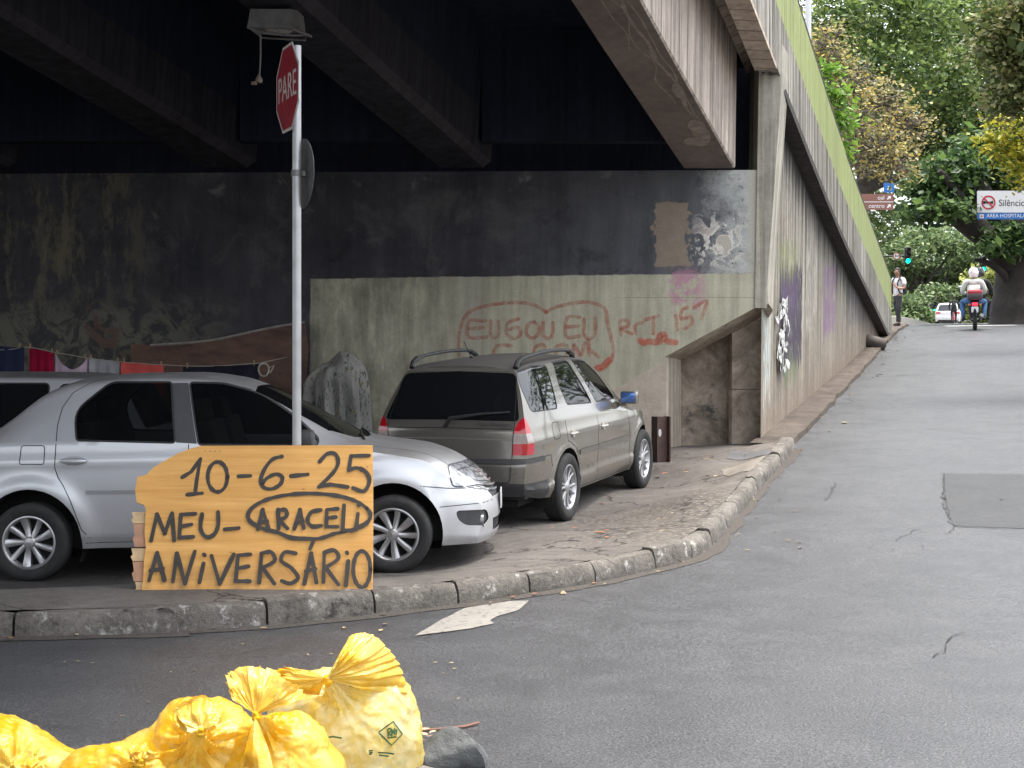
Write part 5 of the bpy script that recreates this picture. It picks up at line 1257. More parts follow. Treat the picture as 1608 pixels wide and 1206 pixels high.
# floodlight hanging under a beam
Yl = 13.9; lt = thing('floodlight', P(435, 14, Yl), 'weathered box floodlight with a wire guard hanging under the dark beam above the stop sign', 'lamp')
M_LBOX = pm('weathered_zinc', (.15, .15, .15), .7, .35, 9, .3, 40, metal=.2)
mb = MB(); a = [P(393, 14, Yl), P(456, 14, Yl), P(476, 18, Yl+.3), P(418, 18, Yl+.3)]; b = [P(388, 42, Yl-.03), P(459, 45, Yl-.03), P(480, 52, Yl+.32), P(412, 50, Yl+.32)]
mb.add(a+b, [(0, 1, 2, 3), (7, 6, 5, 4), (0, 4, 5, 1), (1, 5, 6, 2), (2, 6, 7, 3), (3, 7, 4, 0)]); mb.build('housing', M_LBOX, lt)
mb = MB(); o_ = Vector((0, 0, -.055)); mb.tube([b[0], b[0]+o_+Vector((.12, 0, 0)), b[1]+o_*1.1, b[2]+o_*.3, ], .012, 6); mb.tube([b[0]+Vector((.02, .1, 0)), b[3]+o_, b[2]+o_*1.2, b[2]], .010, 6); mb.tube([b[1]-Vector((0, 0, .0)), b[2]+Vector((.05, 0, -.03))], .014, 6); mb.build('wire_guard', M_LBOX, lt)
mb = MB(); lc_ = (b[0]+b[1]+b[2]+b[3])/4; mb.lathe([(0, -.045), (.09, -.035), (.135, -.005), (.14, .01)], c=lc_+Vector((.02, 0, 0)), n=20); mb.build('lens', pm('dirty_lens', (.32, .30, .28), .25, .2, 20, coat=.4), lt)
mb = MB(); tp_ = P(409, 48, Yl); bt = P(407.5, 122, Yl); mb.tube([tp_, tp_.lerp(bt, .5)+Vector((.006, 0, 0)), bt], .008, 6); mb.build('cable', pm('grey_cable', (.16, .16, .16), .7, .2), lt)
mb = MB(); mb.lathe([(.0, -.03), (.03, -.025), (.035, 0), (.02, .03), (0, .06)], c=bt-Vector((.005, 0, .02)), n=10); mb.box(bt+Vector((-.05, 0, -.05)), (.05, .04, .03), bev=.01); mb.build('lamp_socket', pm('rusty_socket', (.20, .15, .12), .8, .4, 20), lt)
mb = MB(); zt = 3.93+zb(Yl+.15); mb.tube([Vector((lt.location.x, Yl+.15, zt+.05)), Vector((lt.location.x, Yl+.15, a[0].z-.01))], .02, 8); mb.build('bracket', M_LBOX, lt)

# steel section used as a bollard
pz_ = Vector((1.735, 17.9, 0)); pz_.z = gz(pz_.x, pz_.y)
bl_ = thing('steel_bollard', pz_, 'short rusty brown steel section standing in the pavement in front of the estate car', 'bollard', rot=(0, 0, R(22)))
M_RUST = pm('rusty_brown_steel', (.085, .05, .042), .7, .35, 8, .2, 50, metal=.2)
mb = MB(); h = .53; mb.box((-.08, 0, h/2-.1), (.016, .15, h+.2)); mb.box((.08, 0, h/2-.1), (.016, .15, h+.2)); mb.box((0, 0, h/2-.1), (.144, .014, h+.198)); mb.build('steel_section', M_RUST, bl_, world=False)
mb = MB(); mb.add([Vector((-.02+.02*math.cos(q), -.0085, .34+.045*math.sin(q))) for q in [k*math.pi/6 for k in range(12)]], [tuple(range(12))]); mb.build('paint_spot', M_SWHT, bl_, world=False)

# ---------------------------------------------------------------- washing line
YC = 16.2
M_ROPE = pm('pale_rope', (.26, .24, .20), .9, .1)
cl = [P(-160, 528, YC), P(-10, 549, YC), P(42, 545, YC), P(85, 553, YC), P(138, 562, YC), P(189, 568, YC), P(257, 573, YC), P(330, 575, YC), P(410, 570, YC)]
endw = Vector((P(452, 560, 18.9).x, 18.99, P(452, 560, 18.9).z)); stw = Vector((-9.5, 18.99, 2.3))
ln = thing('washing_line', cl[8], 'thin pale washing line strung across behind the parked cars', 'washing line')
mb = MB(); mb.tube([stw]+smooth(cl, 4)+[endw], .0045, 6); mb.build('rope', M_ROPE, ln)
mb = MB(); r_ = P(414, 581, YC); mb.tube([r_+Vector((.055*math.cos(q), .02*math.sin(2*q), .068*math.sin(q))) for q in [k*math.pi/8 for k in range(16)]], .009, 6, closed=True); mb.tube([cl[8], r_+Vector((0, 0, .068))], .006, 5); mb.tube([r_+Vector((.05, 0, .02)), r_+Vector((.11, 0, .05)), r_+Vector((.07, 0, -.03))], .007, 5); mb.build('rope_loop', M_ROPE, ln)
def cloth(name, p0, p1, drop, mat, label, cat, sag=0.0, seed=1, folds=5):
    random.seed(seed); o = thing(name, (p0+p1)/2, label, cat, 'washing hung on the line'); rows = []; N = 36; ph = random.uniform(0, 6)
    for k in range(15):
        v = k/14; row = []
        for j in range(N+1):
            u = j/N; q = p0.lerp(p1, u); sg_ = sag*4*u*(1-u); z = q.z-sg_*(1-v)-drop*v
            f = .030*math.sin(folds*2*math.pi*u+ph)*(.25+v)+.02*mnoise.noise(Vector((u*4, v*3, seed)))*(.3+v)
            row.append(Vector((q.x+.015*mnoise.noise(Vector((u*3, v*4, seed+9)))*v, q.y+f, z+.006*abs(math.sin(u*math.pi*3))*-1*(1-v))))
        rows.append(row)
    # front and back sheet
    mb = MB(); mb.grid(rows); mb.grid([[p+Vector((0, .012, 0)) for p in r] for r in rows]); mb.build('fabric', mat, o)
    for u in (.06, .94):
        c = p0.lerp(p1, u); mb = MB(); mb.box(c+Vector((0, -.008, .01)), (.010, .012, .055), bev=.003); mb.box(c+Vector((0, .016, .01)), (.010, .012, .055), bev=.003); mb.build('clothes_peg', pm('wooden_peg', (.22, .15, .08), .8, .2, 20), o)
    return o
def fab(name, col, var=.25): return pm(name, col, .95, var, 7, .3, 160, spec=.1, world=True)
cloth('hung_trousers', cl[0].lerp(cl[1], .55), cl[2]-Vector((.03, 0, 0)), .75, fab('navy_cloth', (.018, .022, .05)), 'navy trousers hanging at the left end of the line', 'laundry', seed=2)
cloth('hung_towel', cl[2]+Vector((.02, 0, .0)), cl[3]-Vector((.01, 0, 0)), .6, fab('crimson_cloth', (.22, .006, .03)), 'crimson towel hanging on the washing line', 'laundry', seed=3, folds=3)
cloth('hung_shirt', cl[3]+Vector((.01, 0, -.01)), cl[4]-Vector((.01, 0, 0)), .5, fab('lilac_cloth', (.36, .27, .34), .4), 'lilac patterned shirt sagging on the washing line', 'laundry', sag=.14, seed=4, folds=2)
cloth('hung_shirt', cl[4]+Vector((.01, 0, 0)), cl[5]-Vector((.01, 0, 0)), .55, fab('grey_cloth', (.26, .26, .28)), 'pale grey shirt hanging between the lilac shirt and the coral cloth', 'laundry', seed=5, folds=3)
cloth('hung_cloth', cl[5]+Vector((.01, 0, -.0)), cl[6], .5, fab('coral_cloth', (.42, .07, .06)), 'coral red cloth hanging on the washing line', 'laundry', seed=6, folds=2)
cloth('hung_blanket', P(287, 576, YC), P(406, 571, YC), .6, fab('black_cloth', (.012, .013, .02)), 'wide near black blanket hanging at the right end of the line', 'laundry', seed=7, folds=3)
# reddish board along the wall behind the washing
YB = 18.7
bd = [P(205, 540, YB), P(236, 542, YB), P(300, 538, YB), P(345, 532, YB), P(400, 520, YB), P(440, 512, YB), P(478, 506, YB), P(484, 545, YB), P(470, 640, YB), P(205, 640, YB)]
for q in bd[-2:]: q.z = gz(q.x, q.y)-.02
rbd = thing('reddish_board', P(330, 600, YB), 'long reddish brown board with a pale curved top edge leaning along the dark wall', 'board')
s_ = Mat('reddish_plywood'); p_ = s_.pos(); g_ = s_.noise(s_.vs(p_, (1, 1, 3)), 2.2, 5, .65); s_.set(col=s_.mix(s_.mr(g_, .35, .65), (.055, .031, .024, 1), (.125, .067, .049, 1)), rough=.85); M_RB = s_.mat
mb = MB(); mb.prism(bd, (0, .03, 0)); mb.build('board_sheet', M_RB, rbd)
mb = MB(); mb.tube(smooth(bd[1:7], 5), .016, 6); mb.build('pale_edge', pm('pale_board_edge', (.22, .20, .18), .9, .3, 9), rbd)
# patterned blanket thrown over a heap by the wall
hc = P(527, 640, 18.2); hz = gz(hc.x, 18.2)
hb = thing('draped_blanket', (hc.x, 18.2, hz), 'grey leaf patterned blanket draped over a heap against the olive wall', 'blanket')
s_ = Mat('leaf_pattern_blanket'); p_ = s_.pos(); nz = s_.noise(p_, 3, 3); v1 = s_.vor(s_.va(p_, (0, 0, .3)), 9, rand=1); v2 = s_.noise(s_.vs(p_, (14, 14, 5)), 1.2, 3, .7, 1.5)
c_ = s_.mix(s_.mr(nz, .3, .7), (.17, .165, .15, 1), (.27, .26, .24, 1)); c_ = s_.mix(s_.m('MULTIPLY', s_.mr(v2, .56, .60), .9), c_, (.07, .075, .07, 1)); c_ = s_.mix(s_.m('MULTIPLY', s_.mr(v1, .20, .12), s_.mr(nz, .48, .55)), c_, (.19, .155, .05, 1))
s_.set(col=c_, rough=.95, spec=.1); M_BLK = s_.mat
rows = []; Hh = 1.36
for k in range(30):
    v = k/29; row = []
    for j in range(57):
        a = math.pi*(j/56)*1.3-math.pi*.15; top = v < .25; rad = .07+.25*min(1, v/.22)**.55+.06*max(0, v-.3)
        fold = 1+(.13*math.sin(a*7+2*math.sin(v*2.4))+.09*math.sin(a*15+v*3))*min(1, v*2.6); z = hz+Hh*(1.04-v**1.25*1.04)+.07*mnoise.noise(Vector((a*1.7, v*3, 4)))+.10*math.cos(a+.6)*(1-v)
        row.append(Vector((hc.x-.02+rad*fold*math.cos(a)*1.08, 18.25-rad*fold*math.sin(a)*1.1, z)))
    rows.append(row)
mb = MB(); mb.grid(rows); mb.add(rows[0], [tuple(range(57))], 0, True); mb.build('blanket_cloth', M_BLK, hb)
mb = MB(); mb.box((hc.x-.02, 18.5, hz+Hh*.42), (.6, .5, Hh*.84), bev=.08); mb.build('heap', M_DARK, hb)

# ---------------------------------------------------------------- yellow rubbish bags
def bag_mat(name, pale=False):
    s = Mat(name); p = s.obj(); n1 = s.noise(p, 4.5, 4, .6, .6); n2 = s.noise(p, 8, 4, .6, 1.4); n3 = s.noise(p, 38, 4, .65, 1.4); g_ = s.vor(s.va(p, s.vs(s.noise(p, 5, 3, color=True), (.35, .35, .35))), 9, 'DISTANCE_TO_EDGE')
    c = s.mix(s.mr(n1, .38, .62), (.76, .48, .022, 1), (.80, .64, .17, 1)); c = s.mix(s.m('MULTIPLY', s.mr(n2, .52, .72), .4), c, (.84, .73, .36, 1)); c = s.mix(s.m('MULTIPLY', s.mr(n2, .42, .28), .4), c, (.58, .44, .10, 1))
    if pale:
        n5 = s.noise(s.va(p, (3, 1, 7)), 6, 5, .65, 1.2); c = s.mix(s.mr(n5, .40, .60), (.76, .60, .16, 1), (.78, .71, .42, 1)); c = s.mix(s.m('MULTIPLY', s.mr(n2, .58, .66), .6), c, (.62, .62, .46, 1)); c = s.mix(s.m('MULTIPLY', s.mr(n1, .44, .34), .7), c, (.70, .50, .06, 1))
    s.set(col=c, rough=.24, spec=.5); s.bump(s.m('ADD', s.m('ADD', s.m('MULTIPLY', n2, .5), s.m('MULTIPLY', n3, .3)), s.m('MULTIPLY', s.m('ABSOLUTE', s.m('SUBTRACT', s.noise(s.va(p, (2, 5, 1)), 13, 3, .55, 1.8), .5)), -1.2)), .34, .02)
    nt = s.nt; tr = s.n('ShaderNodeBsdfTranslucent'); s.put(tr.inputs[0], c); mx = s.n('ShaderNodeMixShader'); mx.inputs[0].default_value = .5
    nt.links.new(s.b.outputs[0], mx.inputs[1]); nt.links.new(tr.outputs[0], mx.inputs[2]); nt.links.new(mx.outputs[0], nt.nodes['Material Output'].inputs[0]); return s.mat
M_BAG = bag_mat('yellow_bag_film'); M_BAGP = bag_mat('pale_yellow_bag_film', True)
M_BAGT = pm('yellow_bag_gathered', (.72, .40, .008), .32, .2, 9, .4, 30)
def bag(label, center, spheres, knot, seed, ears=(), pleats=15, pin=.42, wr=1.0, film=None):
    # spheres: (offset, radius) lumps; knot: point outside the lumps where the film is gathered
    o = thing('rubbish_bag', (center.x, center.y, road_z(center.x, center.y)), label, 'rubbish bag', 'yellow rubbish bags heaped at the kerb')
    random.seed(seed); bm = bmesh.new(); bmesh.ops.create_icosphere(bm, subdivisions=6, radius=1)
    kd = (knot-center).normalized(); kl = (knot-center).length; t1 = kd.orthogonal().normalized(); t2 = kd.cross(t1); zg = road_z(center.x, center.y)+.01
    for v in bm.verts:
        d = v.co.normalized(); rs_ = []
        for (off_, r) in spheres:
            b = d.dot(off_); disc = b*b-(off_.length_squared-r*r)
            if disc > 0: rs_.append(b+math.sqrt(disc))
        rr = [x for x in rs_ if x > 0] or [.1]; mxr = max(rr); r = mxr+.03*math.log(sum(math.exp((x-mxr)/.03) for x in rr))*.5
        ang = math.acos(max(-1, min(1, d.dot(kd)))); phi = math.atan2(d.dot(t2), d.dot(t1))
        w_ = math.exp(-(ang/pin)**2); r = lerp(r, kl, max(0, 1-ang/.42)**2.6)
        r += (.020*math.sin(pleats*.6*phi+3*mnoise.noise(d*3))+.008*math.sin((pleats*1.3+3)*phi+1+3*ang))*w_*min(1, ang/.18)*wr
        n1 = mnoise.noise(d*2.3+Vector((seed, 0, 0))); n2 = mnoise.noise(d*5.5+Vector((0, seed, 0))); n3 = 1-abs(mnoise.noise(d*7+Vector((0, 0, seed))))*2; n4 = 1-abs(mnoise.noise(d*15+Vector((seed, 0, seed))))*2
        n5 = max(0, 1-3.2*abs(mnoise.noise(Vector((phi*1.6+.4*math.sin(ang*3+seed), ang*.9, seed+.3)))))**1.5; n6 = max(0, 1-4*abs(mnoise.noise(d*3.3+Vector((seed*2, 1, seed)))))**1.5
        r *= 1+(.06*n1+.035*n2+.012*n3+.030*n5+.022*n6-.03)*(1-.7*w_)
        c = center+d*r; c.z = max(c.z, zg+.02*mnoise.noise(d*9)); v.co = c
    m = MB(); bm.verts.index_update(); m.add([v.co.copy() for v in bm.verts], [[v.index for v in f.verts] for f in bm.faces], 0, True)
    bvh = BVHTree.FromBMesh(bm); bm.free(); m.build('bag_film', film or M_BAG, o)
    for (tips, spread) in ears:      # gathered ears: a pleated fan leaving the knot, two sheets thick
        rows = []; n = len(tips)
        sm_ = smooth(tips, 8)
        for k in range(15):
            u = k/14; row = []
            for j, tp_ in enumerate(sm_):
                q = knot.lerp(tp_, u**.85); f = .75*math.sin(j*.5+2*mnoise.noise(Vector((j*.13, 0, seed))))*.030*u*(1.1-.8*u)+.010*math.sin(j*1.3+u*2)*u*(1-u)+.05*mnoise.noise(Vector((j*.12, u*3, seed)))*u
                row.append(q+Vector((.006*math.sin(j*2.1)*u, -spread*math.sin(math.pi*u)*.6+f, .012*mnoise.noise(Vector((j*.5, u*4, seed+3)))*u)))
            rows.append(row)
        m = MB(); m.grid(rows); back_ = [[p+Vector((0, .035*math.sin(math.pi*min(1, k/14*1.05))+.003, 0)) for p in r] for k, r in enumerate(rows)]; m.grid(back_); m.grid([rows[-1], back_[-1]]); m.build('bag_ear', M_BAG, o)
    m = MB(); tor = [knot+(t1*math.cos(q)+t2*math.sin(q))*.012-kd*.012+kd*.008*math.sin(2*q) for q in [k*math.pi/6 for k in range(12)]]; m.tube(tor, .008, 7, closed=True); m.tube([knot-kd*.03, knot-kd*.012, knot+kd*.004, knot+kd*.014], [.018, .013, .010, .003], 12); m.build('knot', M_BAGT, o)
    return o, bvh
YG = 5.75
V = Vector
bA, bvA = bag('largest yellow rubbish bag with green print, at the right end of the heap', P(556, 1118, YG+.12), [(V((.015, 0, -.05)), .205), (V((.055, .02, .02)), .158), (V((-.11, -.02, -.09)), .20), (V((.04, .02, .07)), .13), (V((.0, 0, -.2)), .2), (V((-.12, 0, .03)), .13), (V((-.19, -.02, -.03)), .13), (V((.08, .02, -.12)), .18)], P(512, 1066, YG-.12), 3,
    ears=[([P(500, 1092, YG-.06), P(462, 1085, YG-.03), P(432, 1078, YG-.02), P(424, 1062, YG), P(440, 1049, YG), P(462, 1050, YG), P(480, 1056, YG-.03)], .02), ([P(520, 1058, YG-.1), P(540, 1022, YG-.05), P(552, 998, YG), P(570, 994, YG+.02), P(588, 998, YG+.04), P(612, 1022, YG+.06), P(630, 1052, YG+.08), P(640, 1090, YG+.10)], .09)], pleats=13, film=M_BAGP)
bB, bvB = bag('middle yellow rubbish bag with a big flared ear, leaning on the largest bag', P(440, 1188, YG-.25), [(V((0, 0, -.03)), .16), (V((.05, 0, -.10)), .18), (V((-.05, 0, -.08)), .18), (V((-.08, 0, -.0)), .13), (V((.04, 0, .02)), .13)], P(401, 1122, YG-.42), 5,
    ears=[([P(478, 1096, YG-.38), P(462, 1074, YG-.37), P(438, 1058, YG-.35), P(418, 1050, YG-.33), P(392, 1045, YG-.33), P(366, 1054, YG-.35), P(355, 1066, YG-.38), P(366, 1092, YG-.42)], .03), ([P(378, 1206, YG-.5), P(400, 1212, YG-.52), P(430, 1215, YG-.5)], .04)], pleats=14)
bC, bvC = bag('yellow rubbish bag with a knotted crest, second from the left of the heap', P(300, 1186, YG-.2), [(V((0, 0, -.02)), .18), (V((-.14, 0, -.09)), .18), (V((.10, 0, -.02)), .18), (V((0, 0, .09)), .12), (V((-.24, 0, -.15)), .17), (V((.07, 0, .07)), .13)], P(316, 1147, YG-.52), 7, ears=[([P(290, 1150, YG-.5), P(272, 1118, YG-.46), P(296, 1098, YG-.44), P(322, 1092, YG-.43), P(338, 1110, YG-.45), P(346, 1140, YG-.5)], .03)], pleats=16, pin=.6)
bD, bvD = bag('leftmost yellow rubbish bag, cut by the picture edge', P(20, 1215, YG-.25), [(V((-.04, 0, .0)), .20), (V((.10, 0, -.06)), .17), (V((.2, 0, -.11)), .14), (V((-.16, 0, .06)), .17)], P(40, 1215, YG-.66), 11, ears=[([P(20, 1206, YG-.62), P(24, 1190, YG-.6), P(48, 1184, YG-.6), P(66, 1196, YG-.6), P(70, 1212, YG-.62)], .03)], pleats=17, pin=.6)
bE, bvE = bag('small yellow rubbish bag in the low gap between the left bags', P(190, 1232, YG-.32), [(V((0, 0, .01)), .14), (V((.10, 0, -.02)), .13), (V((-.10, 0, -.01)), .14)], P(222, 1196, YG-.5), 13, ears=[([P(204, 1192, YG-.48), P(206, 1176, YG-.46), P(228, 1170, YG-.46), P(246, 1180, YG-.46), P(248, 1196, YG-.48)], .03)], pleats=12)
# green print on the largest bag
def on_bag(px, py, bvh):
    d = Vector(((px-CX)/F, 1, -(py-HY)/F)); h = bvh.ray_cast(Vector((0, 0, EYE)), d.normalized()); return (h[0], h[1]) if h[0] is not None else (None, None)
c4 = lambda L: [(x/3.829+340, y/3.829+950) for x, y in L]
pr = [c4(q) for q in ([(972, 765), (1060, 700), (1115, 775), (1050, 842), (972, 765)], [(1030, 790), (1028, 745), (1045, 740), (1045, 760), (1030, 768), (1050, 788)], [(1052, 788), (1050, 745), (1060, 770), (1066, 740), (1068, 785)], [(1074, 742), (1078, 780), (1084, 742)], [(1026, 797), (1050, 795), (1085, 790)],
    [(760, 440), (820, 430), (870, 425), (915, 412)], [(755, 447), (800, 452)], [(850, 445), (910, 430)], [(800, 490), (840, 488)], [(900, 490), (950, 470), (1000, 462)], [(915, 875), (945, 872)], [(917, 885), (945, 884)], [(915, 895), (940, 893)], [(970, 885), (1030, 888), (1070, 895)], [(975, 900), (1040, 908)], [(640, 800), (700, 790), (760, 800)])]
for i, ln_ in enumerate(pr):
    mb = MB(); pp, nn = [], []
    for a, b in zip(ln_, ln_[1:]):
        a, b = Vector(a), Vector(b); n = max(2, int((b-a).length/1.5))
        for k in range(n):
            h, nr = on_bag(*a.lerp(b, k/n), bvA)
            if h is not None: pp.append(h+nr*.0025); nn.append(nr)
    if len(pp) > 1: mb.ribbon(pp, nn, .006 if i < 1 else .0065, cap=False); mb.build('green_print', pm('green_ink', (.04, .12, .05), .6, .3, 30), bA, fix=False)
# dirt and stones at the near kerb
def rock(name, c, size, seed, mat, label, grp=None):
    o = thing(name, c, label, 'stone', grp); bm = bmesh.new(); bmesh.ops.create_icosphere(bm, subdivisions=4, radius=1)
    random.seed(seed); pl = [Vector((random.uniform(-1, 1), random.uniform(-1, 1), random.uniform(-.3, 1))).normalized() for _ in range(9)]
    for v in bm.verts:
        d = v.co.copy(); r = min([1.0]+[.66/max(.15, d.dot(n)) for n in pl if d.dot(n) > .4]); r *= 1+.06*mnoise.noise(d*3+Vector((seed, 0, 0)))+.03*mnoise.noise(d*9)
        v.co = Vector((d.x*size[0]*r, d.y*size[1]*r, max(-.3*size[2], d.z*size[2]*r)))
    m = MB(); bm.verts.index_update(); m.add([Vector(c)+v.co for v in bm.verts], [[v.index for v in f.verts] for f in bm.faces], 0, True); bm.free(); m.build('stone_surface', mat, o); return o
M_STN = pm('dark_grey_stone', (.065, .07, .07), .8, .45, 9, .8, 30)
g0 = P(706, 1190, 6.0); rock('broken_stone', Vector((g0.x, 6.02, .04)), (.15, .14, .135), 5, M_STN, 'dark grey broken stone lying right of the rubbish bags')
g0 = P(660, 1206, 5.9); rock('broken_stone', Vector((g0.x, 5.85, .0)), (.10, .10, .05), 9, pm('brown_stone', (.13, .115, .10), .9, .4, 9, .6, 30), 'low brown stone half buried beside the dark grey stone')
rows = []
for k in range(9):
    row = []
    for j in range(40):
        a = 2*math.pi*j/40; r = k/8; rx = 1.75*(1+.1*mnoise.noise(Vector((math.cos(a)*2, math.sin(a)*2, 1)))); ry = .62; x = -1.9+rx*r*math.cos(a); y = 5.55+ry*r*math.sin(a)
        row.append(Vector((x, y, road_z(x, y)+.05*(1-r**2)**.5+.012*mnoise.noise(Vector((x*9, y*9, 0)))*(1-r))))
    rows.append(row)
mb = MB(); mb.grid(rows, closed=True); mb.build('near_dirt', M_FOOT, kind='structure')
tw = thing('twig', P(700, 1147, 6.45), 'thin reddish twig lying on the road right of the rubbish bags', 'twig')
a = ghit(642, 1152); mb = MB(); mb.tube([q+Vector((0, 0, .012)) for q in (a, ghit(690, 1149), ghit(730, 1145), ghit(752, 1139))], .006, 6); mb.build('twig_stem', pm('red_twig', (.16, .08, .06), .8, .2), tw)
# small stone and scattered litter on the road
rock('small_stone', ghit(884, 934)+Vector((0, 0, .012)), (.024, .02, .018), 3, pm('tan_stone', (.34, .26, .17), .9, .3, 20), 'small tan stone on the road by the kerb')
def leaf_at(mb, p, s, rot, mi, n=Vector((0, 0, 1)), curl=.35):
    a = Vector((math.cos(rot), math.sin(rot), 0)); b = Vector((-a.y, a.x, 0)); pts = []
    for (u, v_) in ((-1, 0), (-.5, .36), (.1, .42), (.6, .26), (1, 0), (.6, -.26), (.1, -.42), (-.5, -.36)): pts.append(p+a*u*s+b*v_*s+Vector((0, 0, s*curl*(abs(v_)*.9+.25*u*u)+.008)))
    o = [pts[0], pts[1], pts[2], pts[3], pts[4], pts[5], pts[6], pts[7], p+Vector((0, 0, .008))]
    mb.add(o, [(0, 1, 8), (1, 2, 8), (2, 3, 8), (3, 4, 8), (4, 5, 8), (5, 6, 8), (6, 7, 8), (7, 0, 8)], mi, True)
mb = MB(); random.seed(21)
def lot_hit(px, py):
    Y = 8.0
    while Y < 60:
        p = P(px, py, Y)
        if p.z <= max(gz(p.x, p.y), road_z(p.x, p.y)): return p
        Y += .03
    return p
for (x, y, s, m_) in ((1125, 749, .05, 0), (1045, 745, .07, 1), (1078, 742, .05, 0), (1110, 722, .06, 0), (1326, 665, .09, 0), (1270, 640, .08, 0), (1255, 655, .07, 1), (1217, 703, .05, 0), (1300, 612, .09, 0), (1345, 566, .1, 0), (1352, 556, .09, 2), (1310, 600, .08, 0), (1240, 676, .07, 0), (1250, 664, .06, 2), (540, 988, .025, 0), (605, 982, .03, 2), (598, 992, .03, 0), (690, 868, .03, 1), (942, 838, .06, 1), (1170, 715, .04, 0), (1003, 905, .03, 2)):
    leaf_at(mb, lot_hit(x, y), s, random.uniform(0, 6), m_)
for k in range(240):
    t = random.uniform(.3, 26)**1.0; o_ = random.uniform(.0, .8)*random.random()**.4; q = W0+U*t+PERP*o_; leaf_at(mb, Vector((q.x, q.y, road_z(q.x, q.y)+.055*(o_ < .6))), random.uniform(.025, .06), random.uniform(0, 6), random.choice((0, 0, 1, 2, 2)))
for k in range(70):
    d = random.uniform(6, cum[-1]); p, nr = kat(d); q = p-nr*random.uniform(.0, .12); leaf_at(mb, Vector((q.x, q.y, road_z(q.x, q.y)+.012)), random.uniform(.010, .026), random.uniform(0, 6), random.choice((0, 1, 2, 2)))
for k in range(60):
    q = Vector((random.uniform(-3.5, -.2), random.uniform(6.2, 8.6), 0)); leaf_at(mb, Vector((q.x, q.y, road_z(q.x, q.y))), random.uniform(.006, .016), random.uniform(0, 6), random.choice((0, 2)), curl=.1)
for k in range(90):
    q = Vector((random.uniform(.3, 2.6), random.uniform(11.8, 18.6), 0)); leaf_at(mb, Vector((q.x, q.y, gz(q.x, q.y))), random.uniform(.012, .035), random.uniform(0, 6), random.choice((0, 1, 2, 2)))
for k in range(40):
    q = Vector((random.uniform(-.75, -.3), random.uniform(5.8, 6.5), 0)); leaf_at(mb, Vector((q.x, q.y, road_z(q.x, q.y)+.03)), random.uniform(.012, .035), random.uniform(0, 6), random.choice((0, 1, 2, 2)))
lv = mb.build('fallen_leaves', [pm('tan_dry_leaf', (.42, .32, .17), .8, .25, 20), pm('orange_dry_leaf', (.34, .13, .05), .8, .3, 20), pm('brown_dry_leaf', (.15, .10, .065), .85, .3, 20)], kind='stuff')
lv['label'] = 'dry fallen leaves and scraps scattered on the pavement and road'; lv['category'] = 'leaves'
# ---------------------------------------------------------------- trees
import array
def leaf_mat(name, cols, trans=.35, rough=.5):
    s = Mat(name); r = s.rnd(); v = s.n('ShaderNodeValToRGB'); el = v.color_ramp.elements
    while len(el) < len(cols): el.new(.5)
    for i, c in enumerate(cols): el[i].position = i/(len(cols)-1); el[i].color = (*c, 1)
    s.put(v.inputs[0], r); c = v.outputs[0]; s.set(col=c, rough=rough, spec=.3); nt = s.nt
    tr = s.n('ShaderNodeBsdfTranslucent'); s.put(tr.inputs[0], c); mx = s.n('ShaderNodeMixShader'); mx.inputs[0].default_value = trans
    nt.links.new(s.b.outputs[0], mx.inputs[1]); nt.links.new(tr.outputs[0], mx.inputs[2]); nt.links.new(mx.outputs[0], nt.nodes['Material Output'].inputs[0]); return s.mat
M_BARK = pm('dark_bark', (.032, .027, .023), .95, .4, 5, .6, 18, world=True)
M_BARKG = pm('grey_bark', (.12, .105, .09), .95, .35, 6, .5, 20, world=True)
def crown_mesh(blobs, n, leaf, seed, clump=.5, per=16, flat=.5, shell=.35):
    # leaves in clumps spread through a set of ellipsoids; leaf = length in metres
    rg = random.Random(seed); V_ = []; Fc = []
    wts = [b[1][0]*b[1][2] for b in blobs]; tot = sum(wts)
    for (c, rad), w_ in zip(blobs, wts):
        for _ in range(max(1, int(n*w_/tot/per))):
            while True:
                d = Vector((rg.uniform(-1, 1), rg.uniform(-1, 1), rg.uniform(-1, 1)))
                if .05 < d.length < 1: break
            d.normalize(); rr = (shell+(1-shell)*rg.random())**.6*(1+.28*mnoise.noise(d*2.2+Vector((seed, c[0], 0))))
            cc = Vector((c[0]+d.x*rad[0]*rr, c[1]+d.y*rad[1]*rr, c[2]+d.z*rad[2]*rr)); cs = clump*rg.uniform(.6, 1.3)
            for _ in range(per):
                p = cc+Vector((rg.gauss(0, .5), rg.gauss(0, .5), rg.gauss(0, .5)*flat))*cs
                a = Vector((rg.uniform(-1, 1), rg.uniform(-1, 1), rg.uniform(-.7, .5))).normalized(); nn = (Vector((rg.uniform(-1, 1), rg.uniform(-1, 1), rg.uniform(.1, 1.6)))).normalized()
                b = a.cross(nn)
                if b.length < .1: continue
                b.normalize(); l = leaf*rg.uniform(.6, 1.3)*.5; wv = l*rg.uniform(.42, .62); i = len(V_); k = nn*l*.18
                V_ += [p-a*l, p+b*wv+k*0, p+a*l*.95-k, p-b*wv]; Fc.append((i, i+1, i+2, i+3))
    return V_, Fc
def add_leaves(name, parent, mat, V_, Fc):
    m = MB(); m.v = V_; m.f = Fc; m.m = [0]*len(Fc); m.sm = [False]*len(Fc); return m.build(name, mat, parent, fix=False, smooth=False)
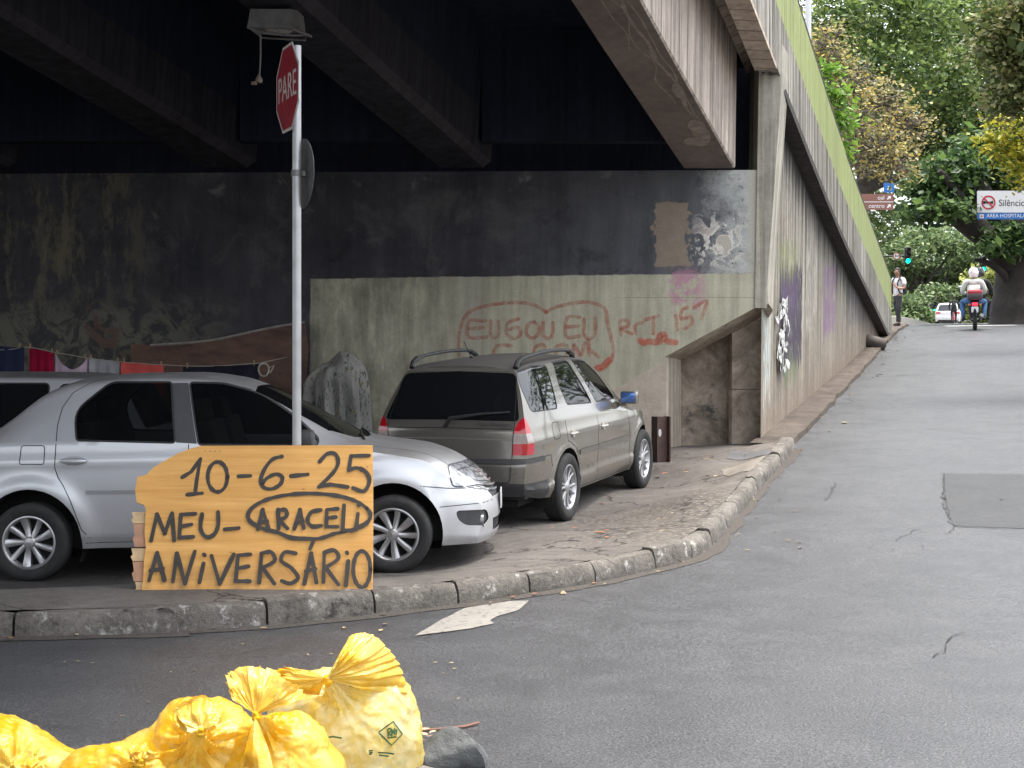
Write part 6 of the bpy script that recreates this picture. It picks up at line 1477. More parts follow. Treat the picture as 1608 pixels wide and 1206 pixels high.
def limb(mb, a, b, r0, r1, seed, wob=.12, n=9):
    pts = []; L = (Vector(b)-Vector(a)).length
    for k in range(n+1):
        t = k/n; p = Vector(a).lerp(Vector(b), t); w_ = wob*L*math.sin(math.pi*t); pts.append(p+Vector((mnoise.noise(Vector((t*2.5, seed, 0))), mnoise.noise(Vector((t*2.5, seed, 5))), mnoise.noise(Vector((t*2.5, seed, 9)))*.5))*w_)
    mb.tube(pts, [lerp(r0, r1, (k/n)**.8) for k in range(n+1)], 9); return pts
def tree(label, base, blobs_px, Y, leaf, n, mat, seed, clump=.5, trunk_r=.25, depth=.8, bark=None, per=16, flat=.5, shell=.35, group='trees over the uphill road', blobs=None, name='tree', twigs=0, core=0):
    base = Vector(base); o = thing(name, base, label, 'tree', group)
    if blobs is None:
        blobs = []
        for q in blobs_px:
            c = P(q[0], q[1], Y+(q[4] if len(q) > 4 else 0)); s_ = (Y+(q[4] if len(q) > 4 else 0))/F; blobs.append((c, (q[2]*s_, q[2]*s_*depth, q[3]*s_)))
    V_, Fc = crown_mesh(blobs, n, leaf, seed, clump, per, flat, shell)
    if core:
        V2, F2 = crown_mesh([(b[0], (b[1][0]*.8, b[1][1]*.8, b[1][2]*.8)) for b in blobs], core, leaf*2.0, seed+1, clump, 6, flat, .0); k_ = len(V_); V_ += V2; Fc += [tuple(i+k_ for i in f) for f in F2]
    add_leaves('crown', o, mat, V_, Fc)
    m = MB(); top = sum((Vector(b[0]) for b in blobs), Vector())/len(blobs); fork = base.lerp(Vector((lerp(base.x, top.x, .5), lerp(base.y, top.y, .5), top.z)), .55)
    limb(m, base-Vector((0, 0, .3)), fork, trunk_r*1.25, trunk_r*.8, seed, .06)
    for i, b in enumerate(blobs): limb(m, fork-Vector((0, 0, .15)), Vector(b[0])+Vector((0, 0, b[1][2]*.3)), trunk_r*.55, trunk_r*.1, seed+i*3.1, .16)
    rg = random.Random(seed+5)
    for i in range(twigs):
        c, rd = rg.choice(blobs); d = Vector((rg.uniform(-1, 1), rg.uniform(-1, .6), rg.uniform(-.6, 1))).normalized(); a = Vector(c)+Vector((d.x*rd[0], d.y*rd[1], d.z*rd[2]))*.15; e = Vector(c)+Vector((d.x*rd[0], d.y*rd[1], d.z*rd[2]))*rg.uniform(.8, 1.1)
        pts = limb(m, a, e, .030, .008, seed+i*7.7, .2, 6)
        for _ in range(3):
            k = rg.randrange(2, 6); q = pts[k]+Vector((rg.uniform(-1, 1), rg.uniform(-1, 1), rg.uniform(-.4, .9)))*rd[0]*.4; limb(m, pts[k], q, .014, .005, seed+i+k*1.3, .2, 4)
    m.build('trunk', bark or M_BARK, o); return o
ML_MID = leaf_mat('mid_green_leaves', [(.045, .078, .03), (.075, .125, .038), (.125, .19, .05), (.25, .33, .09)])
ML_YEL = leaf_mat('yellow_flowers', [(.13, .16, .06), (.24, .22, .12), (.36, .30, .13), (.50, .40, .09)])
ML_OLV = leaf_mat('olive_leaves', [(.05, .075, .022), (.09, .115, .035), (.16, .165, .06), (.27, .25, .12)])
ML_YGR = leaf_mat('yellow_green_leaves', [(.10, .15, .02), (.22, .25, .03), (.38, .34, .03), (.50, .42, .05)])
ML_DRK = leaf_mat('dark_green_leaves', [(.022, .046, .02), (.04, .08, .028), (.075, .135, .038), (.14, .22, .06)])
ML_FAR = leaf_mat('far_green_leaves', [(.06, .10, .05), (.095, .145, .062), (.14, .20, .078), (.21, .275, .11)])
ML_BRT = leaf_mat('bright_green_leaves', [(.08, .18, .02), (.13, .26, .03), (.22, .36, .05)])
def gp(px, Y):
    x = (px-CX)/F*Y; return Vector((x, Y, road_z(x, Y)+.1))
tree('tall leafy green tree filling the top of the picture beyond the parapet', gp(1315, 76), [(1330, 30, 70, 70), (1420, 20, 90, 80, -3), (1510, 30, 90, 80, 3), (1390, 120, 80, 70, -4), (1470, 130, 80, 70), (1560, 130, 80, 80, 3), (1500, 220, 80, 70, 2), (1420, 220, 70, 60, 4), (1570, 230, 70, 60, 5), (1310, 110, 50, 80, 4), (1600, 40, 60, 80, 4)], 75, .30, 26000, ML_MID, 11, 1.0, .5, core=2600)
tree('half bare tree with yellow and tan blossom just behind the green parapet', gp(1240, 41)-Vector((0, 0, 0)), [(1300, 70, 36, 40), (1335, 130, 46, 42), (1385, 165, 48, 45, 1), (1420, 205, 42, 40, 1), (1370, 235, 50, 45), (1405, 262, 40, 30), (1340, 200, 36, 45), (1300, 110, 30, 50)], 41, .13, 4600, ML_YEL, 23, .5, .16, bark=M_BARKG, per=8, twigs=170, shell=.5)
tree('small bright green tree tip showing over the parapet', gp(1230, 33), [(1296, 108, 14, 14), (1308, 150, 22, 22), (1330, 185, 20, 18), (1322, 235, 16, 26)], 33, .16, 900, ML_BRT, 31, .3, .07)
tree('green shrubby tree rising low behind the end of the parapet', gp(1300, 80), [(1352, 270, 40, 40), (1370, 325, 36, 36), (1335, 240, 30, 30), (1385, 365, 24, 24)], 80, .26, 2600, ML_MID, 37, .6, .12)
tree('olive brown leafed branch hanging into the top right corner', Vector((12.6, 24, road_z(12.6, 24)+.1)), [(1600, 30, 55, 60), (1570, 70, 36, 40), (1605, 120, 40, 50), (1590, 160, 36, 36), (1640, 80, 60, 90), (1700, 60, 80, 90)], 24, .12, 9000, ML_OLV, 41, .42, .25, core=900)
tree('yellow green leafed tree at the right edge above the white sign', Vector((14.6, 34, road_z(14.6, 34)+.1)), [(1590, 205, 34, 28), (1566, 230, 24, 24), (1604, 252, 32, 26), (1610, 285, 14, 14), (1665, 235, 52, 60)], 34, .15, 3400, ML_YGR, 43, .42, .22)
# large dark tree with the leaning limb
bt_ = Vector((0, 0, 0)); bt_ = gp(1600, 52)
o = thing('tree', bt_, 'massive old tree with thick dark trunk and leaning limb right of the road', 'tree', 'trees over the uphill road')
m = MB()
def pth(L, Y): return [P(x, y, Y+(d if True else 0)) for x, y, d in L]
tr_ = pth([(1600, 530, 0), (1597, 480, 0), (1600, 430, 0), (1610, 390, 0), (1625, 340, 0), (1645, 260, .5)], 52); tr_[0].z = road_z(tr_[0].x, 52)-.3
m.tube(smooth(tr_, 6), [.78+.10*mnoise.noise(Vector((k*.4, 1, 0)))+.35*max(0, 1-k/8) for k in range(31)], 16)
lm = pth([(1598, 440, 0), (1570, 392, -.3), (1535, 362, -.5), (1502, 338, -.8), (1478, 318, -1), (1462, 300, -1)], 52); m.tube(smooth(lm, 6), [lerp(.55, .22, k/30)+.05*mnoise.noise(Vector((k*.5, 3, 0))) for k in range(31)], 14)
l2 = pth([(1590, 400, 0), (1560, 330, -.3), (1535, 280, -.5), (1520, 240, -.5)], 52); m.tube(smooth(l2, 6), [lerp(.40, .14, k/18) for k in range(19)], 12)
l3 = pth([(1540, 366, -.5), (1500, 300, -1.5), (1475, 268, -2)], 52); m.tube(smooth(l3, 6), [lerp(.26, .08, k/12) for k in range(13)], 10)
l4 = pth([(1592, 470, 0), (1575, 430, -.6), (1548, 412, -1), (1530, 408, -1)], 52); m.tube(smooth(l4, 6), [lerp(.18, .05, k/18) for k in range(19)], 10)
m.build('trunk', M_BARK, o)
bl = [(P(x, y, 52+d), (rx*52/F, rx*52/F*.8, rz*52/F)) for x, y, rx, rz, d in ((1500, 268, 46, 34, -1), (1462, 296, 36, 30, -1), (1535, 290, 46, 40, 1.5), (1480, 330, 38, 16, -2), (1448, 335, 24, 18, -1), (1600, 378, 34, 18, -1.4), (1565, 388, 34, 13, -1.6), (1540, 250, 46, 40, 0), (1630, 290, 50, 60, 2), (1590, 364, 30, 12, -1.5))]
V_, Fc = crown_mesh(bl, 9000, .24, 51, .6, 16, .45); V2, F2 = crown_mesh(bl, 2200, .42, 52, .6, 6, .45, 0); k_ = len(V_); V_ += V2; Fc += [tuple(i+k_ for i in f) for f in F2]; add_leaves('crown', o, ML_DRK, V_, Fc)
tree('layered pale green tree far down the road behind the left traffic light', gp(1440, 128), [(1420, 400, 46, 26), (1460, 372, 46, 22, 2), (1500, 392, 46, 26), (1530, 420, 34, 30, 2), (1450, 440, 60, 36, 4), (1400, 440, 30, 40, 2), (1505, 440, 50, 34, 5)], 128, .42, 9000, ML_FAR, 61, 1.4, .4, flat=.28, core=900)
tree('dark layered tree far down the road behind the white car', gp(1490, 138), [(1490, 448, 70, 34), (1430, 470, 50, 30, 2), (1540, 470, 50, 36, 2), (1480, 488, 70, 22, -3)], 138, .5, 5500, ML_DRK, 63, 1.4, .4, flat=.28)
tree('low bright bush beside the far kerb on the left', gp(1432, 112), [(1425, 480, 30, 20), (1450, 500, 30, 12), (1475, 462, 22, 14, 6), (1412, 505, 14, 8, -4)], 112, .4, 2200, ML_FAR, 67, 1.0, .15, flat=.4)
tree('yellowish green tree behind the motorcycle and right traffic light', gp(1556, 118), [(1550, 440, 26, 26), (1560, 480, 26, 30), (1548, 500, 24, 14), (1575, 450, 20, 40)], 118, .45, 2600, leaf_mat('sunny_far_leaves', [(.10, .15, .04), (.19, .23, .06), (.32, .33, .08)]), 71, 1.0, .3, flat=.4)
# far wood closing the view
rg = random.Random(9); V_ = []; Fc = []
fw = [(P(x, y, 190), (11, 5, 9)) for x, y in [(1240+k*42, 330+30*math.sin(k*1.7)) for k in range(14)]]+[(P(1240+k*42, 440+20*math.sin(k*2.1), 185), (10, 5, 8)) for k in range(14)]+[(P(1240+k*42, 220+20*math.sin(k*2.1), 195), (10, 5, 8)) for k in range(14)]+[(P(1240+k*42, yy+20*math.sin(k*2.1), 198), (10, 5, 9)) for k in range(14) for yy in (110, 0, -110)]
V_, Fc = crown_mesh(fw, 40000, 1.0, 77, 2.2, 14, .5, .2); fo = add_leaves('far_wood', None, ML_FAR, V_, Fc); tag(fo, 'far mass of green trees closing the end of the road', 'trees', None, 'stuff')
# street trees to the right of the road, outside the frame: they shade the road and show in the car windows
for i, (x, y, s_) in enumerate(((20, 7, 1.0), (17.5, 32, 1.5), (23, 44, 1.7))):
    z = road_z(x, y); bl = [((x+a*s_, y+b*s_, z+c*s_), (2.6*s_, 2.6*s_, 1.9*s_)) for a, b, c in ((0, 0, 7.5), (2, 1.5, 6.2), (-2, -1.4, 6.0), (1.4, -2.2, 5.4), (-1.5, 2.2, 5.6), (0, .3, 4.6))]
    tree(['street tree beside the right pavement near the camera', 'street tree beside the right pavement further up the road', 'street tree beyond the right pavement past the bend', 'street tree behind the camera on the left'][i], (x, y, z), None, 0, .32, 3600, ML_MID, 81+i, .7, .22, blobs=bl, core=700, group='street trees outside the picture')

# ---------------------------------------------------------------- signs and signals up the road
def plate(name, c, wd, hh, mat, parent, off=0.0, th=.03, r=.03):
    m = MB(); ring = rpoly([(-wd/2, -hh/2), (wd/2, -hh/2), (wd/2, hh/2), (-wd/2, hh/2)], r, 3); m.prism([Vector(c)+Vector((x, -off, z)) for x, z in ring], (0, th, 0)); return m.build(name, mat, parent)
def lettering(name, txt, c, size, mat, parent, off, sx=1.0, align='CENTER'):
    vs, fs = text_mesh(txt, size, extrude=.002, align=align); m = MB(); m.add([Vector(c)+Vector((v.x*sx, -off-v.z, v.y)) for v in vs], fs); return m.build(name, mat, parent)
M_DGREY = pm('dark_signal_grey', (.012, .014, .015), .5, .1); M_POLE = pm('grey_pole_paint', (.18, .185, .19), .5, .15)
M_WPLATE = pm('white_sign_face', (.66, .66, .67), .5, .05); M_BLUE = pm('blue_sign_face', (.015, .13, .42), .45, .05); M_BROWN = pm('brown_sign_face', (.20, .085, .065), .5, .1); M_BLK = pm('black_print', (.02, .02, .02), .6, 0)
# hospital-area sign
Ys = 50; cs = P(1592, 318, Ys); s_ = Ys/F
hs_ = thing('hospital_area_sign', P(1680, 530, Ys), 'white and blue Silencio area hospitalar sign hanging over the right side of the road', 'road sign')
plate('panel', P(1593, 317, Ys), 117*s_, 35*s_, M_WPLATE, hs_); plate('blue_band', P(1593, 339, Ys), 117*s_, 10.5*s_, M_BLUE, hs_)
m = MB(); c = P(1552, 318, Ys); rr = 11*s_
m.lathe([(rr, -.012), (rr, -.02), (rr-.045, -.02), (rr-.045, -.012)], c=c, axis='y', n=28, closed=True); a = Vector((-.70, 0, .70))*rr; m.tube([c+a+Vector((0, -.02, 0)), c-a+Vector((0, -.02, 0))], .02, 6); m.build('prohibition_ring', pm('sign_red_print', (.45, .01, .03), .5, .05), hs_)
m = MB(); m.box(c+Vector((-.03, -.012, 0)), (.19, .006, .055)); m.prism([c+Vector((x, -.016, z)) for x, z in ((.05, -.03), (.15, -.06), (.15, .06), (.05, .03))], (0, .006, 0)); m.box(c+Vector((-.14, -.012, .0)), (.07, .006, .10)); m.build('horn_symbol', M_BLK, hs_)
lettering('lettering', 'Silêncio', P(1568, 319, Ys), .30, M_BLK, hs_, .004, .95, 'LEFT'); lettering('lettering', 'ÁREA HOSPITALAR', P(1549, 339, Ys), .17, M_WPLATE, hs_, .004, .95, 'LEFT')
plate('hospital_mark', P(1541.5, 339.5, Ys), .13, .13, M_WPLATE, hs_, .004, .006, .005); m = MB(); c = P(1541.5, 339.5, Ys)+Vector((0, -.008, 0)); m.box(c, (.08, .004, .025)); m.box(c+Vector((0, -.003, 0)), (.025, .004, .08)); m.build('red_cross', pm('sign_red_print', (.45, .01, .03)), hs_)
m = MB(); gq = gp(1680, Ys); m.tube([gq-Vector((0, 0, .2)), Vector((gq.x, Ys+.1, P(0, 300, Ys).z))], .07, 10); m.tube([Vector((gq.x, Ys+.1, P(0, 308, Ys).z)), P(1540, 308, Ys+.06)], .035, 8); m.tube([Vector((gq.x, Ys+.1, P(0, 330, Ys).z)), P(1540, 330, Ys+.06)], .035, 8); m.build('post', M_POLE, hs_)
# brown and blue direction sign
Yd = 70; ds_ = thing('direction_sign', gp(1330, Yd), 'brown direction sign with a small blue square above it, half hidden by the parapet', 'road sign')
s_ = Yd/F
plate('blue_square', P(1396, 294.5, Yd), 16.5*s_, 15.5*s_, M_BLUE, ds_)
for k, (yy, tx) in enumerate(((310.5, 'oal'), (323.5, 'centro'))):
    plate('brown_panel', P(1368, yy, Yd), 70*s_, 12*s_, M_BROWN, ds_); lettering('lettering', tx, P(1389, yy, Yd), .27, M_WPLATE, ds_, .004, 1, 'RIGHT')
plate('pale_edge', P(1368, 317, Yd), 70*s_, 1.2*s_, M_WPLATE, ds_, 0, .03, .002)
m = MB()
for yy, cx_ in ((310.5, 1396), (323.5, 1396), (295, 1396)):
    c = P(cx_, yy, Yd)+Vector((0, -.008, 0)); k = .11; d = Vector((1, 0, 1)).normalized(); e = Vector((1, 0, -1)).normalized(); m.prism([c+d*k, c+d*k-Vector((.16, 0, 0)), c+d*(k-.06)-Vector((.05, 0, -.0)), c-d*k+e*-.03, c-d*k+e*.03, c+d*(k-.06)+Vector((0, 0, -.05)), c+d*k-Vector((0, 0, .16))], (0, .004, 0))
m.build('arrow', M_WPLATE, ds_)
m = MB(); gq = gp(1330, Yd); m.tube([gq-Vector((0, 0, .2)), Vector((gq.x, Yd+.1, P(0, 285, Yd).z))], .08, 10); m.tube([Vector((gq.x, Yd+.1, P(0, 311, Yd).z)), P(1395, 311, Yd+.08)], .04, 8); m.tube([P(1396, 300, Yd+.05), P(1396, 326, Yd+.05)], .03, 8); m.build('post', M_POLE, ds_)
# signals
M_GREEN_ON = pm('lit_green_lens', (.0, .3, .2), .3, 0, emit=(.0, .85, .50), es=1.1); M_OFF = pm('unlit_lens', (.02, .012, .01), .3, .1)
def signal(label, px, y0, y1, Y, arm, name='traffic_light'):
    s_ = Y/F; hh = (y1-y0)*s_; c = P(px, (y0+y1)/2, Y); base = gp(arm[0], Y); o = thing(name, base, label, 'traffic light', 'traffic lights up the road'); wd = hh*.40
    m = MB(); m.box(c, (wd, .22, hh), bev=.05); m.build('housing', M_DGREY, o)
    for k in range(3):
        q = c+Vector((0, -.115, hh*(.31-.31*k))); m = MB(); m.lathe([(0, -.025), (wd*.30, -.012), (wd*.34, 0)], c=q, axis='y', n=18); m.build('signal_lens', M_GREEN_ON if k == 2 else M_OFF, o)
        m = MB(); rows = [[q+Vector((wd*.38*math.cos(a), yy, wd*.38*math.sin(a))) for a in [R(-10+200*j/14) for j in range(15)]] for yy in (0, -.2)]; m.grid(rows); m.build('visor', M_DGREY, o)
    m = MB(); ya = arm[1]; top = Vector((base.x, Y+.15, P(0, ya, Y).z)); m.tube([base-Vector((0, 0, .2)), top], .09, 10); side = Vector((c.x+(wd/2 if base.x > c.x else -wd/2), Y+.15, top.z)); e = P(arm[2], arm[3], Y+.15) if len(arm) > 2 else top.lerp(side, .5); m.tube(smooth([top, e, Vector((c.x, Y+.15, P(0, arm[4], Y).z)) if len(arm) > 4 else Vector((c.x, Y+.15, top.z))], 6), .045, 8); m.build('mast', M_DGREY, o); return o
signal('traffic light showing green on an arm at the left, with a round sign beside it', 1425, 388, 415, 86, (1340, 402))
signal('traffic light showing green above the motorcycle riders, beside the big trunk', 1543, 402, 428, 86, (1622, 412))
signal('small far traffic light showing green left of the white car', 1467, 473, 491.5, 116, (1405, 505, 1432, 487, 482))
Y = 85.9; rs_ = thing('turn_sign', P(1408, 402, Y), 'round red ringed sign with a black arrow beside the left traffic light', 'road sign'); c = P(1408, 402, Y)
m = MB(); m.lathe([(0, -.01), (.20, -.01), (.20, .01)], c=c, axis='y', n=24); m.build('sign_face', M_WPLATE, rs_); m = MB(); m.lathe([(.20, -.02), (.155, -.02), (.155, -.008), (.20, -.008)], c=c, axis='y', n=24, closed=True); m.build('red_ring', pm('dull_red_ring', (.30, .05, .05), .5, .1), rs_)
m = MB(); m.box(c+Vector((.0, -.02, 0)), (.20, .006, .03)); m.prism([c+Vector((x, -.022, z)) for x, z in ((.14, 0), (.06, .06), (.06, -.06))], (0, .004, 0)); m.box(c+Vector((-.05, -.02, .0)), (.03, .005, .16)); m.build('arrow', M_BLK, rs_)
# lamp post on the bridge deck behind the parapet
lp = thing('lamp_post', Vector((5.75, 30, zp(10)+.4)), 'white lamp post rising behind the green parapet at the top of the picture', 'lamp post')
m = MB(); m.tube([lp.location, Vector((5.81, 30, 13.5))], [.065, .05], 12); m.build('post', pm('white_post_paint', (.62, .62, .62), .5, .1), lp)
m = MB(); m.tube(smooth([Vector((5.81, 30, 13.4)), Vector((6.2, 29.8, 14.2)), Vector((7.4, 29.4, 14.4))], 5), .04, 8); m.box((7.6, 29.3, 14.36), (.7, .25, .12), bev=.04); m.build('lamp_arm', M_POLE, lp)
sp_ = thing('white_marker_post', gp(1440.5, 112), 'thin white post at the far left kerb', 'post'); m = MB(); q = gp(1440.5, 112); m.tube([q, q+Vector((0, 0, .95))], .05, 8); m.box(q+Vector((0, 0, .85)), (.25, .05, .1)); m.build('post', M_WPLATE, sp_)
# crossing and stop line at the crest, low far kerb
def strip(name, a, b, wd, mat, h=.006):
    rows = []
    for k in range(13):
        q = Vector(a).lerp(Vector(b), k/12); rows.append([Vector((q.x, q.y+o_, road_z(q.x, q.y+o_)+h)) for o_ in (0, wd)])
    m = MB(); m.grid(rows); return m.build(name, mat, kind='structure')
for (xa, xb, Ya) in ((1420, 1448, 50), (1488, 1600, 48)): strip('stop_line', P(xa, 0, Ya), P(xb, 0, Ya), .5, pm('fresh_road_paint', (.55, .55, .53), .7, .15, 8))
rows = []
for k in range(30):
    a = k/29; px = lerp(1396, 1470, a); Yk = lerp(62, 84, a)+6*math.sin(a*math.pi)*0; x = (px-CX)/F*Yk; z = road_z(x, Yk); hgt = .34*(1-a**2.5)
    rows.append([Vector((x, Yk, z-.05)), Vector((x, Yk, z+hgt*.9)), Vector((x-.05, Yk+.1, z+hgt)), Vector((x-2, Yk+4, z+hgt+.05)), Vector((x-12, Yk+14, z+hgt))])
m = MB(); m.grid(rows); m.build('far_pavement', pm('pale_far_kerb', (.22, .21, .18), .9, .2, 3), kind='structure')
# ---------------------------------------------------------------- people and far vehicles
def skin_mesh(name, joints, edges, mat, parent, sub=2, root=0):
    # connected joints with radii grown into one continuous surface
    me = bpy.data.meshes.new(name); vs = [j[0] for j in joints]
    mi = MW(parent).inverted(); me.from_pydata([tuple(mi @ Vector(v)) for v in vs], edges, []); o = bpy.data.objects.new(name, me); COL.objects.link(o); o.parent = parent
    sk = o.modifiers.new('skin', 'SKIN'); sk.use_smooth_shade = True; sk.branch_smoothing = .6
    for i, j in enumerate(joints):
        r = j[1]; me.skin_vertices[0].data[i].radius = r if isinstance(r, tuple) else (r, r); me.skin_vertices[0].data[i].use_root = (i == root)
    su = o.modifiers.new('sub', 'SUBSURF'); su.levels = sub; su.render_levels = sub
    dg = bpy.context.evaluated_depsgraph_get(); m2 = bpy.data.meshes.new_from_object(o.evaluated_get(dg)); o.modifiers.clear(); o.data = m2; m2.name = name
    m2.materials.clear(); m2.materials.append(mat); m2.polygons.foreach_set('use_smooth', [True]*len(m2.polygons)); return o
def chain(pts, rad, joints, edges, start=None):
    prev = start
    for p, r in zip(pts, rad):
        joints.append((Vector(p), r)); i = len(joints)-1
        if prev is not None: edges.append((prev, i))
        prev = i
    return prev
M_SKIN = pm('brown_skin', (.30, .155, .10), .5, .1, 20); M_HAIR = pm('dark_hair', (.018, .014, .012), .7, .2, 40)
M_SHIRT = pm('white_shirt_cloth', (.72, .72, .74), .9, .08, 6, .2, 30); M_TROU = pm('charcoal_trousers', (.028, .028, .032), .9, .2, 8, .2, 30); M_JEAN = pm('blue_jeans', (.05, .11, .24), .9, .25, 9, .2, 40); M_BLKC = pm('black_clothing', (.015, .015, .017), .85, .2, 9)
def head(parent, c, face, s=1.0, hair=True, name='hair'):
    # skull with brow, nose, lips, chin and ears; face: horizontal direction looked at
    f = Vector((face[0], face[1], 0)).normalized(); r = Vector((f.y, -f.x, 0)); c = Vector(c); bm = bmesh.new(); bmesh.ops.create_icosphere(bm, subdivisions=4, radius=1)
    for v in bm.verts:
        d = v.co.copy(); x, y, z = d.x, d.y, d.z; k = 1.0; wx = .072-.014*max(0, -z); fy = .092-.012*max(0, -z)
        p = Vector((x*wx, y*fy, z*.118)); fr_ = max(0, y)
        if fr_ > .5:
            ax = abs(x)
            p.y += .020*math.exp(-((z+.12)/.16)**2-(x/.16)**2)            # nose
            p.y -= .012*(math.exp(-((z-.10)/.09)**2-((ax-.34)/.16)**2))  # eye sockets
            p.y += .006*math.exp(-((z-.26)/.08)**2)                      # brow
            p.y += .006*math.exp(-((z+.46)/.07)**2-(x/.26)**2)-.006*math.exp(-((z+.58)/.05)**2-(x/.3)**2)+.010*math.exp(-((z+.82)/.12)**2-(x/.3)**2)
        if abs(x) > .93: p.x += math.copysign(.012*math.exp(-((z)/.2)**2-((y+.05)/.2)**2), x)
        v.co = c+(r*p.x+f*p.y+Vector((0, 0, p.z)))*s
    m = MB(); bm.verts.index_update(); m.add([v.co.copy() for v in bm.verts], [[v.index for v in q.verts] for q in bm.faces], 0, True); vv = [v.co.copy() for v in bm.verts]; bm.free(); return m, f, r
def hand(joints, edges, wrist_i, w_, d, up, s=1.0, curl=.5):
    d = Vector(d).normalized(); up = Vector(up).normalized(); side = d.cross(up).normalized(); palm = Vector(w_)+d*.055*s
    joints.append((palm, (.024*s, .018*s))); pi_ = len(joints)-1; edges.append((wrist_i, pi_))
    for k, l in enumerate((.062, .074, .068, .05)):
        o_ = side*(.028-.0185*k)*s; a = palm+d*.035*s+o_; b = a+(d*math.cos(curl)-up*math.sin(curl))*l*.55*s; e = b+(d*math.cos(curl*2)-up*math.sin(curl*2))*l*.45*s; chain([a, b, e], [.0095*s, .0088*s, .0075*s], joints, edges, pi_)
    t = palm+side*.03*s-d*.02*s; chain([t, t+side*.022*s+d*.028*s, t+side*.02*s+d*.055*s-up*.008], [.011*s, .0098*s, .008*s], joints, edges, pi_)
# pedestrian on the footway, seen side-on, one hand on the bag strap
gpd = P(1410, 518, 46.5); gpd.z = road_z(gpd.x, 46.5)+.06
pd = thing('person', gpd, 'person in white short sleeved shirt and dark trousers walking by the ramp wall end', 'person')
b0_ = gpd; fx = Vector((-.75, -.66, 0)).normalized(); sx = Vector((-fx.y, fx.x, 0))
def bp3(f, s_, z): return b0_+fx*f+sx*s_+Vector((0, 0, z))
J = []; E = []
J.append((bp3(0, 0, .95), (.10, .08))); J.append((bp3(0, 0, 1.08), (.10, .08))); J.append((bp3(.0, 0, 1.27), (.12, .09))); J.append((bp3(-.01, 0, 1.42), (.085, .07))); J.append((bp3(0, 0, 1.49), .052)); J.append((bp3(.02, 0, 1.56), .055)); E += [(0, 1), (1, 2), (2, 3), (3, 4), (4, 5)]
for s_, ff in ((.09, .14), (-.09, -.16)): e = chain([bp3(ff*.3, s_, .82), bp3(ff*.7+.03, s_*1.05, .50), bp3(ff-.03, s_*1.05, .28), bp3(ff, s_, .085), bp3(ff+.09, s_, .05), bp3(ff+.17, s_, .035)], [.095, .066, .058, .042, .045, .035], J, E, 0)
w1 = chain([bp3(-.02, .19, 1.40), bp3(.03, .25, 1.13), bp3(.16, .16, 1.12), bp3(.20, .05, 1.20)], [.062, .045, .038, .028], J, E, 3); hand(J, E, w1, bp3(.20, .05, 1.20), sx*-.6+Vector((0, 0, .6)), fx)
w2 = chain([bp3(-.02, -.19, 1.40), bp3(-.08, -.24, 1.14), bp3(-.02, -.25, .90)], [.062, .045, .030], J, E, 3); hand(J, E, w2, bp3(-.02, -.25, .90), Vector((0, 0, -1))+fx*.1, sx*-1)
bdy = skin_mesh('body', J, E, M_SKIN, pd)
m, f_, r_ = head(pd, bp3(.03, 0, 1.615), (-.9, -.44)); m.build('head', M_SKIN, pd)
# clothes: slightly larger shells
J = []; E = []
J.append((bp3(0, 0, .86), (.165, .135))); J.append((bp3(0, 0, 1.08), (.150, .118))); J.append((bp3(0, 0, 1.27), (.168, .130))); J.append((bp3(-.01, 0, 1.43), (.112, .09))); E += [(0, 1), (1, 2), (2, 3)]
chain([bp3(-.02, .19, 1.41), bp3(.01, .235, 1.22)], [.076, .066], J, E, 3); chain([bp3(-.02, -.19, 1.41), bp3(-.06, -.235, 1.22)], [.076, .066], J, E, 3); skin_mesh('shirt', J, E, M_SHIRT, pd)
J = []; E = []; J.append((bp3(0, 0, 1.0), (.135, .11))); J.append((bp3(0, 0, .90), (.145, .12))); E.append((0, 1))
for s_, ff in ((.09, .14), (-.09, -.16)): chain([bp3(ff*.3, s_, .80), bp3(ff*.7+.03, s_*1.05, .50), bp3(ff-.03, s_*1.05, .28), bp3(ff-.01, s_, .10)], [.108, .08, .072, .066], J, E, 1)
skin_mesh('trousers', J, E, M_TROU, pd)
for s_, ff in ((.09, .14), (-.09, -.16)):
    m = MB(); m.tube([bp3(ff-.07, s_, .05), bp3(ff-.02, s_, .07), bp3(ff+.10, s_, .05), bp3(ff+.2, s_, .035)], [.04, .052, .045, .025], 10); m.build('shoe', M_BLKC, pd)
m, f_, r_ = head(pd, bp3(.015, 0, 1.645), (-.9, -.44), 1.10)
m.v = [v if (v-bp3(.015, 0, 1.645)).dot(f_) < .035 or v.z > gpd.z+1.695 else bp3(0, 0, 1.68) for v in m.v]; m.v = [v if v.z > gpd.z+1.58 else Vector((v.x, v.y, gpd.z+1.60)) for v in m.v]; m.build('hair', M_HAIR, pd)
bk = thing('backpack', bp3(-.19, 0, 1.15), 'black backpack worn by the person in the white shirt', 'bag'); m = MB(); m.box(bp3(-.20, 0, 1.17), (.30, .16, .42), Matrix.Rotation(math.atan2(sx.y, sx.x), 3, 'Z'), bev=.06); m.build('bag_sack', M_BLKC, bk)
m = MB()
for s_ in (.10, -.10): m.tube(smooth([bp3(-.14, s_, 1.36), bp3(-.05, s_, 1.50), bp3(.10, s_, 1.40), bp3(.165, s_, 1.22), bp3(.10, s_*1.3, 1.02), bp3(-.14, s_*1.3, .98)], 5), .02, 8)
m.build('strap', M_BLKC, bk)
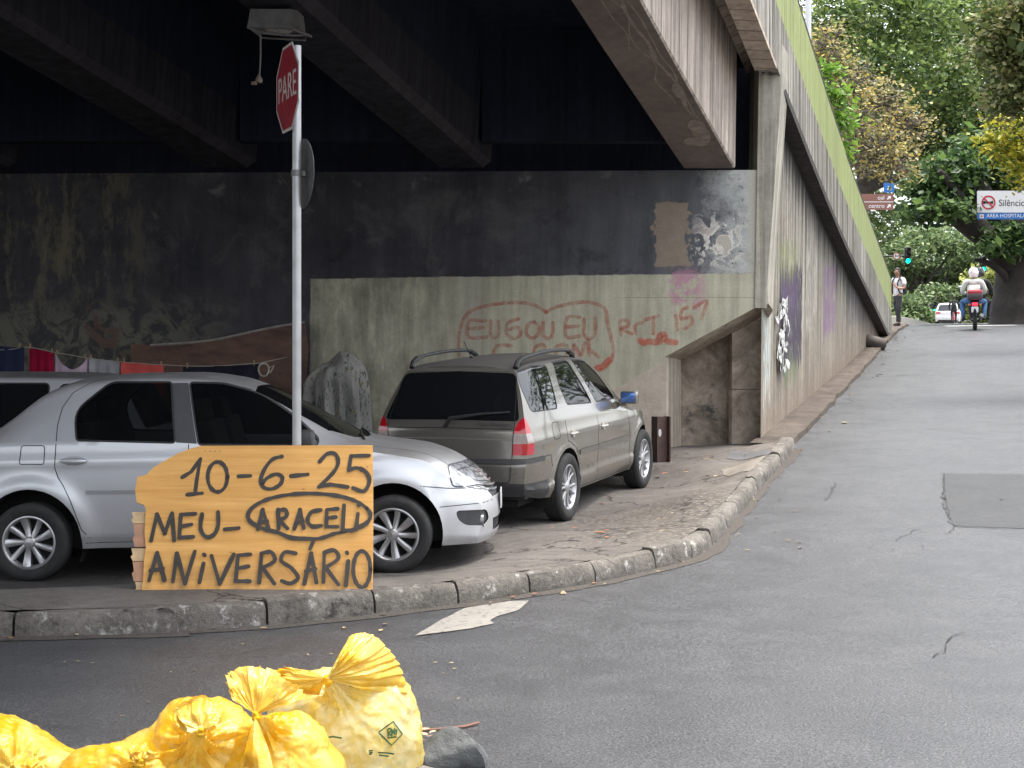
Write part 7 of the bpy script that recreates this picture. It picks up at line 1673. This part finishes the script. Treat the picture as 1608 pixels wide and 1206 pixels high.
# motorcycle seen from behind, with two riders
mo = P(1531, 517, 43.5); mo.z = road_z(mo.x, 43.5); mc = thing('motorcycle', mo, 'black motorcycle with a red lidded top box seen from behind at the crest', 'motorcycle')
mf = Vector((.294, .956, 0)).normalized(); ms = Vector((mf.y, -mf.x, 0))
def q3(f, s_, z): return mo+mf*f+ms*s_+Vector((0, 0, z))
rot_ = Matrix((ms, mf, Vector((0, 0, 1)))).transposed()
def wheel_m(f, r, wd, nm):
    m = MB(); prof = [(r*.72, -wd*.4), (r*.9, -wd/2), (r, -wd*.25), (r, wd*.25), (r*.9, wd/2), (r*.72, wd*.4)]; m.lathe(prof, axis='x', n=30, closed=True); m.v = [q3(f, 0, r)+rot_ @ v for v in m.v]; t_ = m.build('wheel', M_TYRE, mc)
    m = MB(); m.lathe([(r*.73, -.03), (r*.66, -.03), (r*.66, .03), (r*.73, .03)], axis='x', n=30, closed=True)
    for k in range(10): a = k*math.pi/5; m.tube([Vector((0, .03*math.cos(a), .03*math.sin(a))), Vector((0, r*.7*math.cos(a), r*.7*math.sin(a)))], .007, 5)
    m.tube([Vector((-.09, 0, 0)), Vector((.09, 0, 0))], .025, 10); m.v = [q3(f, 0, r)+rot_ @ v for v in m.v]; m.build('rim', M_ALLOY, t_)
wheel_m(0, .31, .12, 'rear'); wheel_m(1.30, .30, .10, 'front')
m = MB(); m.tube(smooth([q3(-.35, 0, .80), q3(.2, 0, .78), q3(.6, 0, .80), q3(.95, 0, .86), q3(1.15, 0, .92)], 4), [.05]*3+[.06]*14, 8); m.tube([q3(.15, .09, .32), q3(.25, .1, .72)], .03, 8); m.tube([q3(.15, -.09, .32), q3(.25, -.1, .72)], .03, 8); m.tube([q3(0, .09, .31), q3(.55, .1, .36)], .028, 8); m.tube([q3(0, -.09, .31), q3(.55, -.1, .36)], .028, 8); m.tube([q3(1.3, .08, .30), q3(1.12, .08, .98)], .024, 8); m.tube([q3(1.3, -.08, .30), q3(1.12, -.08, .98)], .024, 8); m.box(q3(.62, 0, .42), (.26, .34, .34), rot_, bev=.05); m.build('frame', M_BLKC, mc)
m = MB(); m.box(q3(.15, 0, .84), (.25, .8, .10), rot_, bev=.04); m.build('seat', M_BLKC, mc); m = MB(); m.box(q3(.78, 0, .92), (.26, .42, .22), rot_, bev=.08); m.build('fuel_tank', pm('dark_tank_paint', (.04, .01, .012), .2, .1, coat=.6), mc)
m = MB(); m.box(q3(-.42, 0, .94), (.42, .34, .20), rot_, bev=.07); bx = m.build('top_box', pm('charcoal_plastic', (.05, .04, .042), .5, .1), mc); m = MB(); m.box(q3(-.42, 0, 1.06), (.40, .33, .11), rot_, bev=.045); m.build('lid', pm('red_box_lid', (.42, .02, .035), .22, .08, coat=.8), bx)
m = MB(); m.box(q3(-.42, 0, .72), (.15, .08, .09), rot_, bev=.025); m.build('tail_light', pm('lit_tail_lamp', (.4, .01, .02), .3, 0, emit=(.9, .02, .05), es=.7), mc)
m = MB(); m.box(q3(-.46, 0, .57), (.19, .012, .16), rot_, bev=.004); m.build('number_plate', M_WPLATE, mc); m = MB(); m.tube([q3(-.36, 0, .78), q3(-.45, 0, .5), q3(-.38, 0, .42)], .05, 8); m.build('mudguard', M_BLKC, mc)
m = MB(); m.tube(smooth([q3(.7, .16, .32), q3(.2, .18, .34), q3(-.25, .19, .42)], 4), [.03]*5+[.05]*4, 10); m.build('exhaust', pm('dull_steel', (.3, .3, .3), .35, .2, metal=.8), mc)
for s_ in (1, -1):
    m = MB(); m.tube(smooth([q3(1.08, 0, 1.02), q3(1.02, .25*s_, 1.06), q3(.95, .36*s_, 1.05)], 4), .016, 8); m.build('handlebar', M_BLKC, mc); m = MB(); m.tube([q3(1.0, .27*s_, 1.07), q3(1.02, .36*s_, 1.24)], .008, 6); m.box(q3(1.01, .40*s_, 1.27), (.13, .03, .085), rot_, bev=.02); m.build('mirror', M_CHROME if s_ < 2 else M_BLKC, mc)
    m = MB(); m.box(q3(-.40, .15*s_, .71), (.07, .05, .05), rot_, bev=.02); m.build('indicator', pm('amber_lens', (.5, .18, .02), .3, .1), mc)
def rider(lab, f0, s0, zs, shirt, trou, hel, visor, hz=0, reach=.5, lean=.05, knee=.27, hel2=None):
    o = thing('person', q3(f0, s0, zs), lab, 'person'); J = []; E = []
    q = lambda f, s_, z: q3(f0+f, s0+s_, zs+z)
    J.append((q(0, 0, .10), (.12, .10))); J.append((q(lean*.5, 0, .30), (.11, .09))); J.append((q(lean, 0, .46), (.12, .09))); J.append((q(lean+.01, 0, .58), (.07, .06))); J.append((q(lean+.01, 0, .70), .055)); E += [(0, 1), (1, 2), (2, 3), (3, 4)]
    for s_ in (1, -1):
        wi = chain([q(lean, .21*s_, .56), q(lean+.06, .31*s_, .33), q(lean+reach*.6, .28*s_, .26), q(lean+reach, .22*s_, .26)], [.055, .045, .038, .030], J, E, 3)
        hand(J, E, wi, q(lean+reach, .22*s_, .26), mf, Vector((0, 0, 1)), 1.0, .8)
    b_ = skin_mesh('body', J, E, M_SKIN, o)
    J = []; E = []; J.append((q(-.02, 0, .07), (.20, .165))); J.append((q(lean*.5, 0, .30), (.185, .145))); J.append((q(lean, 0, .49), (.215, .15))); J.append((q(lean, 0, .61), (.12, .10))); E += [(0, 1), (1, 2), (2, 3)]
    for s_ in (1, -1): chain([q(lean, .215*s_, .57), q(lean+.06, .315*s_, .33), q(lean+reach*.6, .28*s_, .26), q(lean+reach*.9, .23*s_, .26)], [.088, .070, .056, .046], J, E, 3)
    skin_mesh('jacket', J, E, shirt, o)
    J = []; E = []; J.append((q(0, 0, .06), (.18, .15)))
    for s_ in (1, -1): chain([q(.12, .15*s_, .03), q(.36, knee*s_, .02), q(.24, (knee-.02)*s_, -.26), q(.18, (knee-.04)*s_, -.44)], [.115, .085, .066, .055], J, E, 0)
    skin_mesh('trousers', J, E, trou, o)
    for s_ in (1, -1): m = MB(); m.tube([q(.10, (knee-.04)*s_, -.48), q(.2, (knee-.04)*s_, -.46), q(.36, (knee-.03)*s_, -.48)], [.045, .055, .035], 10); m.build('shoe', M_BLKC, o)
    c = q(lean+.03, 0, .83+hz); m = MB(); m.lathe([(.0, .150), (.075, .135), (.118, .085), (.138, .0), (.13, -.07), (.112, -.125), (.09, -.135)], c=c, n=26); m.build('helmet', hel, o)
    m = MB(); rows = [[c+mf*(.143*math.cos(a)*.98)+ms*(.143*math.sin(a))+Vector((0, 0, z)) for a in [R(-70+140*k/12) for k in range(13)]] for z in (-.05, .0, .05)]; m.grid(rows); m.build('visor', visor, o)
    hp_ = c+Vector((0, 0, -.04)); m, f_, r_ = head(o, hp_, (mf.x, mf.y), .92); m.build('head', M_SKIN, o); return o
s_ = Mat('white_pink_helmet'); n_ = s_.noise(s_.obj(), 9, 3); s_.set(col=s_.mix(s_.mr(n_, .55, .62), (.72, .70, .70, 1), (.62, .30, .36, 1)), rough=.25, coat=.5); M_HELW = s_.mat
rider('person in pale jacket, blue jeans and white helmet riding pillion on the motorcycle', -.02, -.04, .80, pm('pale_jacket', (.58, .60, .56), .85, .12, 5), M_JEAN, M_HELW, M_GLASS, reach=.30, knee=.31)
rider('person in black jacket and dark helmet steering the motorcycle, half hidden by the pillion', .48, .13, .82, M_BLKC, M_BLKC, pm('dark_helmet', (.03, .03, .032), .2, .1, coat=.6), M_GLASS, .02, reach=.42, lean=.12)
# white hatchback far up the road
Yc = 98; FX = (1495-CX)/F*Yc
FC = thing('white_hatchback', Vector((FX, Yc+.9, road_z(FX, Yc+.9))), 'white hatchback seen from behind far up the road, behind the cyclist', 'car', rot=(0, -R(1), math.atan2(.956, .294)))
T4 = dict(T2); T4.pop('bulge'); fc = Car(T4, FC, 40, 12, 10, 6)
fc.region('rear_glass', 'rear', rpoly([(-.01, .99), (.62, .985), (.52, 1.38), (-.01, 1.40)], [0, .06, .06, 0]), lambda c, n: n.x < -.15 and c.x < 0); fc.region('lamp', 'rear', rpoly([(.42, .80), (.9, .78), (.9, .95), (.46, .92)], .03), lambda c, n: c.x < -.6); fc.region('skirt', 'rear', [(-.01, .2), (.62, .2), (.58, .42), (-.01, .42)], lambda c, n: c.x < -.5)
wq = rpoly([(-.6, 1.0), (1.72, 1.0), (1.35, 1.40), (-.45, 1.42)], .05); fc.region('glass', 'side', wq); fc.region('windshield', 'top', [(1.42, -.01), (2.03, -.01), (1.99, .4), (1.86, .60), (1.47, .535), (1.40, .3)])
for a in (arch_poly(0, .3, .35, 0), arch_poly(2.43, .3, .35, 0)): fc.region('arch', 'side', a, lambda c, n: c.y > .3)
fc.split(); M_WCAR = pm('white_car_paint', (.62, .63, .63), .3, .08, 4, coat=.6)
fc.emit('body', 'body', M_WCAR, joined=True); fc.emit('rear_glass', 'rear_window', M_GLASS, joined=True); fc.emit('lamp', 'tail_lamp', pm('tail_lamp_red', (.45, .03, .04), .2, .1, coat=.5)); fc.emit('glass', 'window', M_GLASS); fc.emit('windshield', 'windshield', M_GLASS, joined=True); fc.emit('skirt', 'bumper_skirt', M_PLAST, joined=True)
for sg in (-1, 1): wheel(FC, (0, .72*sg, .295), sg, .295, .18, .19, 'cap'); wheel(FC, (2.43, .72*sg, .295), sg, .295, .18, .19, 'cap')
# cyclist between camera and white car
cy = P(1497.5, 515, 92); cy.z = road_z(cy.x, 92); mo_keep = mo; mo = cy
bc = thing('bicycle', cy, 'red and white bicycle with a rider, seen from behind in front of the white car', 'bicycle')
for f in (0, 1.02):
    m = MB(); m.tube([q3(f+.33*math.cos(a), 0, .33+.33*math.sin(a)) for a in [k*math.pi/14 for k in range(28)]], .02, 6, closed=True); w_ = m.build('wheel', M_TYRE, bc); m = MB()
    for k in range(8): a = k*math.pi/4; m.tube([q3(f, 0, .33), q3(f+.31*math.cos(a), 0, .33+.31*math.sin(a))], .004, 4)
    m.build('spokes', M_ALLOY, w_)
m = MB(); m.tube([q3(0, .05, .33), q3(.28, .02, .80)], .018, 6); m.tube([q3(0, -.05, .33), q3(.28, -.02, .80)], .018, 6); m.tube([q3(.28, 0, .90), q3(.42, 0, .30)], .018, 6); m.tube([q3(.3, 0, .78), q3(.88, 0, .82)], .02, 6); m.tube([q3(.42, 0, .30), q3(.88, 0, .72)], .02, 6); m.tube([q3(1.02, 0, .33), q3(.86, 0, .95)], .018, 6); m.build('frame', pm('red_frame_paint', (.45, .03, .05), .3, .1), bc)
m = MB(); m.tube([q3(.84, -.28, 1.0), q3(.88, 0, .97), q3(.84, .28, 1.0)], .014, 6); m.build('handlebar', M_BLKC, bc); m = MB(); m.box(q3(.26, 0, .92), (.18, .26, .07), rot_, bev=.025); m.build('saddle', M_BLKC, bc)
o = thing('person', q3(.26, 0, .95), 'person in dark top riding the bicycle in front of the white car', 'person'); J = []; E = []; q = lambda f, s_, z: q3(.26+f, s_, .95+z)
J.append((q(0, 0, .05), (.15, .13))); J.append((q(.1, 0, .28), (.145, .115))); J.append((q(.2, 0, .46), (.175, .12))); J.append((q(.24, 0, .55), (.09, .08))); J.append((q(.27, 0, .63), .05)); E += [(0, 1), (1, 2), (2, 3), (3, 4)]
for s_ in (1, -1): wi = chain([q(.22, .19*s_, .50), q(.38, .27*s_, .28), q(.54, .27*s_, .07)], [.07, .05, .035], J, E, 3); hand(J, E, wi, q(.54, .27*s_, .07), mf, Vector((0, 0, 1)), 1, .7)
for s_, dz in ((1, 0), (-1, .14)): chain([q(.12, .1*s_, -.06), q(.40, .12*s_, -.24+dz), q(.22, .11*s_, -.60+dz), q(.16, .11*s_, -.78+dz), q(.32, .11*s_, -.82+dz)], [.095, .07, .052, .04, .04], J, E, 0)
skin_mesh('body', J, E, M_BLKC, o); m, f_, r_ = head(o, q(.30, 0, .74), (mf.x, mf.y)); m.build('head', M_SKIN, o)
m, f_, r_ = head(o, q(.285, 0, .765), (mf.x, mf.y), 1.06); c_ = q(.285, 0, .765); m.v = [v if (v-c_).dot(f_) < .04 else c_ for v in m.v]; m.build('hair', M_HAIR, o)
mo = mo_keep
